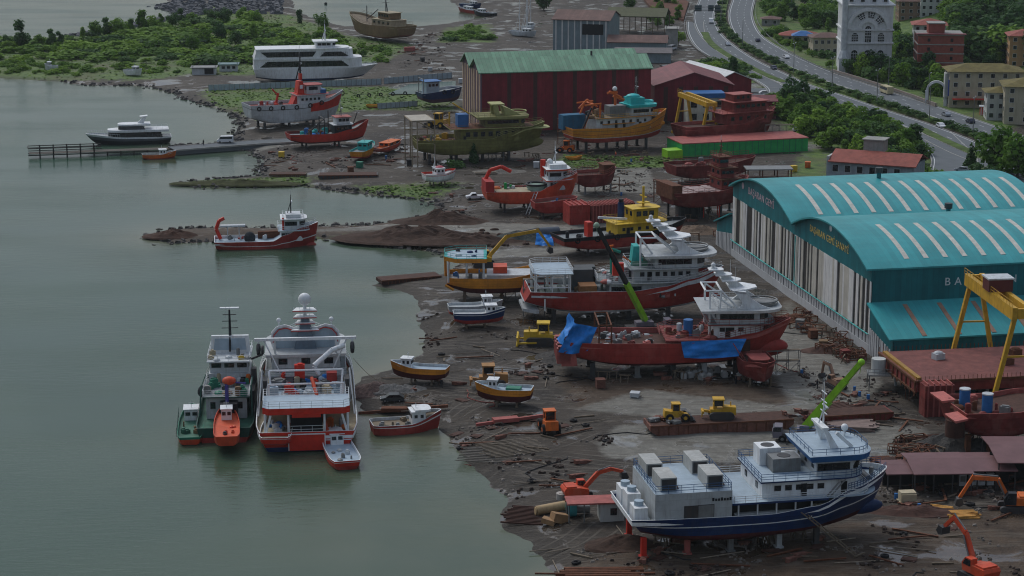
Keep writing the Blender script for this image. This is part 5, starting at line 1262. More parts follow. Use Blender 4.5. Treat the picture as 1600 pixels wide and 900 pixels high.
# ---------------------------------------------------------------- 3 grey and maroon seiner behind
s = Ship('fishing_ship', 'grey and white seiner with maroon hull standing behind the red seiner', 'ship', (832,480), (1122,472), 13.2, 2.3, Ladd=2.)
s.hull([(0,6.8),(.52,6.7),(.66,7.4),(.82,8.7),(1,10.2)], [(.1,1),(1,0)], [RED, W2], DECKG, W2, bul=1.2, full=.56, rake=.1, bulb=(s.L*.44,3.8,1.6,2.6,0), srake=-.03, cut=2.)
X = s.X; hw = s.B/2
s.slab('stern_canopy_deck', X(.015), X(.215), s.B-2.0, 10.2, .22, PGREY, DECKB, back=1.4); s.raildeck(X(.015), X(.215), s.B-2.0, 10.42, 1.1, RWHITE, back=1.4, bars=3)
s.bits('canopy_post', [((X(t), y, 4.8), (X(t), y, 10.2)) for t in (.03,.11,.2) for y in (-5.2,-2.6,2.6,5.2)]+[((X(.03),y,7.5),(X(.2),y,7.5)) for y in (-5.2,5.2)]+[((X(.0),-5,10.3),(X(.05),-5.2,7.4))], .14, W)
b = MB()
for k in range(4): b.box(X(.06)+k*1.3, X(.06)+k*1.3+.9, -4.6, 2, 4.8, 5.9+.5*(k % 2))
b.build('winch_row', M('sage_machinery', (.26,.32,.27), .6, dirt=.4), s.r)
b = MB(); b.prism(s.plan(X(-.035), X(.04), s.B-.5, 0, 2.4), 2.4, 3.0); b.build('stern_step', PGREY, s.r)
b = MB(); b.box(X(.25), X(.335), -5.0, -1, 4.9, 7.6); b.build('fish_bin', M('rust_orange_bin', (.22,.10,.035), .7, dirt=.5), s.r)
for x, y, z in ((.28,1.5,4.9),(.3,4,4.9)): b = MB(); b.box(X(x)-2.2, X(x)+2.2, y-1.2, y+1.2, z, z+5.0); b.build('engine_block', M('dark_machinery', (.07,.08,.085), .6, dirt=.4), s.r)
clutter(s, X(.2), X(.4), -5, 5, 4.9, 16, [STEEL, W2, PGREY, DSTEEL, M('sage_machinery', (.2,.2,.2)), BROWN], seed=8, smax=1.7)
s.house('main_house', X(.40), X(.76), s.B-3.2, 5.0, 3.0, PGREY, front=3.5, sw=(4,2.0,1.9,1.4,.6,5), doors=((X(.62),-1),))
s.slab('boat_deck', X(.345), X(.83), s.B-1.6, 8.02, .25, W2, DECKG, back=3.0, front=7.5); s.raildeck(X(.345), X(.83), s.B-1.6, 8.27, 1.1, RWHITE, back=3.0, bars=3, front=7.5)
s.house('upper_house', X(.52), X(.86), s.B-3.8, 8.28, 2.5, PGREY, front=1.5, sw=(7,.9,.9,1.5,1), doors=((X(.60),-1),))
s.slab('bridge_deck', X(.50), X(.88), s.B-2.6, 10.8, .2, W2, DECKG, front=2.4)
s.raildeck(X(.50), X(.66), s.B-2.6, 11.0, 1.1, RWHITE, bars=2)
s.house('bridge', X(.63), X(.89), s.B-4.0, 11.0, 2.1, W2, front=2.8, sw=(4,1.7,1.1,1.25), fw=(3,1.2,1.1,1.25))
b = MB(); b.prism(s.plan(X(.58), X(.95), s.B-1.8, 5.0), 13.15, 13.75, 0, mt=1, inset=-.04); b.build('bridge_roof', [W, PGREY], s.r)
b = MB(); b.ring((X(.845),0,14.7), 2.9, .16, 0, 24, 5); b.ring((X(.845),0,14.1), 2.9, .16, 0, 24, 5); b.tube((X(.845),0,13.75), (X(.845),0,14.2), 2.6, 0, 20); b.build('top_bridge', STEEL, s.r)
swoop(s, X(.64), X(.89), s.B-3, 13.6, 6.8, W)
s.bits('boom_frame', [((X(.56),y,17),(X(.64),y,17)) for y in (-3,3)]+[((X(.64),y,17),(X(.735),y,13.9)) for y in (-3,3)]+[((X(.56),y,17),(X(.56),y,10.9)) for y in (-3,3)]+[((X(.56),y,17),(X(.62),y,13.7)) for y in (-3,3)]+[((X(.56),-3,17),(X(.56),3,17)), ((X(.64),-3,17),(X(.64),3,17))], .2, W)
b = MB(); b.xz([(X(.52),11),(X(.585),11),(X(.56),15.0),(X(.53),15.0)], -1.6, 1.6); b.build('funnel', TEAL, s.r); b = MB(); b.box(X(.525), X(.6), -2.2, 2.2, 11.0, 11.9); b.build('funnel_base', M('sea_green_machinery', (.12,.28,.2)), s.r)
b = MB(); b.box(X(.415), X(.47), -4.8, -3.6, 9.6, 12.2); b.build('red_locker', BRED, s.r)
b = MB()
for k in range(5): b.box(X(.45), X(.51), -1.5, 3.8, 8.3+k*.5, 8.6+k*.5)
b.build('stacked_grating', W2, s.r); clutter(s, X(.38), X(.52), -5, 5, 8.27, 26, [W2, PGREY, W, STEEL, OXLT, TAN], seed=77, smax=1.6); clutter(s, X(.40), X(.75), -6.2, -5.2, 5.2, 12, [W2, STEEL, DSTEEL, OXLT], seed=78, smax=1.1)
s.bits('deck_crane', [((X(.425),0,8.3),(X(.425),0,14.2)), ((X(.425),0,14.2),(X(.47),0,13.5))], .35, M('teal_green_crane', (.03,.27,.2)))
s.bits('deck_crane_arm', [((X(.41),-1,15.0),(X(.445),-1,12.2)), ((X(.40),-1,15.0),(X(.43),-1,15.2)), ((X(.48),-1,12.8),(X(.52),-1,11.6))], .22, ORANGE)
s.edge_rail(.72, .985, 1.1, RWHITE, bars=2)
b = MB(); b.box(X(.065), X(.067)+.2, -hw-.02, -hw+.05, 3.0, 5.5); b.build('side_frame', W, s.r)
s.props((.12,.32,.5,.7), 'dark post under the grey and maroon seiner', 'posts under the grey seiner', .9)
grey = s

# ---------------------------------------------------------------- 4 yellow and teal sterned ship left of it
s = Ship('fishing_ship', 'half built orange yellow fishing ship with teal wheelhouse frame', 'ship', (723,452), (845,450), 9.6, 2.3, Ladd=6)
s.hull([(0,5.6),(.5,5.5),(1,7.2)], [(.34,0),(1,1)], [ANTIF, ORY], PGREY, ORY, bul=.9, full=.6, srake=-.02, cut=1.4)
X = s.X; hw = s.B/2
s.slab('upper_deck', X(-.04), X(.36), s.B-.2, 9.0, .9, ORY, TEAL, back=2.6); b = MB(); b.prism(s.plan(X(-.01), X(.33), s.B-1.2, 0, 2.2), 9.9, 9.95); b.build('upper_floor', DECKB, s.r)
s.raildeck(X(-.04), X(.36), s.B-.3, 9.9, 1.0, TEAL, back=2.6, bars=2)
s.bits('deck_post', [((X(t),y,4.7),(X(t),y,9.0)) for t in (.0,.17,.33) for y in (-4.4,4.4)], .22, W2)
clutter(s, X(.02), X(.3), -3.5, 3.5, 4.7, 8, [TEAL, GREEN, MBLUE, STEEL], seed=2); clutter(s, X(.04), X(.3), -3, 3, 9.96, 6, [BLUE, W2, DSTEEL, TEAL], seed=5, smax=.9)
b = MB(); b.box(X(.42), X(.55), -1.5, 2.5, 4.8, 7.4); b.build('machinery_housing', ORED, s.r)
s.slab('hatch', X(.36), X(.9), s.B-3, 4.8, 1.2, PGREY, W2)
s.bits('stern_frame', [((X(-.03),4.0,4.2),(X(-.035),4.0,8.9))]+[((X(-.03),-4.6,4.2),(X(.05),-4.8,3.2))], .3, ORY)
s.props((.15,.5,.8), 'dark timber post under the orange yellow ship', 'posts under the orange yellow ship', .6, mat=WOOD)

# ---------------------------------------------------------------- 5 big seiner afloat, seen from astern
s = Ship('fishing_ship', 'large white and red seiner moored stern towards the viewer', 'ship', (480,707), (470,533), 17.2, -2.2, water=True, rz=95.5, L=52)
s.hull([(0,3.6),(.14,3.3),(.45,3.6),(.7,6.0),(1,8.6)], [(.44,0),(.66,1),(.70,2),(1,1)], [BLUE, BRED, W], TAN, W, bul=1.3, full=.5, st=.92, rake=.09, bulb=(s.L*.45,-1,1.6,2.6,1))
X = s.X; hw = s.B/2; L = s.L
b = MB(); b.box(X(0)-.12, X(0)+.3, -3.0, 3.0, .4, 3.3); b.build('stern_gate', BRED, s.r)
b = MB(); b.box(X(0)-.16, X(0)-.12, -3.1, 3.1, 3.15, 3.35); b.box(X(0)-.16, X(0)-.12, -3.1, -2.95, .4, 3.15); b.box(X(0)-.16, X(0)-.12, 2.95, 3.1, .4, 3.15); b.build('gate_trim', W, s.r)
s.slab('stern_shelter', X(.015), X(.17), s.B-2.6, 6.4, 1.1, BRED, DECKB, back=1.0); s.raildeck(X(.015), X(.17), s.B-2.6, 7.5, 1.2, RWHITE, back=1.0, bars=3)
b = MB(); b.box(X(.012), X(.015), -2.4, 2.4, 5.9, 6.5); b.build('shelter_lip', BRED, s.r)
s.bits('shelter_post', [((X(t),y,2.4),(X(t),y,6.4)) for t in (.025,.15) for y in (-6.9,-3.0,3.0,6.9)]+[((X(.02),y,2.6),(X(.02),y*.86,6.3)) for y in (-6.9,6.9)], .2, W)
b = MB(); b.box(X(.06), X(.13), -2.7, 2.7, 2.3, 6.3); b.build('recess_shade', DARK, s.r)  # block coloured near-black as the shade under the stern shelter
rail(s.r, [(X(.01),-2.8,3.3),(X(.01),2.8,3.3)], 1.2, RWHITE, bars=2)
for y in (-4.9, 4.9): b = MB(); b.box(X(.15), X(.17), y-1.9, y+1.9, 2.3, 6.3); b.build('shelter_back_wall', TAN, s.r)
clutter(s, X(.06), X(.13), 3.4, 6.4, 2.4, 7, [MBLUE, W2, STEEL, TARP], seed=11, smax=2.0); clutter(s, X(.05), X(.13), -6.6, -3.4, 2.4, 4, [ORANGE, TAN, STEEL], seed=12, smax=1.5)
s.bits('orange_boom', [((X(.03),-3.6,2.6),(X(.23),-1.0,9.6))], .32, ORED)
b = MB(); b.box(X(.25), X(.40), -6.0, 6.0, 2.4, 5.2); b.build('fish_hold_casing', W2, s.r)
s.slab('work_deck', X(.23), X(.46), s.B-3.4, 5.2, .25, W2, DECKB); s.raildeck(X(.23), X(.46), s.B-3.4, 5.45, 1.2, RWHITE, bars=3)
clutter(s, X(.25), X(.44), -6, 6, 5.45, 34, [W2, PGREY, BRED, TAN, STEEL, OXLT, DECKB, TARP, DSTEEL], seed=13, smax=2.2)
s.bits('white_frame', [((X(.24),-6.4,8.4),(X(.24),6.4,8.4)), ((X(.24),-6.4,5.4),(X(.24),-6.4,8.4)), ((X(.24),6.4,5.4),(X(.24),6.4,8.4)), ((X(.30),-6,5.4),(X(.34),-6.4,9.4)), ((X(.30),6,5.4),(X(.34),6.4,9.4)), ((X(.34),-6.4,9.4),(X(.34),6.4,9.4))], .2, W)
s.house('main_house', X(.46), X(.80), s.B-4.2, 3.6, 3.2, W2, front=3, sw=(6,.9,.9,1.9), bw=(4,1.3,1.3,2.1))
s.slab('boat_deck', X(.44), X(.82), s.B-2.8, 6.8, .25, W2, DECKG, front=3); s.raildeck(X(.44), X(.82), s.B-2.8, 7.05, 1.1, RWHITE, front=3, bars=3)
s.house('bridge', X(.53), X(.76), s.B-5.0, 7.06, 2.4, W, front=2.5, sw=(5,1.4,1.1,1.4), fw=(4,1.3,1.1,1.4), bw=(3,1.6,1.1,1.3))
b = MB(); b.prism(s.plan(X(.50), X(.80), s.B-3.2, 4.0), 9.5, 10.1, 0, mt=1, inset=-.03); b.build('bridge_roof', [W, PGREY], s.r)
pr = [(-5.6,10.1),(5.6,10.1),(6.1,11.6),(5.9,13.0),(5.0,14.0),(3.6,14.3),(2.2,13.8),(-2.2,13.8),(-3.6,14.3),(-5.0,14.0),(-5.9,13.0),(-6.1,11.6)]; b = MB(); b.yz(pr, X(.585), X(.595)); b.build('screen', DECKB, s.r)
b = MB(); pq = pr[1:]+[pr[0]]
for p, q in zip(pq[:-1], pq[1:]): b.beam((X(.580),p[0],p[1]), (X(.580),q[0],q[1]), .30, .42)
b.build('screen_rim', W, s.r)
b = MB()
for p, q in zip(pr[2:-1], pr[3:]): b.beam((X(.575)-.1,p[0]*.95,p[1]-.35), (X(.575)-.1,q[0]*.95,q[1]-.35), .12, .16)
b.build('screen_lining', BRED, s.r)
b = MB(); b.yz([(-2.0,10.1),(2.0,10.1),(.7,15.6),(-.7,15.6)], X(.565), X(.60)); ms = b.build('radar_tower', M('slate_blue_paint', (.14,.19,.24), .5, dirt=.2), s.r)
for k, (z, w) in enumerate(((13.6,5.0),(14.9,3.6),(16.0,4.2),(17.2,4.4))):
    b = MB(); b.prism([(X(.56)-.3,-w/2),(X(.60),-w/2*.7),(X(.60),w/2*.7),(X(.56)-.3,w/2)], z, z+.16, 0); b.box(X(.56)-.36, X(.56)-.28, -w/2, w/2, z-.08, z+.05, 1)
    for yy in (-w*.45, -w*.2, w*.2, w*.45): b.tube((X(.565),yy,z+.16),(X(.565),yy,z+.6),.05,0,4)
    b.build('radar_shelf', [W, BRED], ms)
b = MB(); b.tube((X(.58),0,15.4), (X(.58),0,18.2), .32, 0, 8); b.sphere((X(.58),0,19.1), 1.15, 0, 16, 10); b.build('radar_dome', W, ms)
for sd in (-1,1): b = MB(); b.sphere((X(.59),sd*4.7,15.2), .45); b.tube((X(.59),sd*4.7,13.9), (X(.59),sd*4.7,15.0), .1); b.build('small_dome', W, ms)
b = MB(); b.beam((X(.50),-9.0,12.9), (X(.50),9.0,12.9), .6, .5); bm = b.build('cross_boom', W, s.r)
for sd in (-1,1):
    b = MB(); b.ring((X(.495),sd*8.3,11.2), .75, .36, 0, 14, 8, 'y'); b.tube((X(.495),sd*8.3-.4,11.2), (X(.495),sd*8.3+.4,11.2), .35); b.build('power_block', DSTEEL, bm)
    b = MB(); b.tube((X(.495),sd*8.3,11.7), (X(.495),sd*8.3,12.7), .12); b.tube((X(.50),sd*7.3,12.7), (X(.47),sd*4.6,7.2), .13); b.tube((X(.50),sd*5.4,12.7), (X(.52),sd*5.4,7.0), .2); b.build('brace', W, bm)
b = MB(); b.path([(X(.42),-1.4,9.0),(X(.46),-4.6,11.2),(X(.49),-6.8,11.6)], .48, 0, 8); b.path([(X(.42),-1.4,9.0),(X(.42),-2.3,7.4)], .38, 0, 6); b.build('deck_crane', W, s.r)
b = MB(); b.tube((X(.40),1,5.4), (X(.40),1,9.8), .5, 0, 8); b.box(X(.39),X(.41),.2,2.0,7.0,9.6); b.build('red_winch_post', BRED, s.r)
b = MB(); b.box(X(.38),X(.42),-5.4,-3.6,5.5,8.2); b.build('red_rack', RED, s.r)
for sd in (-1,1):
    b = MB(); b.box(X(.34),X(.40),sd*7.4-.6,sd*7.4+.6,4.0,7.6); b.build('dark_locker', DSTEEL, s.r)
    s.bits('side_frame', [((X(.2),sd*8.2,3.4),(X(.34),sd*7.6,9.6)), ((X(.34),sd*7.6,9.6),(X(.46),sd*7.4,7.0)), ((X(.34),sd*7.6,3.5),(X(.34),sd*7.6,9.6))], .14, PGREY)
s.edge_rail(.3, .98, 1.2, RWHITE, bars=3)
seiner = s
# small boats at its stern
def boat(name, label, cat, ps, pb, B, zk, D, hullm, lowm, deckm, rim=None, cab=None, water=False, group=None, stripe=None, bow=1.3, bul=.5, Ladd=0, cabm=None, st=.8, full=.45, prop=None, cabx=.6, cabw=.5, cabl=.18, cabh=1.9, low=.4, dz=0, rz=None, L=None, motor=False, roofm=None):
    s = Ship(name, label, cat, ps, pb, B, zk, water=water, group=group, Ladd=Ladd, rz=rz, L=L)
    if dz: s.loc.z += dz; s.r.location.z += dz
    z1 = zk+D; bands = [(low,0),(.80,1),(.86,2),(1,1)] if stripe else [(low,0),(1,1)]
    s.hull([(0,z1),(.5,z1-.1),(1,z1+bow)], bands, [lowm, hullm]+([stripe] if stripe else []), deckm, rim or W2, bul=bul, st=st, full=full, rake=.06, cut=.5, foot=.4, N=16, rimw=.12)
    X = s.X; dzk = z1-bul-.1
    if cab:
        c = s.house('cabin', X(cabx), X(cabx+cabl), B*cabw, dzk, cabh, cabm or W, sw=(2,.55*s.L*cabl/2.4,.55,cabh*.68,.12,.12), fw=(2,B*cabw*.36,.6,cabh*.68), bw=(2,B*cabw*.34,.6,cabh*.66), roof=roofm or cabm or W, over=.18, roofh=.14)
        b = MB(); b.tube((X(cabx+cabl*.4),0,dzk+cabh), (X(cabx+cabl*.4),0,dzk+cabh+1.3), .05, 0, 5); b.beam((X(cabx+cabl*.4),-.5,dzk+cabh+.9), (X(cabx+cabl*.4),.5,dzk+cabh+.9), .06); b.build('mast', W2, s.r)
    if motor: 
        b = MB(); b.box(X(-.04), X(.02), -.3, .3, z1-.6, z1+.5); b.build('outboard', BLACK, s.r)
    if prop: s.props((.25,.6), prop[0], prop[1], .3, mat=WOOD)
    return s
k_ = boat('workboat', 'small white and red workboat tied across the big seiner stern', 'boat', (543,735), (518,688), 5.2, -.5, 2.1, BRED, RED, DECKB, W, True, True, stripe=W, bow=.9, cabx=.62, cabw=.42, cabl=.2, cabh=2.0)
clutter(k_, k_.X(.12), k_.X(.5), -1.5, 1.5, 1.0, 6, [W2, STEEL, PGREY], seed=3, smax=.8)
k_ = boat('workboat', 'open red and white skiff stowed under the shelter of the big seiner', 'boat', (430,716), (436,680), 5.4, .2, 1.8, BRED, RED, TAN, W, None, True, stripe=W, bow=.5, low=.2, dz=1.5)
clutter(k_, k_.X(.3), k_.X(.7), -1.8, 1.8, 1.5, 5, [TARP, MBLUE, W2], seed=6, smax=1.2)

# ---------------------------------------------------------------- 6 green and red ship beside it
s = Ship('fishing_ship', 'dark green and red fishing ship moored stern on, left of the big seiner', 'ship', (350,692), (352,535), 9.8, -1.8, water=True, rz=94, L=36)
s.hull([(0,2.6),(.14,2.4),(.5,3.0),(.75,5.2),(1,7.4)], [(.52,0),(.6,1),(1,1)], [RED, DGREEN], DECKGR, DGREEN, bul=1.0, full=.5, st=.92, rake=.09, srake=.0)
X = s.X; hw = s.B/2
b = MB(); b.box(X(.17), X(.24), -2.0, 1.0, 1.3, 5.0); b.build('stern_house', BLACK, s.r)
s.house('aft_casing', X(.25), X(.50), s.B-2.8, 1.6, 4.0, W2, bw=(3,.9,1.2,2.4), sw=(4,.9,.9,2.4))
s.slab('boat_deck', X(.22), X(.56), s.B-1.6, 5.6, .22, DGREEN, DECKG); s.raildeck(X(.22), X(.56), s.B-1.6, 5.82, 1.1, RWHITE, bars=3)
clutter(s, X(.24), X(.48), -3.6, 3.6, 5.8, 20, [W2, STEEL, GREEN, DSTEEL, ORANGE, BRED, BROWN, TAN], seed=21, smax=1.6)
b = MB(); b.tube((X(.21),-.2,1.6), (X(.22),-.2,8.2), .32, 0, 8); b.sphere((X(.23),-.6,8.6), .95, 1, 10, 8, (1,1.3,.8)); b.tube((X(.23),-.6,8.4), (X(.26),-3.4,7.8), .16); b.build('orange_head_winch', [M('purple_blue_post', (.07,.06,.25)), ORED], s.r)
s.house('main_house', X(.50), X(.78), s.B-2.6, 3.8, 3.4, W2, front=2, sw=(4,.9,.9,1.6), bw=(3,1.0,1.1,2.2))
s.house('bridge', X(.52), X(.74), s.B-3.0, 7.2, 2.3, W2, front=2, sw=(4,1.3,1.0,1.3), fw=(3,1.3,1.0,1.3), bw=(3,1.7,.8,1.3))
s.slab('bridge_roof', X(.47), X(.77), s.B-2.2, 9.5, .2, W, W2); s.raildeck(X(.47), X(.77), s.B-2.2, 9.7, 1.0, RWHITE, bars=2)
b = MB(); b.yz([(-3.6,9.7),(3.6,9.7),(3.3,12.8),(-3.3,12.8)], X(.64), X(.66)); b.build('screen', W, s.r); b = MB(); b.yz([(-2.9,10.2),(2.9,10.2),(2.7,12.3),(-2.7,12.3)], X(.64)-.06, X(.64)-.01); b.build('screen_panel', DECKB, s.r)
clutter(s, X(.49), X(.60), -3.4, 3.4, 9.7, 10, [W, TAN, BYEL, STEEL, W2, BLACK], seed=23, smax=1.2)
s.mast(X(.66), 10, 7.4, BLACK, bars=(.55,.72,.88), bw=3.2, r=.32, radar=False)
b = MB(); b.box(X(.655),X(.675),-1.7,1.7,17.6,17.8); b.build('radar', W, s.r)
b = MB(); b.box(X(.45),X(.49),-4.9,-4.0,5,8.5); b.beam((X(.50),-4.0,9.8),(X(.50),-6.0,10.6),.35); b.ring((X(.50),-6.0,11.4),.6,.26,0,12,6,'y'); b.build('net_hauler', DSTEEL, s.r)
b = MB(); b.sphere((X(.40),4.3,5.0),1.1,0,10,7); b.build('net_heap', NET, s.r); b = MB(); b.box(X(.28),X(.5),-4.8,-3.9,3.0,6.2); b.build('side_net_bin', BLACK, s.r)
s.bits('green_frame', [((X(.2),sd*4.5,2.6),(X(.26),sd*4.3,7.4)) for sd in (-1,1)]+[((X(.26),sd*4.3,7.4),(X(.5),sd*4.2,7.0)) for sd in (-1,1)], .15, DGREEN)
s.edge_rail(.2,.97,1.1,STEEL,bars=2)
tyres(s,[(X(t),-hw-.1,1.6) for t in (.25,.4,.55)]+[(X(t),hw+.1,1.6) for t in (.25,.4,.55)])
gsh = s
k_ = boat('workboat', 'small green decked workboat with red stern strake beside the dark green ship', 'boat', (297,697), (301,650), 4.4, -.4, 1.9, GREEN, ORED, DECKGR, GREEN, True, True, stripe=None, bow=.9, cabx=.64, cabw=.55, cabl=.17, cabh=2.1, low=.72)
clutter(k_, k_.X(.1), k_.X(.5), -1.4, 1.4, .9, 6, [DECKGR, GREEN, BROWN], seed=2, smax=.9); rail(k_.r, [(k_.X(.05),2.2,1.4),(k_.X(.75),2.2,1.6)], 1.5, DGREEN)
k_ = boat('workboat', 'small bright orange workboat behind the dark green ship', 'boat', (355,713), (355,668), 4.4, -.4, 2.2, ORED, ORED, M('orange_deck', (.60,.10,.04), .5, dirt=.25), ORED, True, True, dz=1.6, bow=.8, cabx=.66, cabw=.4, cabl=.14, cabh=2.1, low=.3)
clutter(k_, k_.X(.15), k_.X(.5), -1.3, 1.3, 1.2, 5, [ORED, BRED, DSTEEL], seed=4, smax=.9)

# ---------------------------------------------------------------- 7.. boats of the middle
k_ = boat('fishing_boat', 'dark red fishing boat with white wheelhouse moored at the scrap quay', 'boat', (580,676), (690,668), 5.4, -.6, 2.4, RED, RED, DECKBR, W2, True, True, stripe=W, bow=1.5, cabx=.56, cabw=.58, cabl=.19, cabh=2.3, low=.3)
b = MB(); b.prism(k_.plan(k_.X(.60), k_.X(.84), 3.6, .8), 3.6, 3.95, 0); b.build('sun_roof', W, k_.r); clutter(k_, k_.X(.1), k_.X(.5), -1.8, 1.8, 1.2, 9, [WOOD, STEEL, DECKBR, TAN], seed=31, smax=1.0)
k_ = boat('fishing_boat', 'yellow hulled boat with white cabin standing by the water edge, mast pointing left', 'boat', (700,590), (610,588), 4.0, 1.2, 2.2, ORY, ANTIF, DECKB, W2, True, bow=.7, cabx=.62, cabw=.45, cabl=.17, cabh=1.9, low=.5, prop=('short timber prop under the yellow boat by the water edge','props under the water edge boat'))
k_ = boat('fishing_boat', 'yellow hulled boat propped in front of the dusty orange bulldozer', 'boat', (832,625), (742,622), 4.2, 1.2, 2.3, ORY, ANTIF, DECKB, W2, True, bow=.7, cabx=.60, cabw=.45, cabl=.16, cabh=1.9, low=.5, prop=('short timber prop under the front yellow boat','props under the front yellow boat'))
b = MB(); b.box(k_.X(.2), k_.X(.45), -.9, .9, 2.9, 3.5); b.build('net_bin', GREEN, k_.r)
k_ = boat('fishing_boat', 'navy blue and white boat standing on the mud left of the yellow bulldozer', 'boat', (708,505), (790,500), 4.0, 1.2, 2.2, BLUE, RED, PGREY, W2, True, stripe=W, bow=.7, cabx=.62, cabw=.5, cabl=.2, cabh=1.9, low=.35, prop=('short timber prop under the navy blue boat','props under the navy boat'))
k_ = boat('fishing_boat', 'pale grey boat with red bottom just behind the navy blue boat', 'boat', (700,494), (786,488), 4.0, 1.2, 2.2, PGREY, RED, PGREY, W2, True, bow=.7, cabx=.62, cabw=.5, cabl=.17, cabh=2.2, low=.35)
# red oxide small hull, bow towards the viewer
k_ = boat('boat_hull', 'small unpainted red oxide hull with blunt cabin beside the red seiner bow', 'boat', (1170,574), (1196,600), 6.2, 1.5, 3.2, OXIDE, OXIDE, RUSTD, OXLT, None, bow=.7, low=.2, bul=.9)
c_ = k_.house('cabin', k_.X(.40), k_.X(.75), 3.0, 3.8, 1.4, OXIDE, front=.8, roof=OXLT, over=.3); k_.props((.3,.7), 'timber post under the small red oxide hull', 'posts under the small red hull', .35, mat=WOOD)

# ---------------------------------------------------------------- 9 red and white workboat at the spit
s = Ship('landing_craft', 'red and white workboat with high bridge moored at the stone spit', 'boat', (345,386), (488,382), 8.6, -1.0, water=True, Ladd=3)
s.hull([(0,2.0),(.55,1.9),(.68,3.4),(.85,5.0),(1,5.6)], [(.60,0),(.64,1),(1,0)], [RED, W], DECKB, W, bul=.7, full=.58, rake=.06, bulb=(s.L*.44,-.2,1.2,2.2,0), st=.95)
X = s.X; hw = s.B/2
b = MB(); b.path([(X(.06),2.5,1.5),(X(.02),2.5,4.0),(X(.05),2.5,6.0),(X(.10),2.5,6.6)], .45, 0, 8); b.build('knuckle_crane', BRED, s.r)
b = MB(); b.obox((X(.18),3.0,4.6), (6.0,1.6,.4)); b.tube((X(.13),3,1.3), (X(.13),3,4.5), .12); b.tube((X(.24),3,1.3), (X(.24),3,4.5), .12); b.build('awning', W2, s.r)
b = MB(); b.sphere((X(.34),.5,2.0), 1.4, 0, 10, 7, (1,1,1.1)); b.build('net_drum', NET, s.r); clutter(s, X(.1), X(.5), .8, 3.6, 1.3, 10, [STEEL, DSTEEL, W2, RED], seed=41, smax=1.2)
b = MB(); b.box(X(.42), X(.63), 2.6, 3.6, 1.3, 3.0); b.build('side_rack', RUST, s.r)
b = MB(); b.tube((X(.22),-2.8,1.2), (X(.22),-2.8,1.6), .8, 0, 12); b.build('hatch', DSTEEL, s.r)
s.house('lower_house', X(.64), X(.86), s.B-2.6, 1.6, 2.6, W, front=1.6, sw=(3,.9,.8,1.6), doors=((X(.66),-1),))
s.slab('bridge_deck', X(.61), X(.92), s.B-.8, 4.2, .2, W, DECKB, front=2.6); s.raildeck(X(.61), X(.92), s.B-.8, 4.4, 1.0, RWHITE, front=2.6, bars=2)
s.house('bridge', X(.66), X(.87), s.B-2.8, 4.4, 2.5, W, front=1.8, sw=(4,1.0,1.0,1.5), fw=(3,1,1,1.5), bw=(2,1.1,1.0,1.5), roof=W, over=.6)
b = MB(); b.box(X(.69), X(.83), -2.2, 2.2, 7.1, 8.0); b.build('top_house', W2, s.r); s.raildeck(X(.655), X(.86), s.B-2.6, 7.1, 1.0, RWHITE, bars=2)
s.mast(X(.74), 8.0, 4.5, BLACK, bars=(.9,), bw=1.6); b = MB(); b.tube((X(.66),-3.0,4.4), (X(.66),-3.0,7.4), .25); b.build('red_pole', BRED, s.r)
s.edge_rail(.68,.98,.9,RWHITE,bars=2)

# ---------------------------------------------------------------- 13 orange red workboat ashore
s = Ship('workboat', 'orange red workboat with white bridge standing on posts in mid yard', 'ship', (760,316), (898,310), 9.6, 2.3, Ladd=1.5)
s.hull([(0,5.6),(.55,5.4),(.68,6.8),(.85,8.6),(1,9.2)], [(.2,0),(1,0)], [ORED], PGREY, OXLT, bul=.7, full=.58, rake=.08, st=.95, cut=1.)
X = s.X; hw = s.B/2
b = MB(); b.path([(X(.05),1.5,5),(X(.03),1.5,8.0),(X(.08),1.5,10.4),(X(.20),1.5,11.2),(X(.30),1.5,9.8)], .5, 0, 8); b.build('knuckle_crane', BRED, s.r); b = MB(); b.box(X(.0),X(.09),-3.5,3.0,5.0,8.2); b.build('stern_machinery', M('deep_red_machinery', (.4,.03,.03), dirt=.5), s.r)
clutter(s, X(.1), X(.52), 1.2, 4, 5.0, 12, [BGREEN, ORANGE, STEEL, W2, DSTEEL], seed=51, smax=1.9)
b = MB(); b.box(X(.12), X(.48), -3.6, 3.6, 4.75, 5.2); b.build('cargo_hatch', TAN, s.r)
b = MB(); b.ring((X(.56),0,6.6), 2.6, .3, 0, 18, 6); b.tube((X(.56),0,5), (X(.56),0,6.4), 2.4, 1, 16); b.build('work_turntable', [BLACK, M('mint_deck', (.25,.36,.30))], s.r)
s.house('lower_house', X(.66), X(.86), s.B-2.6, 5.4, 2.4, W2, front=1.8, sw=(3,.9,.8,1.5), doors=((X(.70),-1),))
s.slab('bridge_deck', X(.63), X(.94), s.B-1.0, 7.8, .3, ORED, W2, front=3)
s.house('bridge', X(.66), X(.87), s.B-2.8, 8.1, 2.3, W2, front=1.8, sw=(4,1.1,1.0,1.4), fw=(3,1,1,1.4), bw=(3,1.1,1.0,1.4))
b = MB(); b.prism(s.plan(X(.64),X(.91),s.B-2.0,2.4), 10.45, 10.9, 0, mt=1, inset=-.03); b.build('bridge_roof', [ORED, W], s.r)
b = MB(); b.box(X(.68), X(.86), -2.8, 2.8, 10.91, 12.0); b.sphere((X(.70),0,12.4), .8, 0, 10, 7); b.build('top_house', W, s.r); b = MB(); b.tube((X(.65),2.6,8.1), (X(.65),2.6,12.5), .7, 0, 10); b.build('funnel', BRED, s.r)
s.mast(X(.76), 11.9, 4.5, W, bars=(.8,), bw=1.8); s.edge_rail(.7,.98,1.0,RWHITE,bars=2)
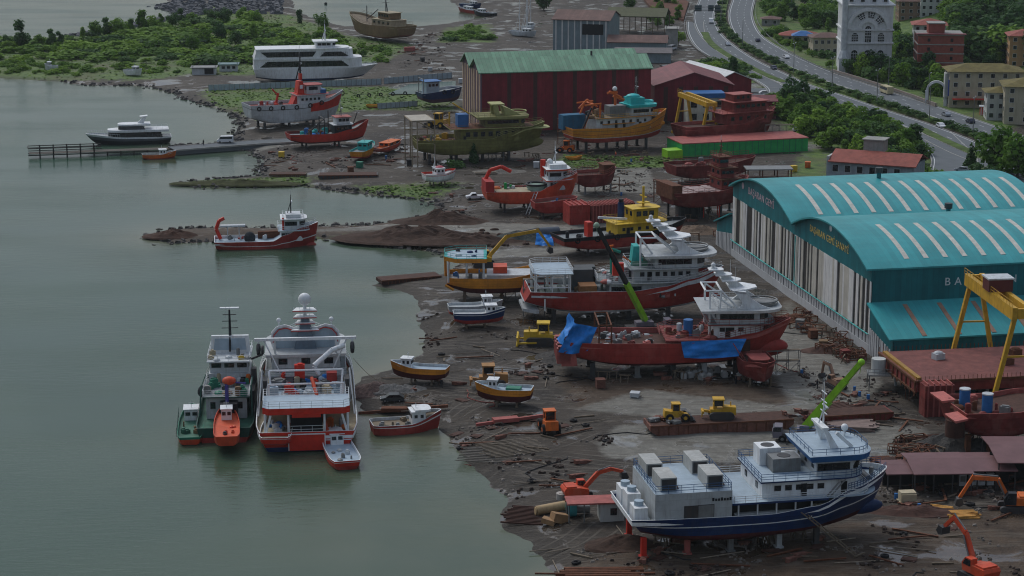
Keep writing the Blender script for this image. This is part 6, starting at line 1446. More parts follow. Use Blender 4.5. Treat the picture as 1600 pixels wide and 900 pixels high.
s.props((.2,.45,.7), 'dark prop under the orange red workboat', 'props under the orange red workboat', .5); s.ladder('gangway_ladder', 'pale gangway leaning on the orange red workboat', (X(.52),-hw-.1,5.4), (X(.40),-hw-3.5,.2), .9, PGREY)
for k, (p0, p1) in enumerate((((705,288),(660,286)),)):
    k_ = boat('motorboat', 'small white and red motorboat on trestles below the olive ship', 'boat', (662,284), (712,280), 5.0, 1.2, 2.2, W, W2, PGREY, BRED, True, stripe=BRED, bow=.8, cabx=.34, cabw=.7, cabl=.26, cabh=2.0, low=.3, prop=('short trestle post under the white and red motorboat','trestles under the motorboat'))
    b = MB(); b.sphere((k_.X(.5),0,4.4), 1.3, 0, 12, 8, (1.2,1.1,.8)); b.build('red_cover', M('faded_red_cover', (.40,.07,.09)), k_.r); k_.mast(k_.X(.35), 4.9, 3, W, bars=(), radar=False)

# ---------------------------------------------------------------- 14 dark red hulls and blocks
def block_hull(label, ps, pb, B, zk, top, mat=OXIDE, deck=RUSTD, bul=.8, full=.6, st=.9, cat='hull', **k):
    s = Ship('unfinished_hull', label, cat, ps, pb, B, zk); s.hull(top, [(1,0)], [mat], deck, k.pop('rim', OXLT), bul=bul, full=full, st=st, **k); return s
k_ = block_hull('small dark red barge hull on posts in front of the orange red workboat', (832,332), (902,328), 5.5, 1.4, [(0,4.2),(1,5.0)], RED, full=.8); clutter(k_, -3, 3, -1.5, 1.5, 3.5, 4, [MBLUE, STEEL, TARP], seed=61)
k_.props((.2,.7), 'post under the small dark red barge hull', 'posts under the small barge', .35)
k_ = block_hull('dark red oxide hull with railing behind the orange red workboat', (896,290), (962,286), 8.0, 2.2, [(0,5.6),(.6,5.6),(1,6.8)]); k_.edge_rail(.1,.9,1.0,RRED,bars=2); k_.house('cabin', k_.X(.66), k_.X(.9), 4, 5.2, 2.4, RUST, roof=RUST); k_.props((.2,.8), 'prop under the railed red oxide hull', 'props under the railed hull', .4, mat=STEEL)
k_ = block_hull('long dark red hull with pale deck sheets and rusty tower, left of the teal hall', (1040,322), (1168,312), 10.5, 3.2, [(0,7.2),(.5,7.0),(.8,7.8),(1,9.6)], cut=.8)
X = k_.X
b = MB(); rr = random.Random(9)
for i in range(16): b.obox((X(.18)+i*.9, rr.uniform(-.6,.6), 6.6+.08*i%.4+rr.uniform(0,.3)), (1.6,7.5,.1), rr.uniform(-.12,.12))
b.build('pale_plates', M('pink_grey_plate', (.36,.27,.26), .6, dirt=.4), k_.r)
for z, w, l in ((7.0,6.6,.22),(9.8,5.4,.17),(12.6,3.8,.11)):
    k_.house('tower_stage', X(.60), X(.60+l), w, z, 2.5, OXIDE, sw=(3,1.0,.8,1.5,.3,.2), bw=(2,1.1,.9,1.5)); k_.slab('tower_floor', X(.58), X(.63+l), w+1.4, z+2.52, .2, RUST)
    k_.raildeck(X(.58), X(.63+l), w+1.4, z+2.72, .9, RRED, bars=2)
k_.mast(X(.66), 15.3, 4, OXIDE, bars=(.6,), radar=False); k_.edge_rail(.02,.95,1.0,RRED,bars=2)
b = MB(); b.box(X(-.02), X(.10), -4.6, 4.6, 5.6, 9.2); b.build('stern_block', RUST, k_.r)
k_.props((.1,.35,.6,.85), 'steel leg under the long dark red hull', 'legs under the long red hull', .5)
bx = thing('site_cabin', 'white cabin raised on a red steel frame beside the teal hall', 'cabin', P(1110,338), radians(4))
b = MB(); b.box(-2.2,2.2,-1.6,1.6,3.2,6.2); b.build('body', W2, bx); b = MB(); b.box(-2.4,2.4,-1.8,1.8,3.0,3.2)
for x in (-2,2):
    for y in (-1.4,1.4): b.beam((x,y,0),(x,y,3.0),.25)
b.build('frame', BRED, bx)
def panel_block(label, px0, px1, d, h, mat=OXIDE, ribs=12, z0=0, name='ship_block'):
    a = P(*px0); c = P(*px1); r = thing(name, label, 'ship block', a, atan2(c.y-a.y, c.x-a.x)); Lg = (Vector((c.x,c.y))-Vector((a.x,a.y))).length
    b = MB(); b.box(0, Lg, 0, d, z0, z0+h); b.build('shell_plate', mat, r); b = MB()
    for i in range(ribs): x = Lg*(i+.5)/ribs; b.box(x-.12, x+.12, -.18, 0, z0, z0+h); b.box(x-.1, x+.1, 0, d, z0+h, z0+h+.35)
    b.build('rib', OXLT if mat is OXIDE else mat, r)
    if z0:
        b = MB()
        for x in (.8, Lg*.5, Lg-.8):
            for y in (.6, d-.6): b.beam((x,y,0),(x,y,z0),.4)
        b.build('leg', DSTEEL, r)
    return r
panel_block('plain dark red hull block beside the yellow tug', (890,352), (922,350), 6, 5.0, RED, 4); panel_block('ribbed dark red hull block behind the yellow tug', (924,350), (992,344), 5, 4.6, OXIDE, 14)
panel_block('rusty hull frame on its side under the long dark red hull', (1062,340), (1100,338), 4, 2.4, DSTEEL, 7)
# green walled dock
gd = P(1066,246); ge = P(1262,236)
dk = thing('floating_dock', 'long green walled steel dock with pink deck in front of the yellow gantry', 'dock', gd, atan2(ge.y-gd.y, ge.x-gd.x)); Lg = (Vector((ge.x,ge.y))-Vector((gd.x,gd.y))).length
b = MB(); b.box(0, Lg, 0, 13, 0, 3.9, 0); b.build('dock_wall', BGREEN, dk); b = MB(); b.box(-.2, Lg+.2, -.15, 13.1, 3.92, 4.2); b.build('dock_deck', OXLT, dk)
b = MB()
for i in range(20): b.box(Lg*i/20, Lg*i/20+.14, -.09, 0, 0, 3.9)
b.build('rib', GREEN, dk); b = MB(); b.box(-5, -.25, -1, 4, 0, 2.4); b.build('end_block', LIME, dk)
k_ = block_hull('dark red hull below the green walled dock', (1046,278), (1180,268), 9, 1.6, [(0,5.4),(.5,5.2),(1,6.2)], rim=OXIDE); k_.edge_rail(0,.95,1.2,RRED,bars=2); clutter(k_, -10, 10, -3, 3, 4.4, 14, [OXIDE, RUST, STEEL, OXLT], seed=66, smax=1.8)
s1 = thing('storage_rack', 'open steel rack with corrugated roof beside the green walled dock', 'rack', P(1168,300), radians(2)); b = MB()
for x in (0,4,8,11.8):
    for y in (0,5): b.beam((x,y,0),(x,y,6),.3)
b.build('frame', RUST, s1); b = MB(); b.box(-.5,12.3,-.5,5.5,6.02,6.3); b.build('roof', STEEL, s1); b = MB(); b.box(.4,11.4,1,4.6,0,3.6); b.build('stored_parts', RUSTD, s1)

# ---------------------------------------------------------------- 15 yellow tug with black hull
s = Ship('tugboat', 'black and red hulled tug with bright yellow superstructure', 'tugboat', (876,388), (1066,372), 9.0, 1.6, Ladd=2)
s.hull([(0,4.8),(.6,4.8),(1,6.6)], [(.72,0),(1,1)], [RED, BLACK], DECKG, BLACK, bul=.8, full=.62, st=.95)
X = s.X
clutter(s, X(.05), X(.40), -3, 3, 4.0, 9, [DSTEEL, BRED, STEEL, BLACK], seed=71, smax=1.6); b = MB(); b.box(X(.22),X(.26),-1,1,4,7.5); b.build('tow_post', BRED, s.r)
s.house('lower_house', X(.42), X(.80), 6.4, 4.0, 2.8, BYEL, front=1.8, sw=(5,.8,.8,1.6), doors=((X(.5),-1),)); s.slab('boat_deck', X(.40), X(.82), 7.4, 6.82, .16, BYEL, front=1.8); s.raildeck(X(.40), X(.82), 7.4, 6.98, 1.0, BYEL, front=1.8, bars=2)
s.house('bridge', X(.55), X(.76), 4.8, 6.98, 3.0, BYEL, front=1.2, sw=(3,1.2,1.2,1.9), bw=(2,1.1,1.1,1.9), roof=BYEL, over=.4)
b = MB(); b.tube((X(.51),1.6,7),(X(.51),1.6,11.2),.8,0,10); b.tube((X(.51),1.6,11.2),(X(.51),1.6,12),.6,1,10); b.build('funnel', [BLUE, BLACK], s.r)
b = MB(); b.tube((X(.66),0,10.2),(X(.66),0,15),.3,0,8); b.beam((X(.66),-1.8,12.6),(X(.66),1.8,12.6),.25); b.box(X(.62),X(.70),-.9,.9,11,11.2); b.build('mast', BYEL, s.r)
b = MB(); b.beam((X(.30),-1,8.5),(X(.52),-1,7.6),.5); b.build('boom', W, s.r)
tyres(s, [(X(t),-4.6,4.2) for t in (.1,.25,.4,.55,.7)], .6); s.props((.2,.7), 'post under the yellow tug', 'posts under the yellow tug', .5)

# ---------------------------------------------------------------- 16 olive ship
s = Ship('fishing_ship', 'olive green unpainted ship in front of the striped shed', 'ship', (652,240), (846,232), 11.5, 2.6, Ladd=2)
s.hull([(0,7.2),(.55,7.0),(.68,8.4),(.85,10.0),(1,10.8)], [(1,0)], [OLIVE], RUSTD, OLIVE2, bul=1.0, full=.58, bulb=(s.L*.44,4.8,1.7,2.7,0), cut=1.2)
X = s.X; hw = s.B/2
s.bits('stern_scaffold', [((X(t),y,0),(X(t),y,13)) for t in (-.04,.0,.13) for y in (-5.4,5.4)]+[((X(-.04),y,13),(X(.13),y,13)) for y in (-5.4,5.4)]+[((X(t),-5.4,13),(X(t),5.4,13)) for t in (-.04,.13)]+[((X(-.04),y,9),(X(.13),y,9)) for y in (-5.4,5.4)]+[((X(0),-5.4,z),(X(.13),-5.4,z-3)) for z in (13,9)], .18, M('pale_scaffold', (.33,.27,.19), .7, dirt=.5)); s.slab('scaffold_roof', X(-.04), X(.12), 11, 13.1, .15, M('pale_tarpaulin', (.40,.37,.31), .7, dirt=.4))
clutter(s, X(.05), X(.3), -4, 4, 6.0, 14, [OXLT, RUST, W2, BYEL, YEL, STEEL], seed=81, smax=2)
s.house('main_house', X(.33), X(.80), s.B-2.0, 6.0, 3.9, OLIVE, front=1.5, sw=(7,1.3,1.4,2.4,1.0), doors=((X(.62),-1),(X(.36),-1)))
s.slab('bridge_deck', X(.25), X(.90), s.B-.6, 9.95, .25, OLIVE2, RUST, front=4); s.raildeck(X(.25), X(.46), s.B-.6, 10.2, 1.1, M('rust_rail', (.2,.12,.06)), bars=2)
s.house('bridge', X(.52), X(.83), s.B-3.0, 10.2, 2.4, OLIVE, front=2, sw=(6,1.6,1.0,1.5), fw=(3,1.2,1.0,1.5)); b = MB(); b.prism(s.plan(X(.46),X(.86),s.B-1.4,2.4), 12.65, 13.4, 0, mt=1, inset=-.04); b.build('bridge_roof', [OLIVE2, OLIVE], s.r)
b = MB(); b.xz([(X(.60),13.4),(X(.64),13.4),(X(.625),16.4),(X(.59),16.4)], -2.6, -2.2); b.xz([(X(.60),13.4),(X(.64),13.4),(X(.625),16.4),(X(.59),16.4)], 2.2, 2.6); b.box(X(.575),X(.675),-2.8,2.8,16.4,16.75); b.xz([(X(.68),13.4),(X(.80),13.4),(X(.70),15.5),(X(.665),15.9)], -2.5, 2.5); b.build('radar_arch', OLIVE2, s.r)
b = MB(); b.ring((X(.79),0,14.2), 2.6, .2, 0, 20, 5); b.build('top_bridge', OLIVE2, s.r); s.raildeck(X(.46),X(.60),s.B-1.6,13.4,1.0,OLIVE,bars=2)
b = MB(); b.box(X(.325),X(.405),-1.8,1.8,10.25,13.9); b.build('blue_container', MBLUE, s.r)
s.bits('yellow_boom', [((X(.30),1,17.0),(X(.42),0,13.8)), ((X(.27),0,10.4),(X(.27),0,14.5))], .25, YEL)
s.slab('bow_platform', X(.86), X(1.03), 7.0, 9.2, .2, OLIVE2, front=3.0); s.edge_rail(.6,.98,1.0,OLIVE2,bars=2)
s.props((.1,.3,.5,.7), 'dark post under the olive ship', 'posts under the olive ship', .8)

# ---------------------------------------------------------------- 17 orange ship with teal bridge
s = Ship('fishing_ship', 'orange wooden style seiner with turquoise bridge before the maroon shed wall', 'ship', (890,222), (1036,212), 10.4, 3.0, Ladd=2)
s.hull([(0,7.6),(.5,7.2),(.7,8.2),(1,11.4)], [(.30,0),(.34,2),(.55,1),(.58,0),(.8,1),(.83,3),(1,1)], [RED, ORY, W2, BROWN], DECKBR, ORY, bul=.9, full=.55, bulb=(s.L*.43,7.0,1.0,2.2,1), cut=1.2)
X = s.X; hw = s.B/2
b = MB(); b.box(X(-.02), X(.2), 1.0, 4.6, 6.6, 11.0); b.build('blue_net_bin', M('blue_net', (.02,.12,.22), .7, dirt=.4), s.r)
s.house('main_house', X(.24), X(.82), s.B-3, 6.5, 3.6, W2, front=1.5, sw=(7,.8,.9,2.4), doors=((X(.44),-1),(X(.52),-1),(X(.68),-1)))
s.slab('boat_deck', X(.24), X(.88), s.B-1.6, 10.1, .22, ORY, DECKBR, front=2); s.raildeck(X(.24), X(.88), s.B-1.6, 10.3, 1.0, YEL, front=2, bars=2)
s.slab('side_deck', X(.3), X(.62), s.B-1.2, 8.3, .15, ORY)
s.house('bridge', X(.60), X(.83), s.B-3.8, 10.3, 2.4, W2, front=1.6, sw=(4,1.3,1.0,1.4), fw=(3,1.1,1,1.4)); b = MB(); b.prism(s.plan(X(.58),X(.87),s.B-2.6,2.2), 12.75, 13.6, 0, inset=-.03); b.box(X(.60),X(.74),-2.5,2.5,13.6,15.6); b.sphere((X(.66),0,15.8),2,0,12,8,(1.1,1,.4)); b.build('bridge_roof', M('turquoise_paint', (.03,.45,.45), .4, dirt=.2), s.r)
b = MB(); b.ring((X(.80),0,14.1), 1.8, .3, 0, 18, 6); b.build('top_bridge', M('turquoise_paint', (.03,.45,.45)), s.r)
s.mast(X(.69), 15.8, 4.6, STEEL, bars=(.5,.95), bw=2.6)
s.bits('orange_gantry', [((X(.12),-3,7),(X(.22),-3,14.5)), ((X(.12),3,7),(X(.22),3,14.5)), ((X(.14),-3,14.3),(X(.30),-3,14.6)), ((X(.14),3,14.3),(X(.30),3,14.6)), ((X(.22),-3,14.5),(X(.22),3,14.5)), ((X(.29),-3,6.6),(X(.29),-3,14.5)), ((X(.12),0,13.0),(X(.20),0,15.6)), ((X(.2),0,15.6),(X(.3),0,13.2))], .3, ORANGE)
clutter(s, X(.2), X(.34), -3, 3, 10.4, 9, [ORANGE, DSTEEL, STEEL, BROWN], seed=91, smax=1.9)
s.bits('orange_crane', [((X(.48),0,10.4),(X(.48),0,16.2)), ((X(.42),0,17.6),(X(.54),0,15.6)), ((X(.40),0,17.2),(X(.50),0,17.2)), ((X(.46),0,16.2),(X(.57),0,14.8))], .42, ORANGE); b = MB(); b.sphere((X(.475),0,18.4), .75); b.build('radar_dome', W, s.r); b = MB(); b.box(X(.40),X(.56),-2,2,10.4,13.4); b.build('winch_house', STEEL, s.r)
s.bits('dark_brace', [((X(.10),-4,7.2),(X(.20),-3.2,13.5))], .3, BLACK); clutter(s, X(.90), X(.98), -2, 2, 9.6, 4, [MBLUE, W2, ORANGE], seed=93)
s.props((.15,.35,.55,.75), 'dark prop under the orange seiner', 'props under the orange seiner', .7)

# ---------------------------------------------------------------- 18 dark red ship beyond the gantry
s = Ship('fishing_ship', 'dark red unfinished ship standing behind the small yellow gantry', 'ship', (1064,220), (1206,208), 11, 2.2, Ladd=2)
s.hull([(0,7.0),(.55,6.8),(.75,8.6),(1,10.4)], [(1,0)], [OXIDE], RUSTD, OXLT, bul=1.0, full=.58, cut=1.)
X = s.X
s.house('main_house', X(.42), X(.86), 8.6, 6.6, 3.4, OXIDE, sw=(5,1.2,1.2,1.8)); s.slab('boat_deck', X(.36), X(.9), 10, 10.0, .2, OXIDE, OXLT); s.raildeck(X(.36), X(.9), 10, 10.2, 1.0, RRED, bars=3)
s.house('bridge', X(.50), X(.84), 7.2, 10.2, 3.0, OXIDE, sw=(6,1.3,1.0,1.8), roof=OXLT, over=.7, roofm=OXLT); s.house('upper_house', X(.52), X(.7), 5, 13.4, 2.0, OXIDE, sw=(3,.9,.9,1.2), roof=OXLT)
s.edge_rail(.6,.98,1.0,RRED,bars=3); s.props((.2,.5,.8), 'prop under the unfinished dark red ship', 'props under the dark red ship', .6)

# ---------------------------------------------------------------- 20 red and white tug ashore
s = Ship('tugboat', 'white hulled tug with red bow panel and black mast before the ferry', 'tugboat', (392,193), (530,181), 11.0, 1.9, Ladd=3)
s.hull([(0,8.0),(.5,7.8),(.75,8.8),(1,10.8)], [(.72,0),(.75,2),(1,0)], [W2, BRED, BLACK], OXIDE, W2, bul=1.0, full=.58, st=.9, cut=1.8, rake=.09, paint=lambda t, v: 1 if .60 < t < .97 and .49 < v < .88 else None)
X = s.X; hw = s.B/2
s.house('main_house', X(.50), X(.80), 7.4, 7.0, 3.2, W2, front=2, sw=(5,.8,.8,1.9)); s.slab('boat_deck', X(.48), X(.83), 8.4, 10.2, .2, W2, RED, front=2)
s.house('bridge', X(.60), X(.76), 5.2, 10.4, 2.8, W2, front=1.4, sw=(3,1.0,1.1,1.8), bw=(2,1.1,1,1.8), roof=RED, over=.4)
b = MB(); b.xz([(X(.51),10.4),(X(.58),10.4),(X(.57),14.6),(X(.53),14.6)], -1.7, 1.7); b.box(X(.55),X(.57),-.9,.9,15,17); b.build('funnel', BRED, s.r); b = MB(); b.box(X(.535),X(.565),-1.78,-1.70,12.2,13.4); b.build('funnel_mark', W, s.r)
b = MB(); b.xz([(X(.45),7),(X(.50),7),(X(.52),10.6),(X(.50),10.6)], -2, 2); b.build('red_casing', BRED, s.r)
s.mast(X(.56), 15, 8.5, BLACK, bars=(.35,.6,.85), bw=3.2, r=.35); b = MB(); b.tube((X(.30),0,7),(X(.33),0,11),.4); b.tube((X(.33),0,10),(X(.27),0,12.4),.25); b.build('tow_crane', BRED, s.r)
clutter(s, X(.1), X(.42), -3.5, 3.5, 7, 10, [RED, BRED, DSTEEL, W2], seed=101, smax=1.6); b = MB(); b.box(X(.73),X(.8),-2.4,2.4,10.4,11.6); b.build('blue_boat_cover', MBLUE, s.r)
tyres(s, [(X(t), sd*(s.wd(t)+.1), s.ztop(t)-1.0) for t in (.08,.2,.32,.46,.6,.72) for sd in (-1,)]+[(X(1)-.2,0,9.6)], .6)
s.props((.15,.4,.65), 'prop under the white hulled tug', 'props under the white tug', .7)

# ---------------------------------------------------------------- 21 red fishing boat, 22 ferry, 23 yacht
s = Ship('fishing_boat', 'red hulled trawler crowded with blue gear below the white tug', 'boat', (452,224), (574,216), 8.2, 1.6, Ladd=1)
s.hull([(0,4.6),(.5,4.3),(.75,5.4),(1,7.6)], [(.16,1),(1,0)], [M('vermilion_hull', (.50,.045,.03), .5, dirt=.4), ANTIF], DECKG, OXIDE, bul=.8, full=.55)
X = s.X; s.house('wheelhouse', X(.55), X(.78), 5.0, 4.0, 2.6, BLACK, front=1.2, sw=(3,1.0,.9,1.6), roof=W2); s.house('upper_wheelhouse', X(.58), X(.75), 4.0, 6.9, 2.0, W2, sw=(3,1.0,.9,1.2), roof=OXLT)
clutter(s, X(.05), X(.5), -3, 3, 3.6, 20, [TEAL, MBLUE, DSTEEL, STEEL, TARP, RUST], seed=111, smax=2); s.bits('gallows', [((X(.42),-3,4),(X(.42),-3,9)), ((X(.42),3,4),(X(.42),3,9)), ((X(.42),-3,9),(X(.42),3,9)), ((X(.42),-3,9),(X(.2),-3,4.5)), ((X(.8),0,6),(X(.86),0,10)), ((X(.50),0,4),(X(.50),0,11))], .16, DSTEEL); s.mast(X(.66),9,4,STEEL,bars=(.5,.8),bw=2)
s.props((.2,.6), 'prop under the red trawler', 'props under the red trawler', .5)
s = Ship('ferry', 'long white double deck passenger ferry standing on the headland', 'ferry', (400,124), (586,120), 12.0, .9, Ladd=2)
s.hull([(0,5.4),(.8,5.4),(1,5.9)], [(.14,1),(1,0)], [W, BLUE], W2, W, bul=.3, full=.66, st=.97, rake=.12, pw=2.0)
X = s.X; hw = s.B/2
b = MB(); b.prism(s.plan(X(.005),X(.87),s.B-.3,8), 5.1, 9.0, 0); lo = b.build('main_saloon', W, s.r); b = MB(); b.prism(s.plan(X(.005),X(.80),s.B-.7,7), 9.02, 12.2, 0, inset=.035); up = b.build('upper_saloon', W, s.r); b = MB(); b.prism(s.plan(X(.02),X(.77),s.B-.6,7), 12.22, 12.7, 0); b.build('roof', W, s.r)
for sd in (-1, 1):
    for par, y, pr in ((lo, hw-.15, [(X(.05),6.0),(X(.76),6.0),(X(.70),8.1),(X(.11),8.1)]), (up, hw-.35, [(X(.11),9.7),(X(.47),9.7),(X(.50),11.6),(X(.06),11.6)]), (up, hw-.35, [(X(.53),9.7),(X(.76),9.7),(X(.70),11.4),(X(.57),11.4)])):
        b = MB(); b.xz(pr, *sorted((sd*y, sd*(y+.08)))); b.build('window_band', GLASS, par); b = MB()
        for i in range(1, 16): 
            x = pr[0][0]+(pr[1][0]-pr[0][0])*i/16; b.box(x-.07, x+.07, *sorted((sd*(y+.08), sd*(y+.11))), pr[0][1]+.1, pr[2][1]-.1)
        b.build('mullion', DSTEEL, par)
    b = MB(); b.box(X(.0), X(.8), *sorted((sd*(hw-.25), sd*(hw+.05))), 8.7, 9.15); b.build('white_fascia', W, s.r)
s.house('wheelhouse', X(.50), X(.66), 6, 12.7, 2.0, W, front=1.5, sw=(3,1.5,.9,1.2), fw=(3,1,.9,1.2)); s.slab('wheelhouse_roof', X(.48), X(.68), 7.4, 14.72, .35, W, front=2); s.mast(X(.58),15,6,W,bars=(.4,.7),bw=2,r=.3); rail(s.r, [(X(.88),-3.5,5.4),(X(.97),-1.8,5.6),(X(.99),0,5.7),(X(.97),1.8,5.6),(X(.88),3.5,5.4)], 1.0, RWHITE)
s = Ship('yacht', 'dark hulled motor yacht with pale decks moored at the jetty', 'yacht', (268,222), (134,226), 7.4, -.6, water=True)
s.hull([(0,2.2),(.5,2.4),(1,3.4)], [(.62,0),(.86,1),(1,2)], [BLACK, M('graphite_hull', (.09,.10,.11), .3), W], PGREY, W, bul=.3, full=.5, st=.92, rake=.14)
X = s.X; b = MB(); b.prism(s.plan(X(.10),X(.74),6.0,5), 2.0, 3.9, 0, inset=.05); o = b.build('saloon', GLASS, s.r); s.slab('flybridge_deck', X(.03), X(.74), 6.8, 3.92, .7, W, W, front=6.5); b = MB(); b.prism(s.plan(X(.30),X(.62),5.0,3.5), 4.38, 5.8, 0, inset=.1); b.build('upper_saloon', GLASS, s.r); s.slab('hard_top', X(.24), X(.62), 5.4, 5.82, .5, W, front=4.0)
b = MB(); b.xz([(X(.32),6.1),(X(.40),6.1),(X(.31),8.6),(X(.28),8.6)], -.4, .4); b.xz([(X(.28),8.4),(X(.36),8.3),(X(.36),8.5),(X(.27),8.7)], -1.3, 1.3); b.build('radar_arch', W, s.r); rail(s.r, [(X(.04),-3.1,4.4),(X(.3),-3.1,4.4)], .9, RWHITE); rail(s.r, [(X(.04),3.1,4.4),(X(.3),3.1,4.4)], .9, RWHITE); s.edge_rail(.6,.98,.8,RWHITE,bars=1)
k_ = boat('fishing_boat', 'small orange boat with white cabin beside the jetty', 'boat', (222,248), (276,246), 4.2, -.3, 1.7, ORANGE, RED, DECKBR, W2, True, True, bow=.8, cabx=.5, cabw=.5, cabl=.2, cabh=1.8, low=.35)
# far boats
s = Ship('wooden_ship', 'large brown wooden ship standing ashore by the far harbour', 'ship', (636,62), (548,48), 13, 1.8)
s.hull([(0,7.6),(.5,7.0),(1,10.4)], [(.12,1),(1,0)], [BROWN, M('red_brown_keel', (.18,.06,.04))], DECKBR, TAN, bul=1.0, full=.5, st=.8, cut=1.5)
X = s.X; s.house('wheelhouse', X(.14), X(.48), 8, 6.4, 3.0, M('faded_buff_paint', (.34,.29,.2), dirt=.4), sw=(4,1.6,1.1,1.8), roof=TAN); s.house('bridge', X(.20), X(.40), 6, 9.8, 2.6, BROWN, sw=(4,1.3,1.1,1.5), roof=TAN); s.mast(X(.36),12,9,DSTEEL,bars=(.5,.8),bw=4,r=.3); s.bits('derrick', [((X(.7),0,7),(X(.7),0,14)), ((X(.7),0,8),(X(.5),0,13))], .2, DSTEEL); s.edge_rail(.1,.9,1.2,BROWN,bars=2)
for ps, pb, lb, hm in (((798,54),(838,58),'white sailing boat ashore left of the grey steel shed',W2),((818,48),(836,46),'small white motorboat behind the white sailing boat',W),((758,22),(716,20),'small red hulled boat afloat in the far harbour',RED),((720,12),(752,12),'dark blue boat moored at the far harbour edge',BLUE),((774,24),(740,26),'long dark barge at the far harbour edge',BLACK),((90,110),(70,110),'small white boat pulled up on the headland shore',W2),((196,116),(222,118),'pale boat lying among the scrub of the headland',W)):
    k_ = boat('moored_boat', lb, 'boat', ps, pb, 4.0, .3, 1.9, hm, hm, DECKG, W2, True, bow=.8, cabx=.5, cabw=.5, cabl=.25, cabh=2.0)
    if 'sailing' in lb: 
        for t, h in ((.35,15),(.62,19)): k_.mast(k_.X(t), 2, h, W, bars=(.6,), bw=1.6, r=.18, radar=False)
s = Ship('fishing_boat', 'navy hulled boat with pale blue wheelhouse left of the striped shed', 'boat', (655,160), (722,156), 7.5, 1.8)
s.hull([(0,5.2),(1,6.6)], [(.35,1),(1,0)], [BLUE, M('purple_brown_bottom', (.08,.04,.06))], DECKG, W2, bul=.8); X = s.X; s.house('wheelhouse', X(.12), X(.42), 4.6, 4.4, 4.6, M('pale_blue_house', (.35,.45,.5)), sw=(3,.9,.9,3.4), roof=MBLUE, over=.7); s.bits('frame', [((X(.05),y,4),(X(.05),y,10)) for y in (-2.5,2.5)]+[((X(.05),-2.5,10),(X(.05),2.5,10))], .15, STEEL); tyres(s, [(X(t),-3.8,5.4) for t in (.5,.7)], .6)
k_ = boat('fishing_boat', 'stubby yellow and blue boat on the mud below the red trawler', 'boat', (556,250), (582,236), 5.0, .8, 2.4, ORY, RED, DECKG, TEAL, True, bow=.8, cabx=.4, cabw=.6, cabl=.3, cabh=2.2, cabm=TEAL, low=.25)
k_ = boat('lifeboat', 'orange covered lifeboat leaning beside the olive ship stern', 'boat', (588,240), (628,226), 4.0, .8, 1.6, ORED, RED, ORANGE, W2, True, bow=.6, cabx=.3, cabw=.8, cabl=.45, cabh=1.3, cabm=ORANGE)
k_ = boat('dinghy', 'thin yellow dinghy lying before the short blue fence', 'boat', (572,168), (604,168), 2.6, .1, 1.0, YEL, RED, ORANGE, YEL, None, bow=.4, bul=.3)
k_ = boat('dinghy', 'thin yellow dinghy lying on the grass behind the orange red workboat', 'boat', (884,250), (910,249), 2.4, .1, .9, ORY, ORY, ORANGE, YEL, None, bow=.4, bul=.3)
b = MB(); b.box(0,.1,0,.1,0,.1)
# ---------------------------------------------------------------- pontoons
def pontoon(label, px0, px1, d, h, mat, z0=0., water=False, rake=1.5, name='pontoon', nr=14):
    a = Vector((*G(*px0),0)) if water else P(*px0); c = Vector((*G(*px1),0)) if water else P(*px1); Lg = (Vector((c.x,c.y))-Vector((a.x,a.y))).length
    r = thing(name, label, 'pontoon', (a.x,a.y,0 if water else min(a.z,c.z)), atan2(c.y-a.y, c.x-a.x))
    b = MB(); b.xz([(0,z0+h*.55),(rake,z0),(Lg-rake,z0),(Lg,z0+h*.55),(Lg,z0+h),(0,z0+h)], 0, d); b.build('pontoon_shell', mat, r)
    b = MB(); b.box(.3,Lg-.3,.1,d-.1,z0+h+.003,z0+h+.05); b.build('deck_plate', RUSTD, r); b = MB()
    for i in range(nr): x = rake+(Lg-2*rake)*i/(nr-1); b.box(x-.1,x+.1,-.1,0,z0+.1,z0+h)
    b.box(0,Lg,-.14,0,z0+h-.15,z0+h+.12); b.build('rib', RUST, r); return r, Lg
pn, PL = pontoon('long rusty steel pontoon carrying two yellow loaders', (1016,682), (1240,672), 5.2, 1.9, RUSTP)
for k_i in range(16):
    b = MB(); r8 = random.Random(k_i); x = 18+k_i*.9 if k_i > 6 else 1+k_i*.6; bb = r8.uniform(.4,1.5); b.obox((0,0,.35), (bb,r8.uniform(.4,1.4),r8.uniform(.3,.8)), r8.uniform(0,3)); b.tube((-1,0,.3),(1,.3,.5),.1,0,5)
    q9 = Vector(pn.location)+Matrix.Rotation(pn.rotation_euler.z,3,'Z') @ Vector((x, r8.uniform(.8,4.4), 1.95)); loose(b, 'scrap_part', r8.choice([RUST,RUSTD,RUSTP,STEEL]), 'rusty scrap machine part lying on the long pontoon', 'scrap', q9, r8.uniform(0,3), 'scrap on the long pontoon')
pontoon('dark rusty end section of the long pontoon beyond the crane truck', (1262,666), (1396,656), 4.5, 1.5, OXIDE)
pontoon('blue ended rusty pontoon half in the water left of the orange yellow ship', (597,448), (690,440), 4.5, 1.7, RUSTD, -.4, True)
pontoon('flat grey raft with blue net beside the grassy islet', (497,280), (590,277), 5, 1.0, DSTEEL, 0); pontoon('narrow pale raft lying at the end of the grassy islet', (420,277), (478,276), 4, .8, WOOD, 0)
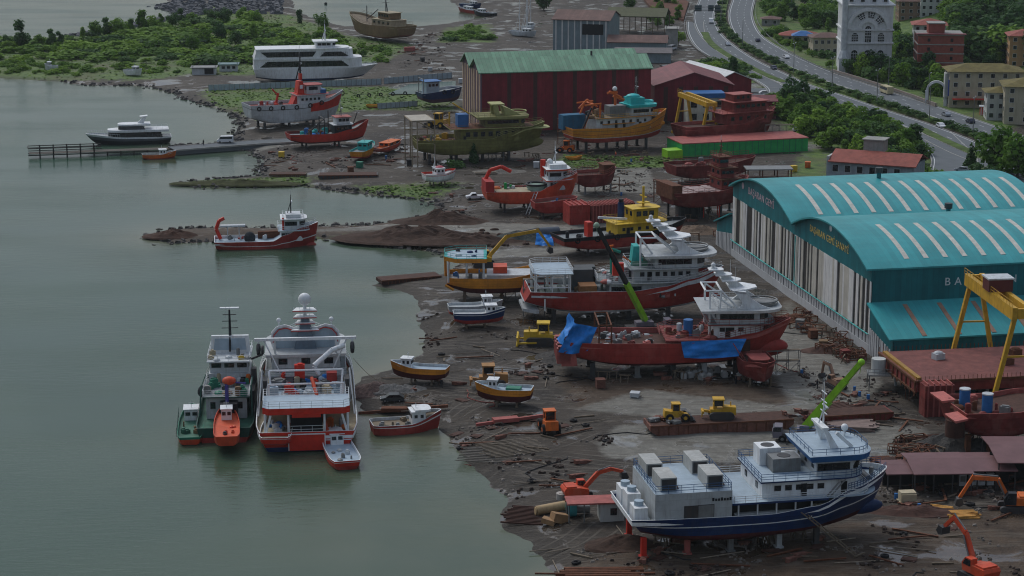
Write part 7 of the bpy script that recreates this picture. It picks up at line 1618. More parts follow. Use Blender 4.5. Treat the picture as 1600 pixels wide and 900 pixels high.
# red deck barge by the hall
a = P(1430,642); s = thing('deck_barge', 'broad red oxide deck barge with toothed edge beside the teal hall', 'barge', a, HRZ+radians(-2))
b = MB(); b.box(0,60,0,20,3.4,5.4); b.build('barge_body', OXIDE, s); b = MB(); b.box(.05,59,.05,20,5.403,5.45); b.build('deck', OXDK, s)
b = MB(); 
for i in range(9): b.box(-.2,.0,.4+i*2.3,.7+i*2.3,2.6,5.4)
b.box(-.25,0,0,20,5.1,5.5); b.box(-.25,0,0,20,3.2,3.5); b.box(0,60,-.2,0,5.1,5.5); b.build('rib', RUST, s)
b = MB()
for i in range(70): b.tube((i*.8,.05,5.45), (i*.8,.05,6.2), .05, 0, 4); b.tube((i*.8,19.9,5.45), (i*.8,19.9,6.4), .06, 0, 4)
b.build('edge_pins', RUST, s); b = MB(); b.box(.3,1.1,.5,19,5.46,5.9); b.build('yellow_beam', M('rusty_yellow', (.35,.20,.04), dirt=.5), s)
b = MB()
for x in (2,14,26,38):
    for y in (2,16): b.tube((x,y,0),(x,y,3.4),.3,0,8)
b.build('leg', PGREY, s)
for (x, y), lb in (((9,13.5),'white rounded machine standing on the red deck barge'),((20,8),'rusty box on the red deck barge between the gantry legs'),((24,14),'rusty box at the back of the red deck barge')):
    b = MB(); b.obox((0,0,.55), (2.0,1.5,1.1), .3); b.sphere((0,0,1.05),.8,0,8,6,(1.2,1,.6)); q = Vector(s.location)+Matrix.Rotation(s.rotation_euler.z,3,'Z') @ Vector((x,y,5.46)); loose(b, 'machine_unit', W2 if x < 12 else RUST, lb, 'machine', q, s.rotation_euler.z)
# hull sections at the right edge
k_ = block_hull('red oxide hull section with flared pink plates under the yellow gantry', (1486,672), (1640,662), 12, 3.2, [(0,7.6),(.5,7.4),(1,8.6)], OXIDE, st=.96); X = k_.X
b = MB(); b.xz([(X(-.12),6.4),(X(.0),6.8),(X(.0),7.1),(X(-.13),6.8)], -6.6, -2.2); b.xz([(X(-.07),7.6),(X(.06),7.8),(X(.06),8.1),(X(-.08),8.0)], 1.0, 6.2); b.build('flared_plate', M('pink_red_plate', (.46,.13,.11), .6, dirt=.4), k_.r)
b = MB(); b.tube((X(.0)-1.0,-3.8,3.4), (X(.0)-1.0,-3.8,6.2), 1.6, 0, 16); b.build('stern_tube', RUSTD, k_.r)
for x, y in ((.16,1.5),(.30,-2)):
    b = MB(); b.tube((X(x),y,6.7),(X(x),y,9.6),.9,0,12); b.tube((X(x),y,9.6),(X(x),y,9.8),.95,1,12); b.build('blue_drum', [MBLUE, W2], k_.r)
clutter(k_, X(.02), X(.5), -5, 5, 6.8, 14, [OXIDE, OXLT, RUST, STEEL], seed=121, smax=1.8); k_.props((.08,.3), 'brown column under the hull section at the right edge', 'columns under the right hull section', .8, mat=RUST)
b = MB(); b.box(X(-.02),X(.05),-6.2,-6.0,0,.1)
panel_block('tall red oxide bulkhead standing in front of the red deck barge', (1444,652), (1490,650), 3, 5.6, OXIDE, 5)
# ================================================================== machines
def track(b, x0, x1, y, w, h, m=0):
    n = 6; r = h/2; pr = [(x1-r+r*sin(pi*i/n), r-r*cos(pi*i/n)) for i in range(n+1)]+[(x0+r-r*sin(pi*i/n), r+r*cos(pi*i/n)) for i in range(n+1)]
    b.xz(pr, y-w/2, y+w/2, m)
def excavator(label, px, py, rz, paint, pose, swing=0., sc=1.0, cabm=None):
    r = thing('excavator', label, 'excavator', P(px, py), radians(rz)); r.scale = (sc, sc, sc)
    for y in (-1.35, 1.35): b = MB(); track(b, -2.3, 2.3, y, .65, .95); b.build('track', DSTEEL, r)
    cs, sn = cos(swing), sin(swing); rot = lambda x, y, z: (x*cs-y*sn, x*sn+y*cs, z)
    def bld(b, nm, mt): b.v = [rot(*p) for p in b.v]; return b.build(nm, mt, r)
    b = MB(); b.xz([(-2.5,1.15),(1.4,1.15),(1.4,2.0),(-.2,2.35),(-2.5,2.35),(-2.75,1.9)], -1.4, 1.4); b.box(-2.3,-.6,-1.2,1.2,2.36,2.6); bld(b, 'body', paint)
    b = MB(); b.xz([(-.1,1.2),(1.6,1.2),(1.75,2.2),(1.1,3.1),(-.1,3.1)], .35, 1.42); c_ = bld(b, 'cab', cabm or paint); b = MB(); b.xz([(.0,2.1),(1.55,2.1),(1.0,2.95),(.0,2.95)], .30, 1.47); b.box(1.3,1.5,.45,1.3,2.2,2.6); b.v = [rot(*p) for p in b.v]; b.build('window', GLASS, c_)
    p0, p1, p2, p3, p4 = [Vector((q[0], -.1, q[1])) for q in pose]
    b = MB(); b.beam(p0, p1, .5, .7); b.beam(p1, p2, .45, .6); bld(b, 'boom', paint); b = MB(); b.beam(p2+(p2-p3)*.12, p3, .4, .5); bld(b, 'arm', paint)
    b = MB(); b.tube((p0.x+.4,.3,p0.z+.1), (p1.x,.3,p1.z-.2), .12); b.tube((p1.x,-.1,p1.z+.4), (p2.x,-.1,p2.z+.55), .12); bld(b, 'hydraulic_ram', STEEL)
    d = (p4-p3).normalized(); e = Vector((-d.z, 0, d.x)); b = MB(); q = [p3-e*.3, p3+e*.5, p3+d*.9+e*.9, p3+d*1.3+e*.3, p3+d*1.0-e*.4]; b.xz([(k.x,k.z) for k in q], -.75, .6); bld(b, 'bucket', DSTEEL)
    return r
POSE1 = [(1.0,2.0),(3.2,4.6),(6.2,4.4),(6.9,1.7),(6.4,.6)]
excavator('orange excavator just left of the blue ship stern', 904, 780, -4, ORED, [(1.0,2.0),(3.2,4.3),(5.4,4.8),(7.4,4.2),(7.4,3.3)], .3, .95)
excavator('orange excavator with dark cab reaching left over loose planks at the right edge', 1584, 797, 176, ORANGE, [(1.0,2.0),(2.6,4.9),(6.4,5.0),(8.2,1.8),(8.0,.7)], 0, 1.0, BLACK)
excavator('orange excavator with raised arm cut by the bottom right corner', 1528, 906, 118, ORED, [(1.0,2.0),(3.0,5.6),(5.4,7.0),(7.2,5.2),(7.4,4.0)], 0, 1.05)
excavator('yellow excavator with long boom between the orange yellow ship and the dirt heap', 756, 416, 8, YEL, [(1.0,2.0),(4.6,6.0),(11.0,7.0),(13.4,3.6),(13,2.4)], 0, 1.15)
excavator('old grey yellow excavator on the mud left of the teal hall', 1306, 606, 110, M('dull_rust_paint', (.25,.15,.10), .7, dirt=.5), POSE1, 0, .8)
def dozer(label, px, py, rz, paint, sc=1., cab=True, ripper=True, blade=True):
    r = thing('bulldozer', label, 'bulldozer', P(px, py), radians(rz)) if not isinstance(px, Vector) else thing('bulldozer', label, 'bulldozer', px, radians(rz)); r.scale = (sc,)*3
    for y in (-1.15, 1.15): b = MB(); track(b, -2.2, 1.9, y, .6, 1.25); b.build('track', DSTEEL, r)
    b = MB(); b.xz([(.2,.7),(2.2,.7),(2.2,2.0),(.2,2.1)], -.7, .7); b.xz([(-2.0,.8),(.2,.8),(.2,1.7),(-2.0,1.7)], -.85, .85); b.tube((1.4,.3,2.0),(1.4,.3,2.7),.1); b.build('body', paint, r)
    if cab:
        b = MB(); 
        for x in (-1.4,.1):
            for y in (-.75,.75): b.beam((x,y,1.7),(x,y,3.2),.13)
        b.box(-1.6,.3,-.95,.95,3.2,3.4); b.box(-1.5,-.9,-.5,.5,1.7,2.5); c_ = b.build('cab', paint, r); b = MB(); b.box(-1.34,.04,-.7,.7,2.2,3.15); b.build('window', GLASS, c_)
    if blade: b = MB(); b.xz([(3.0,.15),(3.3,.1),(3.1,.7),(3.25,1.45),(3.0,1.4),(2.85,.7)], -1.9, 1.9); b.beam((.3,-1.55,.6),(3.0,-1.55,.5),.22); b.beam((.3,1.55,.6),(3.0,1.55,.5),.22); b.build('blade', paint, r)
    if ripper: b = MB(); b.beam((-2.0,0,1.1),(-3.2,0,1.3),.4); b.box(-3.4,-3.0,-1,1,1.0,1.4); b.beam((-3.2,0,1.2),(-3.3,0,.2),.2); b.build('ripper', paint, r)
    return r
dozer('bright yellow bulldozer between the navy boat and the red seiner', 842, 538, 178, BYEL, 1.35)
dozer('dusty orange bulldozer behind the propped yellow boat', 770, 604, 4, M('dusty_orange_paint', (.36,.19,.07), .7, dirt=.5), 1.25, blade=False)
def loader(label, loc, rz, paint, sc=1., roll=False):
    r = thing('wheel_loader', label, 'loader', loc, radians(rz)); r.scale = (sc,)*3
    for x in (-1.4,1.4):
        for y in (-1.05,1.05): b = MB(); b.wheel((x,y,.75), .75, .5, 0, 14); w_ = b.build('wheel', RUBBER, r); b = MB(); b.tube((x,y-.27,.75),(x,y+.27,.75),.35,0,10); b.build('rim', paint, w_)
    b = MB(); b.xz([(-2.4,.8),(.3,.8),(.3,1.7),(-2.3,2.1)], -.9, .9); b.box(.3,1.9,-.5,.5,.8,1.3); b.build('body', paint, r)
    b = MB(); b.box(-.9,.5,-.75,.75,1.75,1.95); b.box(-1.0,.6,-.85,.85,3.15,3.3)
    for x in (-.85,.42):
        for y in (-.7,.7): b.beam((x,y,1.9),(x,y,3.2),.13)
    c_ = b.build('cab', paint, r); b = MB(); b.box(-.8,.36,-.68,.68,1.96,3.12); b.build('window', GLASS, c_)
    b = MB()
    for y in (-.45,.45): b.beam((.3,y,1.7),(2.5,y,.7),.2,.3)
    b.build('lift_arm', paint, r); b = MB(); b.xz([(2.3,.2),(3.3,.15),(2.8,.45),(2.6,1.1),(2.3,1.1)], -1.25, 1.25); b.build('bucket', DSTEEL, r); return r
loader('orange wheel loader seen from behind on the churned mud', P(858,674), 100, ORANGE, 1.2)
loader('orange loader before the orange seiner bow props', P(884,238), 165, ORANGE, 1.1)
loader('yellow loader parked beside the olive ship scaffold', P(684,200), 150, YEL, 1.5)
q = Vector(pn.location); ca, sa = cos(pn.rotation_euler.z), sin(pn.rotation_euler.z)
onp = lambda x, y: Vector((q.x+ca*x-sa*y, q.y+sa*x+ca*y, q.z+1.96))
loader('small yellow loader at the left end of the rusty pontoon', onp(5.2,2.6), 5, YEL, .95)
dozer('larger yellow bulldozer in the middle of the rusty pontoon', onp(13.2,2.7), None, 0, YEL, 1.05, blade=False)
# lime telescopic cranes
def crane(label, loc, rz, base_h, boom_to, boom_from=(0,0,2.6), dark=False, cabm=None):
    r = thing('mobile_crane', label, 'crane', loc, radians(rz))
    for x in (-3.4,-1.8,1.8,3.4):
        for y in (-1.1,1.1): b = MB(); b.wheel((x,y,.65), .65, .45, 0, 14); w_ = b.build('wheel', RUBBER, r); b = MB(); b.tube((x,y-.24,.65),(x,y+.24,.65),.28,0,8); b.build('rim', STEEL, w_)
    cm = cabm or M('grey_truck_body', (.16,.15,.18), .5, dirt=.4)
    b = MB(); b.box(-4.6,3.4,-1.2,1.2,.8,1.6); b.build('chassis', DSTEEL, r); b = MB(); b.xz([(3.4,.8),(5.0,.8),(5.1,1.8),(4.7,2.8),(3.4,2.8)], -1.2, 1.2); c_ = b.build('cab', cm, r); b = MB(); b.box(3.6,4.95,-1.22,1.22,1.9,2.6); b.build('window', GLASS, c_)
    b = MB(); b.box(-2.6,1.0,-1.1,1.1,1.65,2.5); b.box(-1,.6,.6,1.3,1.65,3.1); b.build('slewing_body', cm, r)
    for x in (-4.2, 2.6): b = MB(); b.box(x-.15,x+.15,-2.6,2.6,.6,.85); [b.tube((x,y,0),(x,y,.8),.14) for y in (-2.5,2.5)]; b.build('outrigger', DSTEEL, r)
    M_ = Matrix.Rotation(-radians(rz),3,'Z'); p = Vector(boom_from); e = M_ @ (Vector(boom_to)-Vector(loc)); d = e-p
    s0 = 0
    for k, (t, w) in enumerate(((.40,1.25),(.72,1.0),(1.0,.78))):
        w *= .72 if dark else .95; b = MB(); b.beam(p+d*s0, p+d*t, w, w*1.15); b.build('boom_section', BLACK if dark and k > 0 else LIME, r); s0 = t-.06
    b = MB(); b.sphere(tuple(e), .6, 0, 10, 7); b.tube(e, e+Vector((.2,0,-2.0)), .05); b.build('boom_head', M('pale_green_head', (.3,.42,.3)) if dark else LIME, r)
    b = MB(); b.tube(p+Vector((0,0,-.6)), p+d*.3, .25, 0, 8); b.build('lift_ram', STEEL, r); return r
l1 = P(1254,690); crane('lime green telescopic crane truck with raised boom behind the blue ship bridge', l1, 172, 1, Vector((*G(1346,566,l1.z+15.5), l1.z+15.5)), (-.5,0,2.6))
l2 = P(1012,520); crane('lime and black telescopic crane rising between the grey and the red seiners', l2, 10, 1, Vector((*G(932,352,l2.z+24.5), l2.z+24.5)), (-.5,0,2.6), True)
# gantry cranes
def gantry(label, a, c, h, leg, paint, bridge=2.0, trolley=True, z0=0., over=.0, sp=1.1):
    a = Vector(a); c = Vector(c); r = thing('gantry_crane', label, 'gantry crane', a, atan2(c.y-a.y, c.x-a.x)); L = (Vector((c.x,c.y))-Vector((a.x,a.y))).length
    for x in (0, L):
        for s in (-1, 1): b = MB(); b.beam((x, s*leg, z0), (x, s*sp, h), .75, .75); b.build('leg', paint, r)
        b = MB(); b.beam((x,-leg*.86,z0+2.0),(x,leg*.86,z0+2.0),.4); b.beam((x,-leg*.52-sp*.3,z0+h*.6),(x,leg*.52+sp*.3,z0+h*.6),.3); b.box(x-.6,x+.6,-leg-.8,-leg+.8,z0,z0+.7); b.box(x-.6,x+.6,leg-.8,leg+.8,z0,z0+.7); b.build('leg_brace', paint, r)
    for s in (-1, 1): b = MB(); b.box(-over-1, L+over+1, s*sp*1.25-.45, s*sp*1.25+.45, h, h+bridge); b.build('bridge_girder', paint, r)
    b = MB(); b.box(-over-1,-over-.4,-sp*1.25+.5,sp*1.25-.5,h+.2,h+bridge-.2); b.box(L+over+.4,L+over+1,-sp*1.25+.5,sp*1.25-.5,h+.2,h+bridge-.2); b.build('end_beam', paint, r); rail(r, [(-over-1,-sp*1.25-.5,h+bridge),(L+over+1,-sp*1.25-.5,h+bridge)], 1.1, paint)
    if trolley: b = MB(); b.box(L*.42,L*.42+3.6,-2.2,2.2,h+bridge+.02,h+bridge+2.2,0); b.box(L*.42-.2,L*.42+3.8,-2.4,2.4,h+bridge+2.22,h+bridge+2.5,1); b.build('trolley', [M('maroon_trolley', (.12,.03,.03), dirt=.3), W2], r)
    return r
def Pz(px, py, z): return Vector((*G(px, py, z), 0))
ga = P(1517,584); ga.z = 1.2; gantry('big yellow gantry crane spanning the red deck barge by the teal hall', ga, ga+Vector((2.5,-25.,0)), 17.0, 4.6, YEL, 2.2)
gantry('small yellow gantry crane in front of the white site office', P(1068,207), P(1109,224), 11.5, 3.2, YEL, 1.4, False)
# ------------------------------------------------------------------ vehicles
CARW = M('white_car_paint', (.62,.64,.66), .25, var=.05); CARS = M('silver_car_paint', (.32,.35,.38), .25, .4, var=.05); CARD = M('dark_blue_car_paint', (.02,.025,.05), .25, var=.05); CARG = M('grey_green_car_paint', (.05,.06,.062), .3, var=.1)
def car(label, loc, rz, paint, kind='car', group=None):
    r = thing('car' if kind == 'car' else kind, label, 'car' if kind == 'car' else kind.replace('_',' '), loc, rz, group)
    if kind == 'car': L, Wd, pr, gl = 4.3, 1.75, [(-2.1,.3),(2.1,.3),(2.15,.7),(1.2,.92),(.55,1.42),(-1.2,1.45),(-1.95,.95),(-2.15,.85)], [(1.05,.95),(.5,1.36),(-1.15,1.38),(-1.75,.95)]
    elif kind == 'van': L, Wd, pr, gl = 5.0, 1.95, [(-2.5,.35),(2.4,.35),(2.5,.9),(1.9,1.3),(1.4,2.1),(-2.4,2.2),(-2.5,2.0)], [(1.75,1.3),(1.3,2.0),(-2.2,2.05),(-2.2,1.35)]
    elif kind == 'pickup': L, Wd, pr, gl = 4.9, 1.8, [(-2.4,.4),(2.3,.4),(2.4,.95),(1.4,1.1),(.8,1.7),(-.3,1.72),(-.5,1.05),(-2.4,1.05)], [(1.2,1.12),(.7,1.62),(-.22,1.64),(-.35,1.12)]
    else: L, Wd, pr, gl = 7.5, 2.3, [(-3.7,.4),(3.6,.4),(3.75,1.4),(3.4,2.8),(-3.7,2.8)], [(3.5,1.5),(3.25,2.5),(-3.4,2.5),(-3.4,1.5)]
    b = MB(); b.xz(pr, -Wd/2, Wd/2); b.build('body', paint, r); b = MB(); b.xz(gl, -Wd/2-.015, Wd/2+.015)
    b.build('window', GLASS, r); b = MB(); (x1,z1),(x2,z2) = gl[0], gl[1]; b.xz([(x1+.09,z1+.02),(x2+.09,z2-.02),(x2+.05,z2-.02),(x1+.05,z1+.02)], -Wd*.42, Wd*.42); b.build('windscreen', GLASS, r)
    for x in (-L*.3, L*.31):
        for y in (-1,1): b = MB(); b.wheel((x,y*(Wd/2-.08),.32), .32, .22, 0, 12, 1); b.build('wheel', [RUBBER, STEEL], r)
    for y in (-1,1): b = MB(); b.box(pr[2][0]-.06 if kind != 'car' else 2.08, (pr[2][0] if kind != 'car' else 2.14)+.03, y*Wd*.36-.16, y*Wd*.36+.16, .58, .74); b.build('headlight', W, r)
    return r
def onroad(px, py, z=ROADZ): return Vector((*G(px, py, z), z))
def hdg(p, q): a = G(*p, ROADZ); c = G(*q, ROADZ); return atan2(c[1]-a[1], c[0]-a[0])
car('white van passing under the sign gantry on the highway', onroad(1111,36), hdg((1110,30),(1112,44)), CARW, 'van')
car('silver car in the left carriageway below the sign gantry', onroad(1137,71), hdg((1120,60),(1150,80)), CARS)
car('dark blue car alone on the right carriageway near the red roofed house', onroad(1184,65), hdg((1195,72),(1170,52)), CARD)
car('dark car in the left carriageway beside the median hedge', onroad(1209,108), hdg((1190,98),(1230,118)), CARD)
car('white car driving on the highway above the roadside wood', onroad(1470,199), hdg((1450,191),(1490,207)), CARW)
car('pale yellow minibus on the highway below the mosque', onroad(1385,146), hdg((1400,152),(1370,141)), M('cream_bus_paint', (.5,.44,.27), .35), 'minibus')
car('silver car parked on the junction behind the teal hall', onroad(1504,268,1.86), 2.6, CARS)
car('white car parked furthest left of the three beside the wood', P(1249,205), radians(8), CARW)
car('dark car parked between two white cars beside the wood', P(1262,211), radians(4), CARD)
car('white car parked nearest the dirt track beside the wood', P(1271,214), radians(-3), CARW)
car('white car parked at the junction by the white roofed shed', P(1195,148), radians(6), CARW)
car('pale car parked behind the white roofed shed', P(1062,118), radians(15), CARS)
car('white van parked on the jetty', onroad(352,223,1.73), radians(182), CARW, 'van')
car('white pickup parked left of the orange red workboat', P(742,311), radians(190), CARW, 'pickup')
car('dark grey car on the mud between the yellow boat and the red fishing boat', P(613,627), radians(184), CARG)
car('white lorry by the small concrete block under the highway', P(1050,78), radians(60), CARW, 'van')
car('white car half hidden beside the small white town house', P(1566,184), radians(20), CARW)
# ------------------------------------------------------------------ people
def person(label, loc, rz, top, legs, sc=1., arm=.12):
    r = thing('person', label, 'person', loc, rz)
    V = [(0,0,.94),(0,0,1.2),(0,.0,1.42),(0,0,1.54),(0,.10,.9),(.03,.12,.50),(0,.13,.07),(.13,.13,.03),(0,-.10,.9),(-.03,-.12,.50),(0,-.13,.07),(.13,-.13,.03),(0,.20,1.40),(.02,.27,1.13),(arm,.25,.88),(0,-.20,1.40),(.02,-.27,1.13),(arm,-.25,.88),(.02,0,1.68)]
    E = [(0,1),(1,2),(2,3),(0,4),(4,5),(5,6),(6,7),(0,8),(8,9),(9,10),(10,11),(2,12),(12,13),(13,14),(2,15),(15,16),(16,17),(3,18)]
    Rd = [.15,.15,.17,.065,.10,.075,.055,.045,.10,.075,.055,.045,.075,.055,.04,.075,.055,.04,.105]
    b = MB(); sg = 8
    for i, j in E: b.tube(V[i], V[j], Rd[i], 0 if max(i,j) < 4 or 11 < max(i,j) < 18 else (2 if j == 18 else 1), sg, Rd[j])
    for i, p in enumerate(V): b.sphere(p, Rd[i]*1.01, 2 if i in (18,3,14,17) else (0 if i < 3 or 11 < i < 18 else 1), sg, 6)
    b.build('body', [top, legs, SKIN], r); b = MB(); b.sphere((.0,0,1.735), .105, 0, 10, 6, (1.05,1,.8)); b.build('helmet', BYEL if top is not CLOTH else BLACK, r); return r
person('person in dark work clothes standing on the open mud before the teal hall', P(1277,607), radians(200), CLOTH, CLOTH)
person('person in dark clothes standing on the jetty beside the white van', onroad(318,227,1.73), radians(60), CLOTH, CLOTH)
person('person in orange jacket standing on the mud before the orange seiner', P(962,246), radians(-60), ORED, CLOTH)

# ------------------------------------------------------------------ jetty, road furniture
jt = thing('jetty', 'long dark timber jetty on piles with rails', 'jetty', (*G(272,232,1.2), 0), atan2(G(44,240,1.2)[1]-G(272,232,1.2)[1], G(44,240,1.2)[0]-G(272,232,1.2)[0]))
JL = hypot(G(44,240,1.2)[0]-G(272,232,1.2)[0], G(44,240,1.2)[1]-G(272,232,1.2)[1])
b = MB()
for i in range(int(JL/.6)): b.box(i*.6, i*.6+.55, -2, 2, 1.2, 1.35)
b.build('decking', M('dark_wet_wood', (.07,.06,.05), .7, dirt=.3), jt); b = MB()
for i in range(int(JL/4)+1):
    for y in (-1.9, 1.9): b.tube((i*4, y, -3), (i*4, y, 1.2 if i*4 < JL*.5 else 3.4), .2, 0, 6)
b.build('pile', M('dark_pile', (.035,.032,.03), .8), jt); b = MB()
for y in (-1.9,1.9):
    for z in (2.3, 3.2): b.beam((JL*.5,y,z),(JL,y,z),.22)
b.beam((0,-1.9,.9),(JL,-1.9,.9),.3); b.beam((0,1.9,.9),(JL,1.9,.9),.3); b.beam((JL,-1.9,3.2),(JL,1.9,3.2),.22); b.build('rail_beam', M('dark_pile', (.035,.032,.03)), jt)
def lamp(label, loc, h=11, two=False, group=None):
    r = thing('street_lamp', label, 'street lamp', loc, radians(rnd.uniform(60,80)), group)
    b = MB(); b.tube((0,0,0),(0,0,h),.16,0,6,.09); b.build('pole', STEEL, r)
    for s in ((1,-1) if two else (1,)): b = MB(); b.tube((0,0,h),(s*1.8,0,h+.4),.07,0,5); a_ = b.build('arm', STEEL, r); b = MB(); b.box(*sorted((s*1.6,s*2.4)),-.16,.16,h+.35,h+.52); b.build('lamp_head', W2, a_)
    return r
for px, py in ((1128,24),(1160,72),(1240,114),(1300,139),(1370,160),(1452,186),(1520,208)):
    lamp('tall two armed lamp post on the green median of the highway', onroad(px, py, 2.1), 11, True, 'median lamp posts')
for px, py in ((1236,22),(1450,166),(1388,138)): lamp('tall single lamp post on the town side of the highway', P(px, py), 11, False, 'town side lamp posts')
sgn = thing('sign_gantry', 'dark green direction sign gantry over the left carriageway', 'road sign', onroad(1084,36), radians(2))
b = MB()
for x in (0, 12.6): b.tube((x,0,0),(x,0,6.2),.2,0,6)
b.beam((0,0,6.0),(12.6,0,6.0),.35); b.beam((0,0,7.4),(12.6,0,7.4),.3); b.build('frame', STEEL, sgn)
for x0, x1 in ((.3,3.6),(6.6,9.2),(9.6,12.4)): b = MB(); b.box(x0,x1,.2,.32,5.4,8.2); b.build('sign_panel', M('dark_green_sign', (.03,.065,.075), .5), sgn)
bs = thing('road_sign', 'pale rectangular sign board at the junction behind the teal hall', 'road sign', P(1524,238), radians(-8)); b = MB(); b.box(0,3.4,-.05,.05,2.2,4.0); b.build('sign_panel', PALEW, bs); b = MB()
for x in (.5,2.9): b.tube((x,0,0),(x,0,2.2),.08)
b.build('post', STEEL, bs)
# buoy and tyre row of the basin
for k, (px, py) in enumerate([(577,131),(592,130),(607,129),(622,128),(637,127),(652,126)]+[(560,152),(577,151),(595,150),(614,149),(633,148),(652,147)]):
    b = MB(); b.ring((0,0,.55), .5, .22, 0, 12, 6, 'y'); loose(b, 'tyre_fender', RUBBER, 'black tyre standing along the edge of the far slip basin', 'tyre', P(px, py), radians(10), 'tyres along the far basin')
b = MB(); b.sphere((0,0,.4), .8, 0, 10, 7); loose(b, 'buoy', BLACK, 'dark round buoy afloat in the far harbour', 'buoy', (*G(509,7),0))
for k, px in enumerate((1120,)): pass

# ------------------------------------------------------------------ earth heaps
EARTH = M('brown_earth', (.060,.036,.026), .95, var=.45, scale=.5, bump=.8, bscale=2)
def heap(name, label, cat, px, py, rx, ry, h, mat, seed, n=44, rings=14):
    r = random.Random(seed); b = MB(); c = P(px, py); vs = []; sx, sy = r.uniform(0,99), r.uniform(0,99)
    for j in range(rings+1):
        q = j/rings
        for i in range(n):
            a = 2*pi*i/n; k = 1+.45*(float(fbm(np.array(cos(a)*1.2+sx), np.array(sin(a)*1.2+sy)))-.47); x, y = q*rx*k*cos(a), q*ry*k*sin(a)
            z = h*(cos(pi*q)*.5+.5)*(1+1.5*(float(fbm(np.array(x*.3+sx), np.array(y*.3+sy)))-.47)+.5*(float(fbm(np.array(x*.9+sx), np.array(y*.9+sy)))-.47))-(.3 if j == rings else 0)
            vs.append((x, y, z))
    b.add(vs, [(j*n+i, (j+1)*n+i, (j+1)*n+(i+1)%n, j*n+(i+1)%n) for j in range(rings) for i in range(n)], 0)
    return loose(b, name, mat, label, cat, c, 0)
heap('earth_heap', 'large dark brown earth heap beside the causeway', 'heap', 650, 371, 20, 8, 2.7, EARTH, 1)
heap('earth_heap', 'long low brown earth heap running right from the large one', 'heap', 735, 376, 19, 6, 1.9, EARTH, 2)
heap('earth_heap', 'brown earth heap behind the causeway track', 'heap', 690, 346, 14, 6, 2.1, EARTH, 3)
heap('earth_heap', 'dark red brown heap at the seaward tip of the causeway', 'heap', 268, 368, 8, 4, 1.8, M('red_brown_heap', (.06,.032,.022), .95, var=.4, bump=.6), 4)
heap('earth_heap', 'grassy bank on the islet behind the red and white workboat', 'heap', 370, 286, 20, 4, 1.0, M('grassy_bank', (.05,.055,.02), .95, var=.5, scale=.5, bump=.6), 5)
heap('gravel_heap', 'grey gravel heap in front of the red seiner stern', 'heap', 880, 560, 6, 6, 1.5, M('grey_gravel', (.055,.052,.048), .9, var=.5, scale=1.2, bump=1, bscale=4), 6)
heap('gravel_heap', 'dark earth heap below the stern of the blue ship', 'heap', 980, 850, 6, 4, 1.3, EARTH, 7)
heap('rubble_heap', 'grey rubble heap below the red hull section at the right edge', 'heap', 1492, 700, 10, 6, 2.6, M('grey_rubble', (.06,.058,.055), .9, var=.5, scale=1, bump=1, bscale=4), 8)
heap('scrap_heap', 'rusty scrap heap beside the grey and the red seiner bows', 'heap', 1238, 500, 5, 3, 1.6, RUST, 9); heap('scrap_heap', 'brown scrap heap along the striped front of the teal hall', 'heap', 1300, 548, 6, 3, 1.3, RUSTD, 10)
heap('scrap_heap', 'mixed scrap heap on the quay beside the dark grey car', 'heap', 585, 612, 7, 4, 1.6, M('mixed_scrap', (.12,.085,.075), .85, var=.6, scale=2, bump=1), 11); heap('scrap_heap', 'pale rubble heap on the quay behind the red fishing boat', 'heap', 625, 610, 7, 3, 1.4, M('pale_scrap', (.14,.14,.135), .85, var=.6, scale=2, bump=1), 12)
heap('sand_heap', 'pale sand and rubble heap before the olive ship hull', 'heap', 780, 268, 9, 4, 1.4, M('pale_rubble', (.16,.15,.13), .9, var=.5, scale=1.5, bump=.8), 13)
heap('scrap_heap', 'cluttered scrap heap beside the yellow tug stern', 'heap', 820, 374, 10, 4, 2.0, M('blue_grey_scrap', (.055,.065,.06), .9, var=.6, scale=2, bump=1), 14); heap('timber_heap', 'heap of stacked brown timber between the yellow tug and the teal hall', 'heap', 1090, 362, 9, 4, 1.8, M('brown_timber_heap', (.16,.11,.075), .85, var=.5, scale=3, bump=.8), 15)
heap('scrap_heap', 'dark scrap heap under the maroon canopies', 'heap', 1420, 800, 9, 3, 1.2, RUSTD, 16)
tarp('tarpaulin', 'blue tarpaulin over goods at the end of the brown earth heap', [(0,0,.1),(4.5,0,.2),(4.2,3.2,2.2),(.4,3.0,2.6)], TARP, P(836,384), 0, 21, .4); b = MB(); b.tube((0,0,1.6),(5,0.6,1.6),1.6,0,14); loose(b, 'tank', M('slate_blue_tank', (.06,.08,.11), .6, dirt=.4), 'round slate blue tank behind the blue tarpaulin by the earth heap', 'tank', P(842,376), .2)
# ------------------------------------------------------------------ single pieces of yard gear
def stack(name, label, cat, px, py, rz, n, l, w, h, mat, rows=3, gap=.06, pipe=False, seed=1, group=None):
    r = random.Random(seed); b = MB()
    for j in range(rows):
        for i in range(max(1, n-(j if pipe else 0))):
            y = (i-(n-1)/2+(.5*j if pipe else 0))*(w+gap); z = j*(h*.87 if pipe else h+.02); o = r.uniform(-.05,.05)*l
            if pipe: b.tube((-l/2+o,y,z+w/2),(l/2+o,y,z+w/2),w/2,0,8)
            else: b.obox((o,y,z+h/2),(l*r.uniform(.7,1),w,h),r.uniform(-.02,.02)*(9 if mat is LOGS else 1))
    return loose(b, name, mat, label, cat, P(px, py), radians(rz), group)
LOGS = M('orange_timber', (.52,.27,.07), .8, var=.3, scale=2)
stack('plank_pile', 'pile of orange timber under the excavator arm', 'plank pile', 1504, 806, 3, 8, 5.2, .28, .22, LOGS, 2, .1, seed=3); stack('plank_pile', 'smaller splayed pile of orange timber left of the excavator bucket', 'plank pile', 1470, 797, -14, 5, 4.0, .28, .2, LOGS, 2, .25, seed=4)
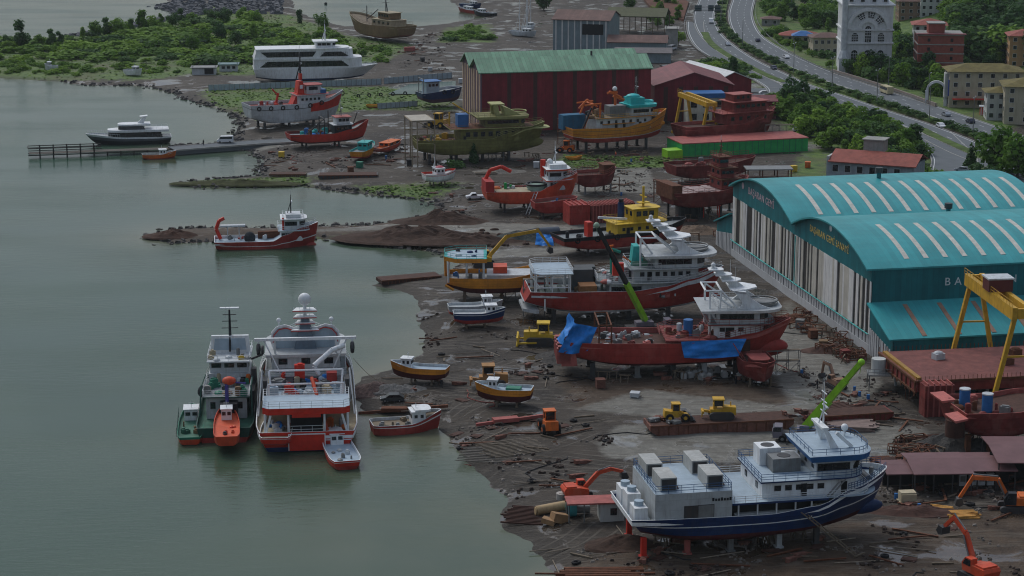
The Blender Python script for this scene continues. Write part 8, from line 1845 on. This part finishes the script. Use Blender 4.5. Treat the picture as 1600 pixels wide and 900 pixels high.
stack('beam_stack', 'tall stack of red brown steel beams behind the bow of the blue ship', 'beam stack', 1432, 730, 4, 8, 6.5, .4, .35, RUST, 5, .1, seed=5); stack('beam_stack', 'lower stack of rusty beams left of the tall stack', 'beam stack', 1404, 732, 4, 7, 5.0, .4, .35, RUSTD, 4, .1, seed=6); stack('beam_stack', 'rusty beam stack left of the blue ship bow rail', 'beam stack', 1378, 728, 5, 6, 4.0, .4, .3, RUST, 4, .1, seed=7)
stack('pipe_stack', 'rusty pipe bundle under the red hull section', 'pipe stack', 1440, 690, 10, 5, 7, .5, .5, RUSTD, 2, pipe=True, seed=8)
stack('slat_rack', 'dark slatted steel grid lying at the water edge', 'steel grid', 822, 806, -10, 14, 8.0, .16, .25, RUSTD, 1, .42, seed=9)
stack('beam_stack', 'row of rusty beams cut by the bottom edge', 'beam stack', 938, 902, 1, 6, 14, .4, .4, RUST, 2, .3, seed=10)
stack('plank_pile', 'pile of boards on the rusty pontoon end before the crane truck', 'plank pile', 1330, 668, -6, 7, 9, .7, .2, M('grey_pink_boards', (.23,.17,.15), .7, dirt=.4), 4, .05, seed=11); stack('plank_pile', 'crossed boards lying on the pile beside the lime boom', 'plank pile', 1310, 640, 30, 6, 6, .5, .2, RUSTD, 3, .2, seed=12)
stack('log_pile', 'pile of pale logs at the bow of the red and white workboat', 'log pile', 760, 272, 8, 4, 6, .35, .35, WOODP, 2, pipe=True, seed=13); stack('plank_pile', 'grey planks lying before the long dark red hull', 'plank pile', 1000, 320, 12, 8, 9, .5, .15, M('grey_boards', (.2,.18,.165), .8, dirt=.4), 2, .3, seed=14)
stack('log_pile', 'raft of loose pale poles on the mud flat left of the orange loader', 'log pile', 800, 700, 22, 12, 10, .2, .2, WOODP, 1, .5, pipe=True, seed=15); stack('log_pile', 'scattered grey poles near the waterline', 'log pile', 770, 712, -8, 9, 11, .18, .18, M('grey_poles', (.22,.2,.17), .85), 1, .7, pipe=True, seed=16)
b = MB(); b.tube((0,0,.7),(4.6,.5,1.0),.75,0,14); b.tube((4.6,.5,1.0),(4.75,.52,1.0),.85,1,14); b.tube((0,0,.7),(-.2,0,.7),.6,0,14); loose(b, 'tank', [M('buff_tank', (.42,.30,.16), .6, dirt=.4), RUST], 'buff cylindrical tank lying beside the dark slatted grid', 'tank', P(838,805), radians(14))
b = MB(); b.tube((0,0,1.1),(1.3,.1,1.1),1.2,0,18); b.tube((-.1,0,1.1),(0,0,1.1),.9,1,18); b.tube((1.3,0,1.1),(3.4,.2,1.0),.7,2,12); loose(b, 'drum_winch', [M('turquoise_drum', (.05,.33,.36), .5, dirt=.35), DSTEEL, STEEL], 'turquoise round drum lying near the stern of the blue ship', 'drum', P(886,806), radians(5))
b = MB(); b.obox((0,0,.7),(2.6,1.4,1.4),.5,.3); b.obox((-1.6,-.6,.4),(2.0,1.2,.8),-.3,.2); loose(b, 'machine_part', M('tan_machine_part', (.33,.2,.1), .7, dirt=.4), 'tan broken machine part on the mud below the turquoise drum', 'scrap', P(874,816), 0)
b = MB(); b.tube((0,0,0),(0,0,1.0),.9,0,16); b.tube((0,0,1.0),(0,0,1.08),.5,0,12); loose(b, 'cable_drum', M('pale_drum', (.36,.34,.31), .7), 'pale round drum in front of the orange excavator', 'drum', P(878,780), 0)
b = MB(); b.box(-1.4,1.4,-1,1,0,.25); b.obox((0,0,1.0),(2.4,1.6,1.4)); b.box(-1.2,1.2,-1.1,-.98,.4,1.5); loose(b, 'crate', M('pale_cream_crate', (.44,.38,.26), .7), 'cream crate standing under the left maroon canopy', 'crate', P(1417,784), .1)
for k, (px, py, lb, mt) in enumerate(((1505,742,'blue crate between the canopies and the rubble heap',MBLUE),(938,606,'small rusty generator under the stern of the red seiner',RUSTP),(1270,528,'rusty machine beside the striped hall front',RUST),(1286,545,'brown bin along the striped hall front',BROWN),(1250,512,'grey bin at the bow of the red seiner',STEEL),(1320,560,'dark red skip at the hall front near the platform',OXIDE),(992,620,'white bags on the brown wet mud before the red seiner',W2),(838,262,'pale box on the mud before the olive ship',W2),(562,262,'green crate by the grassy islet raft',GREEN),(640,258,'black bin below the olive ship stern',BLACK),(440,246,'yellow box on the mud under the white hulled tug',BYEL),(474,222,'blue box under the white hulled tug',BLUE),(1240,268,'yellow cabin beside the storage rack',BYEL),(1262,262,'orange pallet stack behind the storage rack',ORANGE),(548,270,'rusty box on the mud near the yellow and blue boat',RUST),(720,130,'pale box at the corner of the striped shed',W2),(640,80,'pink red container on the mud behind the far fence',OXLT),(660,96,'small dark box on the mud near the pink container',DSTEEL),(672,112,'blue grey box near the corner of the striped shed',PGREY))):
    b = MB(); w = 1.6 if k not in (16,) else 4.5; b.box(-w/2,w/2,-.8,.8,.12,1.6 if k != 6 else .8); b.box(-w/2-.06,w/2+.06,-.86,.86,1.62 if k != 6 else .82,1.75 if k != 6 else .9)
    for x in (-w*.4,w*.4): b.box(x-.1,x+.1,-.8,.8,0,.12)
    loose(b, 'crate', mt, lb, 'crate', P(px, py), rnd.uniform(-.4,.4))
# repeats: loose planks, beams, drums
def litter(name, mb, mat, polys, n, label, cat, group, smin=.7, smax=1.4):
    src = None
    for i in range(n):
        x, y = scatter(polys[i % len(polys)], 1)[0]; loc = on(x, y)
        if sd1(x, y) < .3: continue
        if name == 'mud_clod': pass
        if src is None: src = loose(mb, name, mat, label, cat, loc, 0, group); o = src
        else: o = src.copy(); COL.objects.link(o); o.location = loc
        s = rnd.uniform(smin, smax); o.rotation_euler = (rnd.uniform(-.06,.06), rnd.uniform(-.06,.06), rnd.gauss(.2,.7)); o.scale = (s, rnd.uniform(.8,1.3), 1)
b = MB(); b.beam((-1.6,0,.12),(1.6,0,.16),.26,.2); litter('plank', b, WOOD, YARDS, 54, 'loose weathered plank lying on the yard mud', 'plank', 'loose planks on the mud')
b = MB(); b.beam((-3,0,.16),(3,0,.16),.3,.06); b.beam((-3,0,.3),(3,0,.3),.28,.05); b.beam((-3,0,.22),(3,0,.22),.05,.2); litter('steel_beam', b, RUST, YARDS, 60, 'loose rusty steel beam lying on the yard mud', 'steel beam', 'loose beams on the mud')
b = MB(); b.obox((0,0,.1),(2.2,1.5,.06)); b.obox((.2,.1,.17),(1.9,1.3,.05),.2); litter('steel_plate', b, RUSTD, YARDS, 50, 'rusty steel plates lying flat on the yard mud', 'steel plate', 'loose plates on the mud')
b = MB(); b.tube((0,0,0),(0,0,.9),.3,0,12); b.ring((0,0,.3),.3,.02,0,12,4); b.ring((0,0,.6),.3,.02,0,12,4); litter('oil_drum', b, MBLUE, [YARDS[i] for i in (3,5,6,8)], 14, 'blue oil drum standing on the yard mud', 'drum', 'oil drums on the mud', .9, 1.1)
b = MB(); b.ring((0,0,.2),.45,.2,0,14,7); litter('old_tyre', b, RUBBER, YARDS, 44, 'old black tyre lying on the yard mud', 'tyre', 'old tyres on the mud', .9, 1.2)
b = MB(); b.tube((-3,0,.2),(3,0,.2),.09,0,6); litter('pole', b, WOODP, [YARDS[0],YARDS[1],YARDS[2]], 46, 'long pale pole lying on the mud flat', 'pole', 'loose poles on the mud flat', .6, 1.3)
for px0, px1, lb in (((560,650),(700,640),'rusty steel quay edge beam behind the red fishing boat'),((744,668),(858,654),'long pink rusty boom lying on the mud left of the orange loader')):
    a = P(*px0); c = P(*px1); b = MB(); b.beam((0,0,.5), c-a+Vector((0,0,.7)), .5, .5); b.obox(((c-a)*.4+Vector((0,0,.8))), (4.5,1.6,.7), atan2(c.y-a.y,c.x-a.x)); loose(b, 'steel_boom', OXLT if 'pink' in lb else RUST, lb, 'boom', a, 0)
# ropes
for p0, p1, z0, z1, lb in (((745,622),(706,660),4.6,1.3,'thin mooring rope from the yellow boat bow to the scrap quay'),((552,560),(604,600),5.0,1.5,'thin mooring rope from the big seiner to the shore')):
    a = P(*p0, z0); c = P(*p1); b = MB(); d = c-a; b.path([d*(i/8)-Vector((0,0,.8*sin(pi*i/8))) for i in range(9)], .05, 0, 4); loose(b, 'mooring_rope', WOODP, lb, 'rope', a, 0)

# trestles, bulk bags, steel frames
b = MB()
for x in (-.7,.7): b.beam((x,-.5,0),(x,0,1.3),.13); b.beam((x,.5,0),(x,0,1.3),.13)
b.beam((-1,0,1.35),(1,0,1.35),.18); UND = [[(930,588),(1180,584),(1190,596),(930,602)],[(1240,490),(1270,490),(1350,560),(1330,580)],[(1400,690),(1470,690),(1480,730),(1400,728)],[(890,246),(1030,240),(1030,250),(890,256)],[(1000,846),(1300,836),(1310,846),(1000,862)],[(660,250),(840,244),(840,252),(660,258)],[(1060,330),(1140,330),(1140,345),(1060,350)]]
litter('trestle', b, WOOD, UND, 56, 'wooden trestle left on the mud between the ships', 'trestle', 'trestles on the mud', .9, 1.3)
b = MB(); b.box(-.55,.55,-.55,.55,0,.9); b.sphere((0,0,.85),.6,0,8,5,(1,1,.55)); b.tube((-.4,-.4,.9),(-.1,-.1,1.4),.04,0,4); litter('bulk_bag', b, M('grey_white_bag', (.34,.35,.34), .8, dirt=.5), [[(1060,584),(1180,580),(1180,592),(1060,596)]], 22, 'grey white bulk bag standing under the red seiner', 'bag', 'bulk bags under the red seiner', .8, 1.1)
b = MB()
for y in (-1,1):
    for z in (.15,1.3): b.beam((-2.2,y,z),(2.2,y,z),.16)
for x in (-2.2,0,2.2):
    for y in (-1,1): b.beam((x,y,0),(x,y,1.4),.16)
    b.beam((x,-1,1.3),(x,1,1.3),.14)
litter('steel_rack', b, RUST, [UND[1],UND[2],[(1230,490),(1340,570),(1330,590),(1220,500)],[(1130,350),(1180,390),(1160,400),(1110,360)]], 30, 'rusty open steel frame standing near the teal hall', 'steel frame', 'rusty frames by the hall', .6, 1.0)
b = MB(); b.obox((0,0,.25),(1.1,.8,.5),.3); b.obox((.6,.5,.2),(.7,.6,.4),1.0); b.obox((-.5,-.5,.3),(.5,.5,.6),.7); b.beam((-1,.3,.4),(1.2,-.4,.6),.12); litter('scrap_clump', b, RUSTP, YARDS+UND, 80, 'small clump of rusty scrap lying on the yard mud', 'scrap', 'scrap clumps on the mud', .7, 1.5)
b = MB(); b.sphere((0,0,.1),.9,0,9,5,(1.3,1,.5)); b.sphere((.7,.4,.1),.6,0,8,5,(1,1,.5)); litter('mud_clod', b, EARTH, [[(590,360),(800,352),(830,384),(600,392)]], 50, 'lump of dark earth lying on the mud and the earth bank', 'earth lump', 'earth lumps', .3, .8)

HOSE = M('black_hose', (.02,.02,.022), .7); HOSE2 = M('faded_red_hose', (.22,.05,.04), .7)
for k in range(26):
    x, y = scatter((YARDS+UND)[k % 12], 1)[0]; a = rnd.uniform(0,6.28); pts = []; p = Vector((0,0,0)); o = on(x, y)
    for i in range(14):
        q = on(x+p.x, y+p.y); pts.append(Vector((p.x, p.y, q.z-o.z+.08))); a += rnd.gauss(0,.45); p = p+Vector((cos(a), sin(a), 0))*1.1
    b = MB(); b.path(pts, .09, 0, 4); loose(b, 'hose', HOSE2 if k % 5 == 0 else HOSE, 'loose faded red hose snaking over the yard mud' if k % 5 == 0 else 'loose black hose snaking over the yard mud', 'hose', o, 0, 'hoses on the mud')
for px, py, rz, mt, lb in ((1080,124,12,CARD,'dark car on the side road behind the white roofed shed'),(1012,104,0,CARG,'dark grey car parked by the low grey lean-to')):
    car(lb, P(px, py), radians(rz), mt)
for px, py, mt, lb in ((1478,181,CARS,'silver car on the far carriageway just below the cream flats'),(1516,192,CARD,'dark car on the far carriageway furthest right below the cream flats'),(1228,91,CARW,'white car on the far carriageway below the low red roofed house')):
    car(lb, onroad(px, py), hdg((px+10, py+4),(px, py)), mt)
for px, py, rz, lb in ((1150,600,140,'worker in dark clothes under the bow of the red seiner'),(1005,760,20,'worker in orange jacket beside the deck house of the blue ship'),(690,606,70,'worker in dark clothes between the two yellow boats')):
    if 'orange' not in lb: person(lb, P(px, py), radians(rz), CLOTH, CLOTH)

def scaffold(label, px, py, rz, n=3, h=6, z=1):
    r = thing('scaffold', label, 'scaffold', P(px, py), radians(rz)); b = MB()
    for i in range(n+1):
        for y in (0, 1.2): b.tube((i*2.2, y, 0), (i*2.2, y, h), .07, 0, 5)
        for k in range(1, h//2+1): b.tube((i*2.2, 0, k*2), (i*2.2, 1.2, k*2), .06, 0, 4)
    for k in range(1, h//2+1):
        for y in (0, 1.2): b.tube((0, y, k*2), (n*2.2, y, k*2), .06, 0, 4)
    for i in range(n): b.tube((i*2.2, 0, 0), (i*2.2+2.2, 0, 2), .05, 0, 4)
    b.build('pipe_frame', STEEL if z else RUST, r); b = MB()
    for k in range(1, h//2+1): b.box(0, n*2.2, .1, 1.1, k*2+.06, k*2+.14)
    b.build('plank_deck', WOOD, r); return r
for a in (('tall pipe scaffold at the stern of the grey and maroon seiner', 818, 496, 4, 2, 8, 1), ('low pipe scaffold under the bow of the red seiner', 1196, 582, 8, 3, 4, 1), ('rusty scaffold beside the long dark red hull', 1022, 318, 5, 3, 6, 0), ('pipe scaffold in front of the dark red hull below the green dock', 1066, 286, 4, 4, 4, 1), ('rusty scaffold at the stern of the orange seiner', 872, 226, 10, 2, 8, 0), ('pipe scaffold at the bow of the unfinished dark red ship', 1196, 226, 6, 4, 6, 1), ('rusty scaffold beside the railed red oxide hull', 930, 300, 3, 3, 4, 0), ('pipe scaffold under the red hull section at the right edge', 1510, 690, 2, 4, 6, 1), ('rusty scaffold below the red deck barge', 1420, 626, 20, 3, 4, 0), ('pipe scaffold beside the olive ship hull', 740, 252, 3, 4, 6, 1), ('pipe scaffold at the bow of the orange yellow ship', 790, 470, 3, 3, 4, 1), ('rusty scaffold at the bow of the yellow tug', 1050, 392, 8, 3, 4, 0)):
    scaffold(*a)
# ================================================================== light
SUN_EL, SUN_AZ = radians(48), radians(-35)
w = bpy.data.worlds.new('World'); S.world = w; w.use_nodes = True; N = w.node_tree.nodes; L = w.node_tree.links
bg = N['Background']; sky = N.new('ShaderNodeTexSky'); sky.sky_type = 'NISHITA'; sky.sun_disc = False; sky.sun_elevation = SUN_EL; sky.sun_rotation = SUN_AZ; sky.air_density = 1.0; sky.dust_density = 1.5; sky.ozone_density = 1.0
hs_ = N.new('ShaderNodeHueSaturation'); hs_.inputs['Saturation'].default_value = .58; L.new(sky.outputs[0], hs_.inputs['Color']); tcw = N.new('ShaderNodeTexCoord'); sx_ = N.new('ShaderNodeSeparateXYZ'); L.new(tcw.outputs['Generated'], sx_.inputs[0])
mr_ = N.new('ShaderNodeMapRange'); mr_.inputs[1].default_value = 0; mr_.inputs[2].default_value = 1; mr_.inputs[3].default_value = .30; mr_.inputs[4].default_value = 1.80; L.new(sx_.outputs[2], mr_.inputs[0])   # overcast: the zenith is about three times as bright as the horizon
vm_ = N.new('ShaderNodeVectorMath'); vm_.operation = 'SCALE'; L.new(hs_.outputs[0], vm_.inputs[0]); L.new(mr_.outputs[0], vm_.inputs['Scale']); L.new(vm_.outputs[0], bg.inputs['Color']); bg.inputs['Strength'].default_value = .10
sd = bpy.data.lights.new('sun', 'SUN'); sd.energy = 1.0; sd.angle = radians(25); sd.color = (1, .985, .95); so = bpy.data.objects.new('sun', sd); COL.objects.link(so)
v = Vector((sin(SUN_AZ)*cos(SUN_EL), cos(SUN_AZ)*cos(SUN_EL), sin(SUN_EL))); so.rotation_euler = v.to_track_quat('Z', 'Y').to_euler()
hz = MB(); hz.box(-3600, 3600, -620, 6100, -5, 150); hzo = tag(hz.build('haze', []), kind='stuff'); hm = bpy.data.materials.new('haze'); hm.use_nodes = True; hn = hm.node_tree
hn.nodes.remove(hn.nodes['Principled BSDF']); pv = hn.nodes.new('ShaderNodeVolumePrincipled'); pv.inputs['Color'].default_value = (.80,.90,.95,1); pv.inputs['Density'].default_value = .00004; pv.inputs['Anisotropy'].default_value = .2; hn.links.new(pv.outputs[0], hn.nodes['Material Output'].inputs['Volume']); hzo.data.materials.append(hm)
S.view_settings.view_transform = 'Standard'; S.view_settings.look = 'None'; S.view_settings.gamma = 1; S.view_settings.use_curve_mapping = False; S.view_settings.exposure = EXPO
S.render.engine = 'CYCLES'
try: S.cycles.max_bounces = 5; S.cycles.use_denoising = True; S.cycles.filter_width = 1.1
except Exception: pass
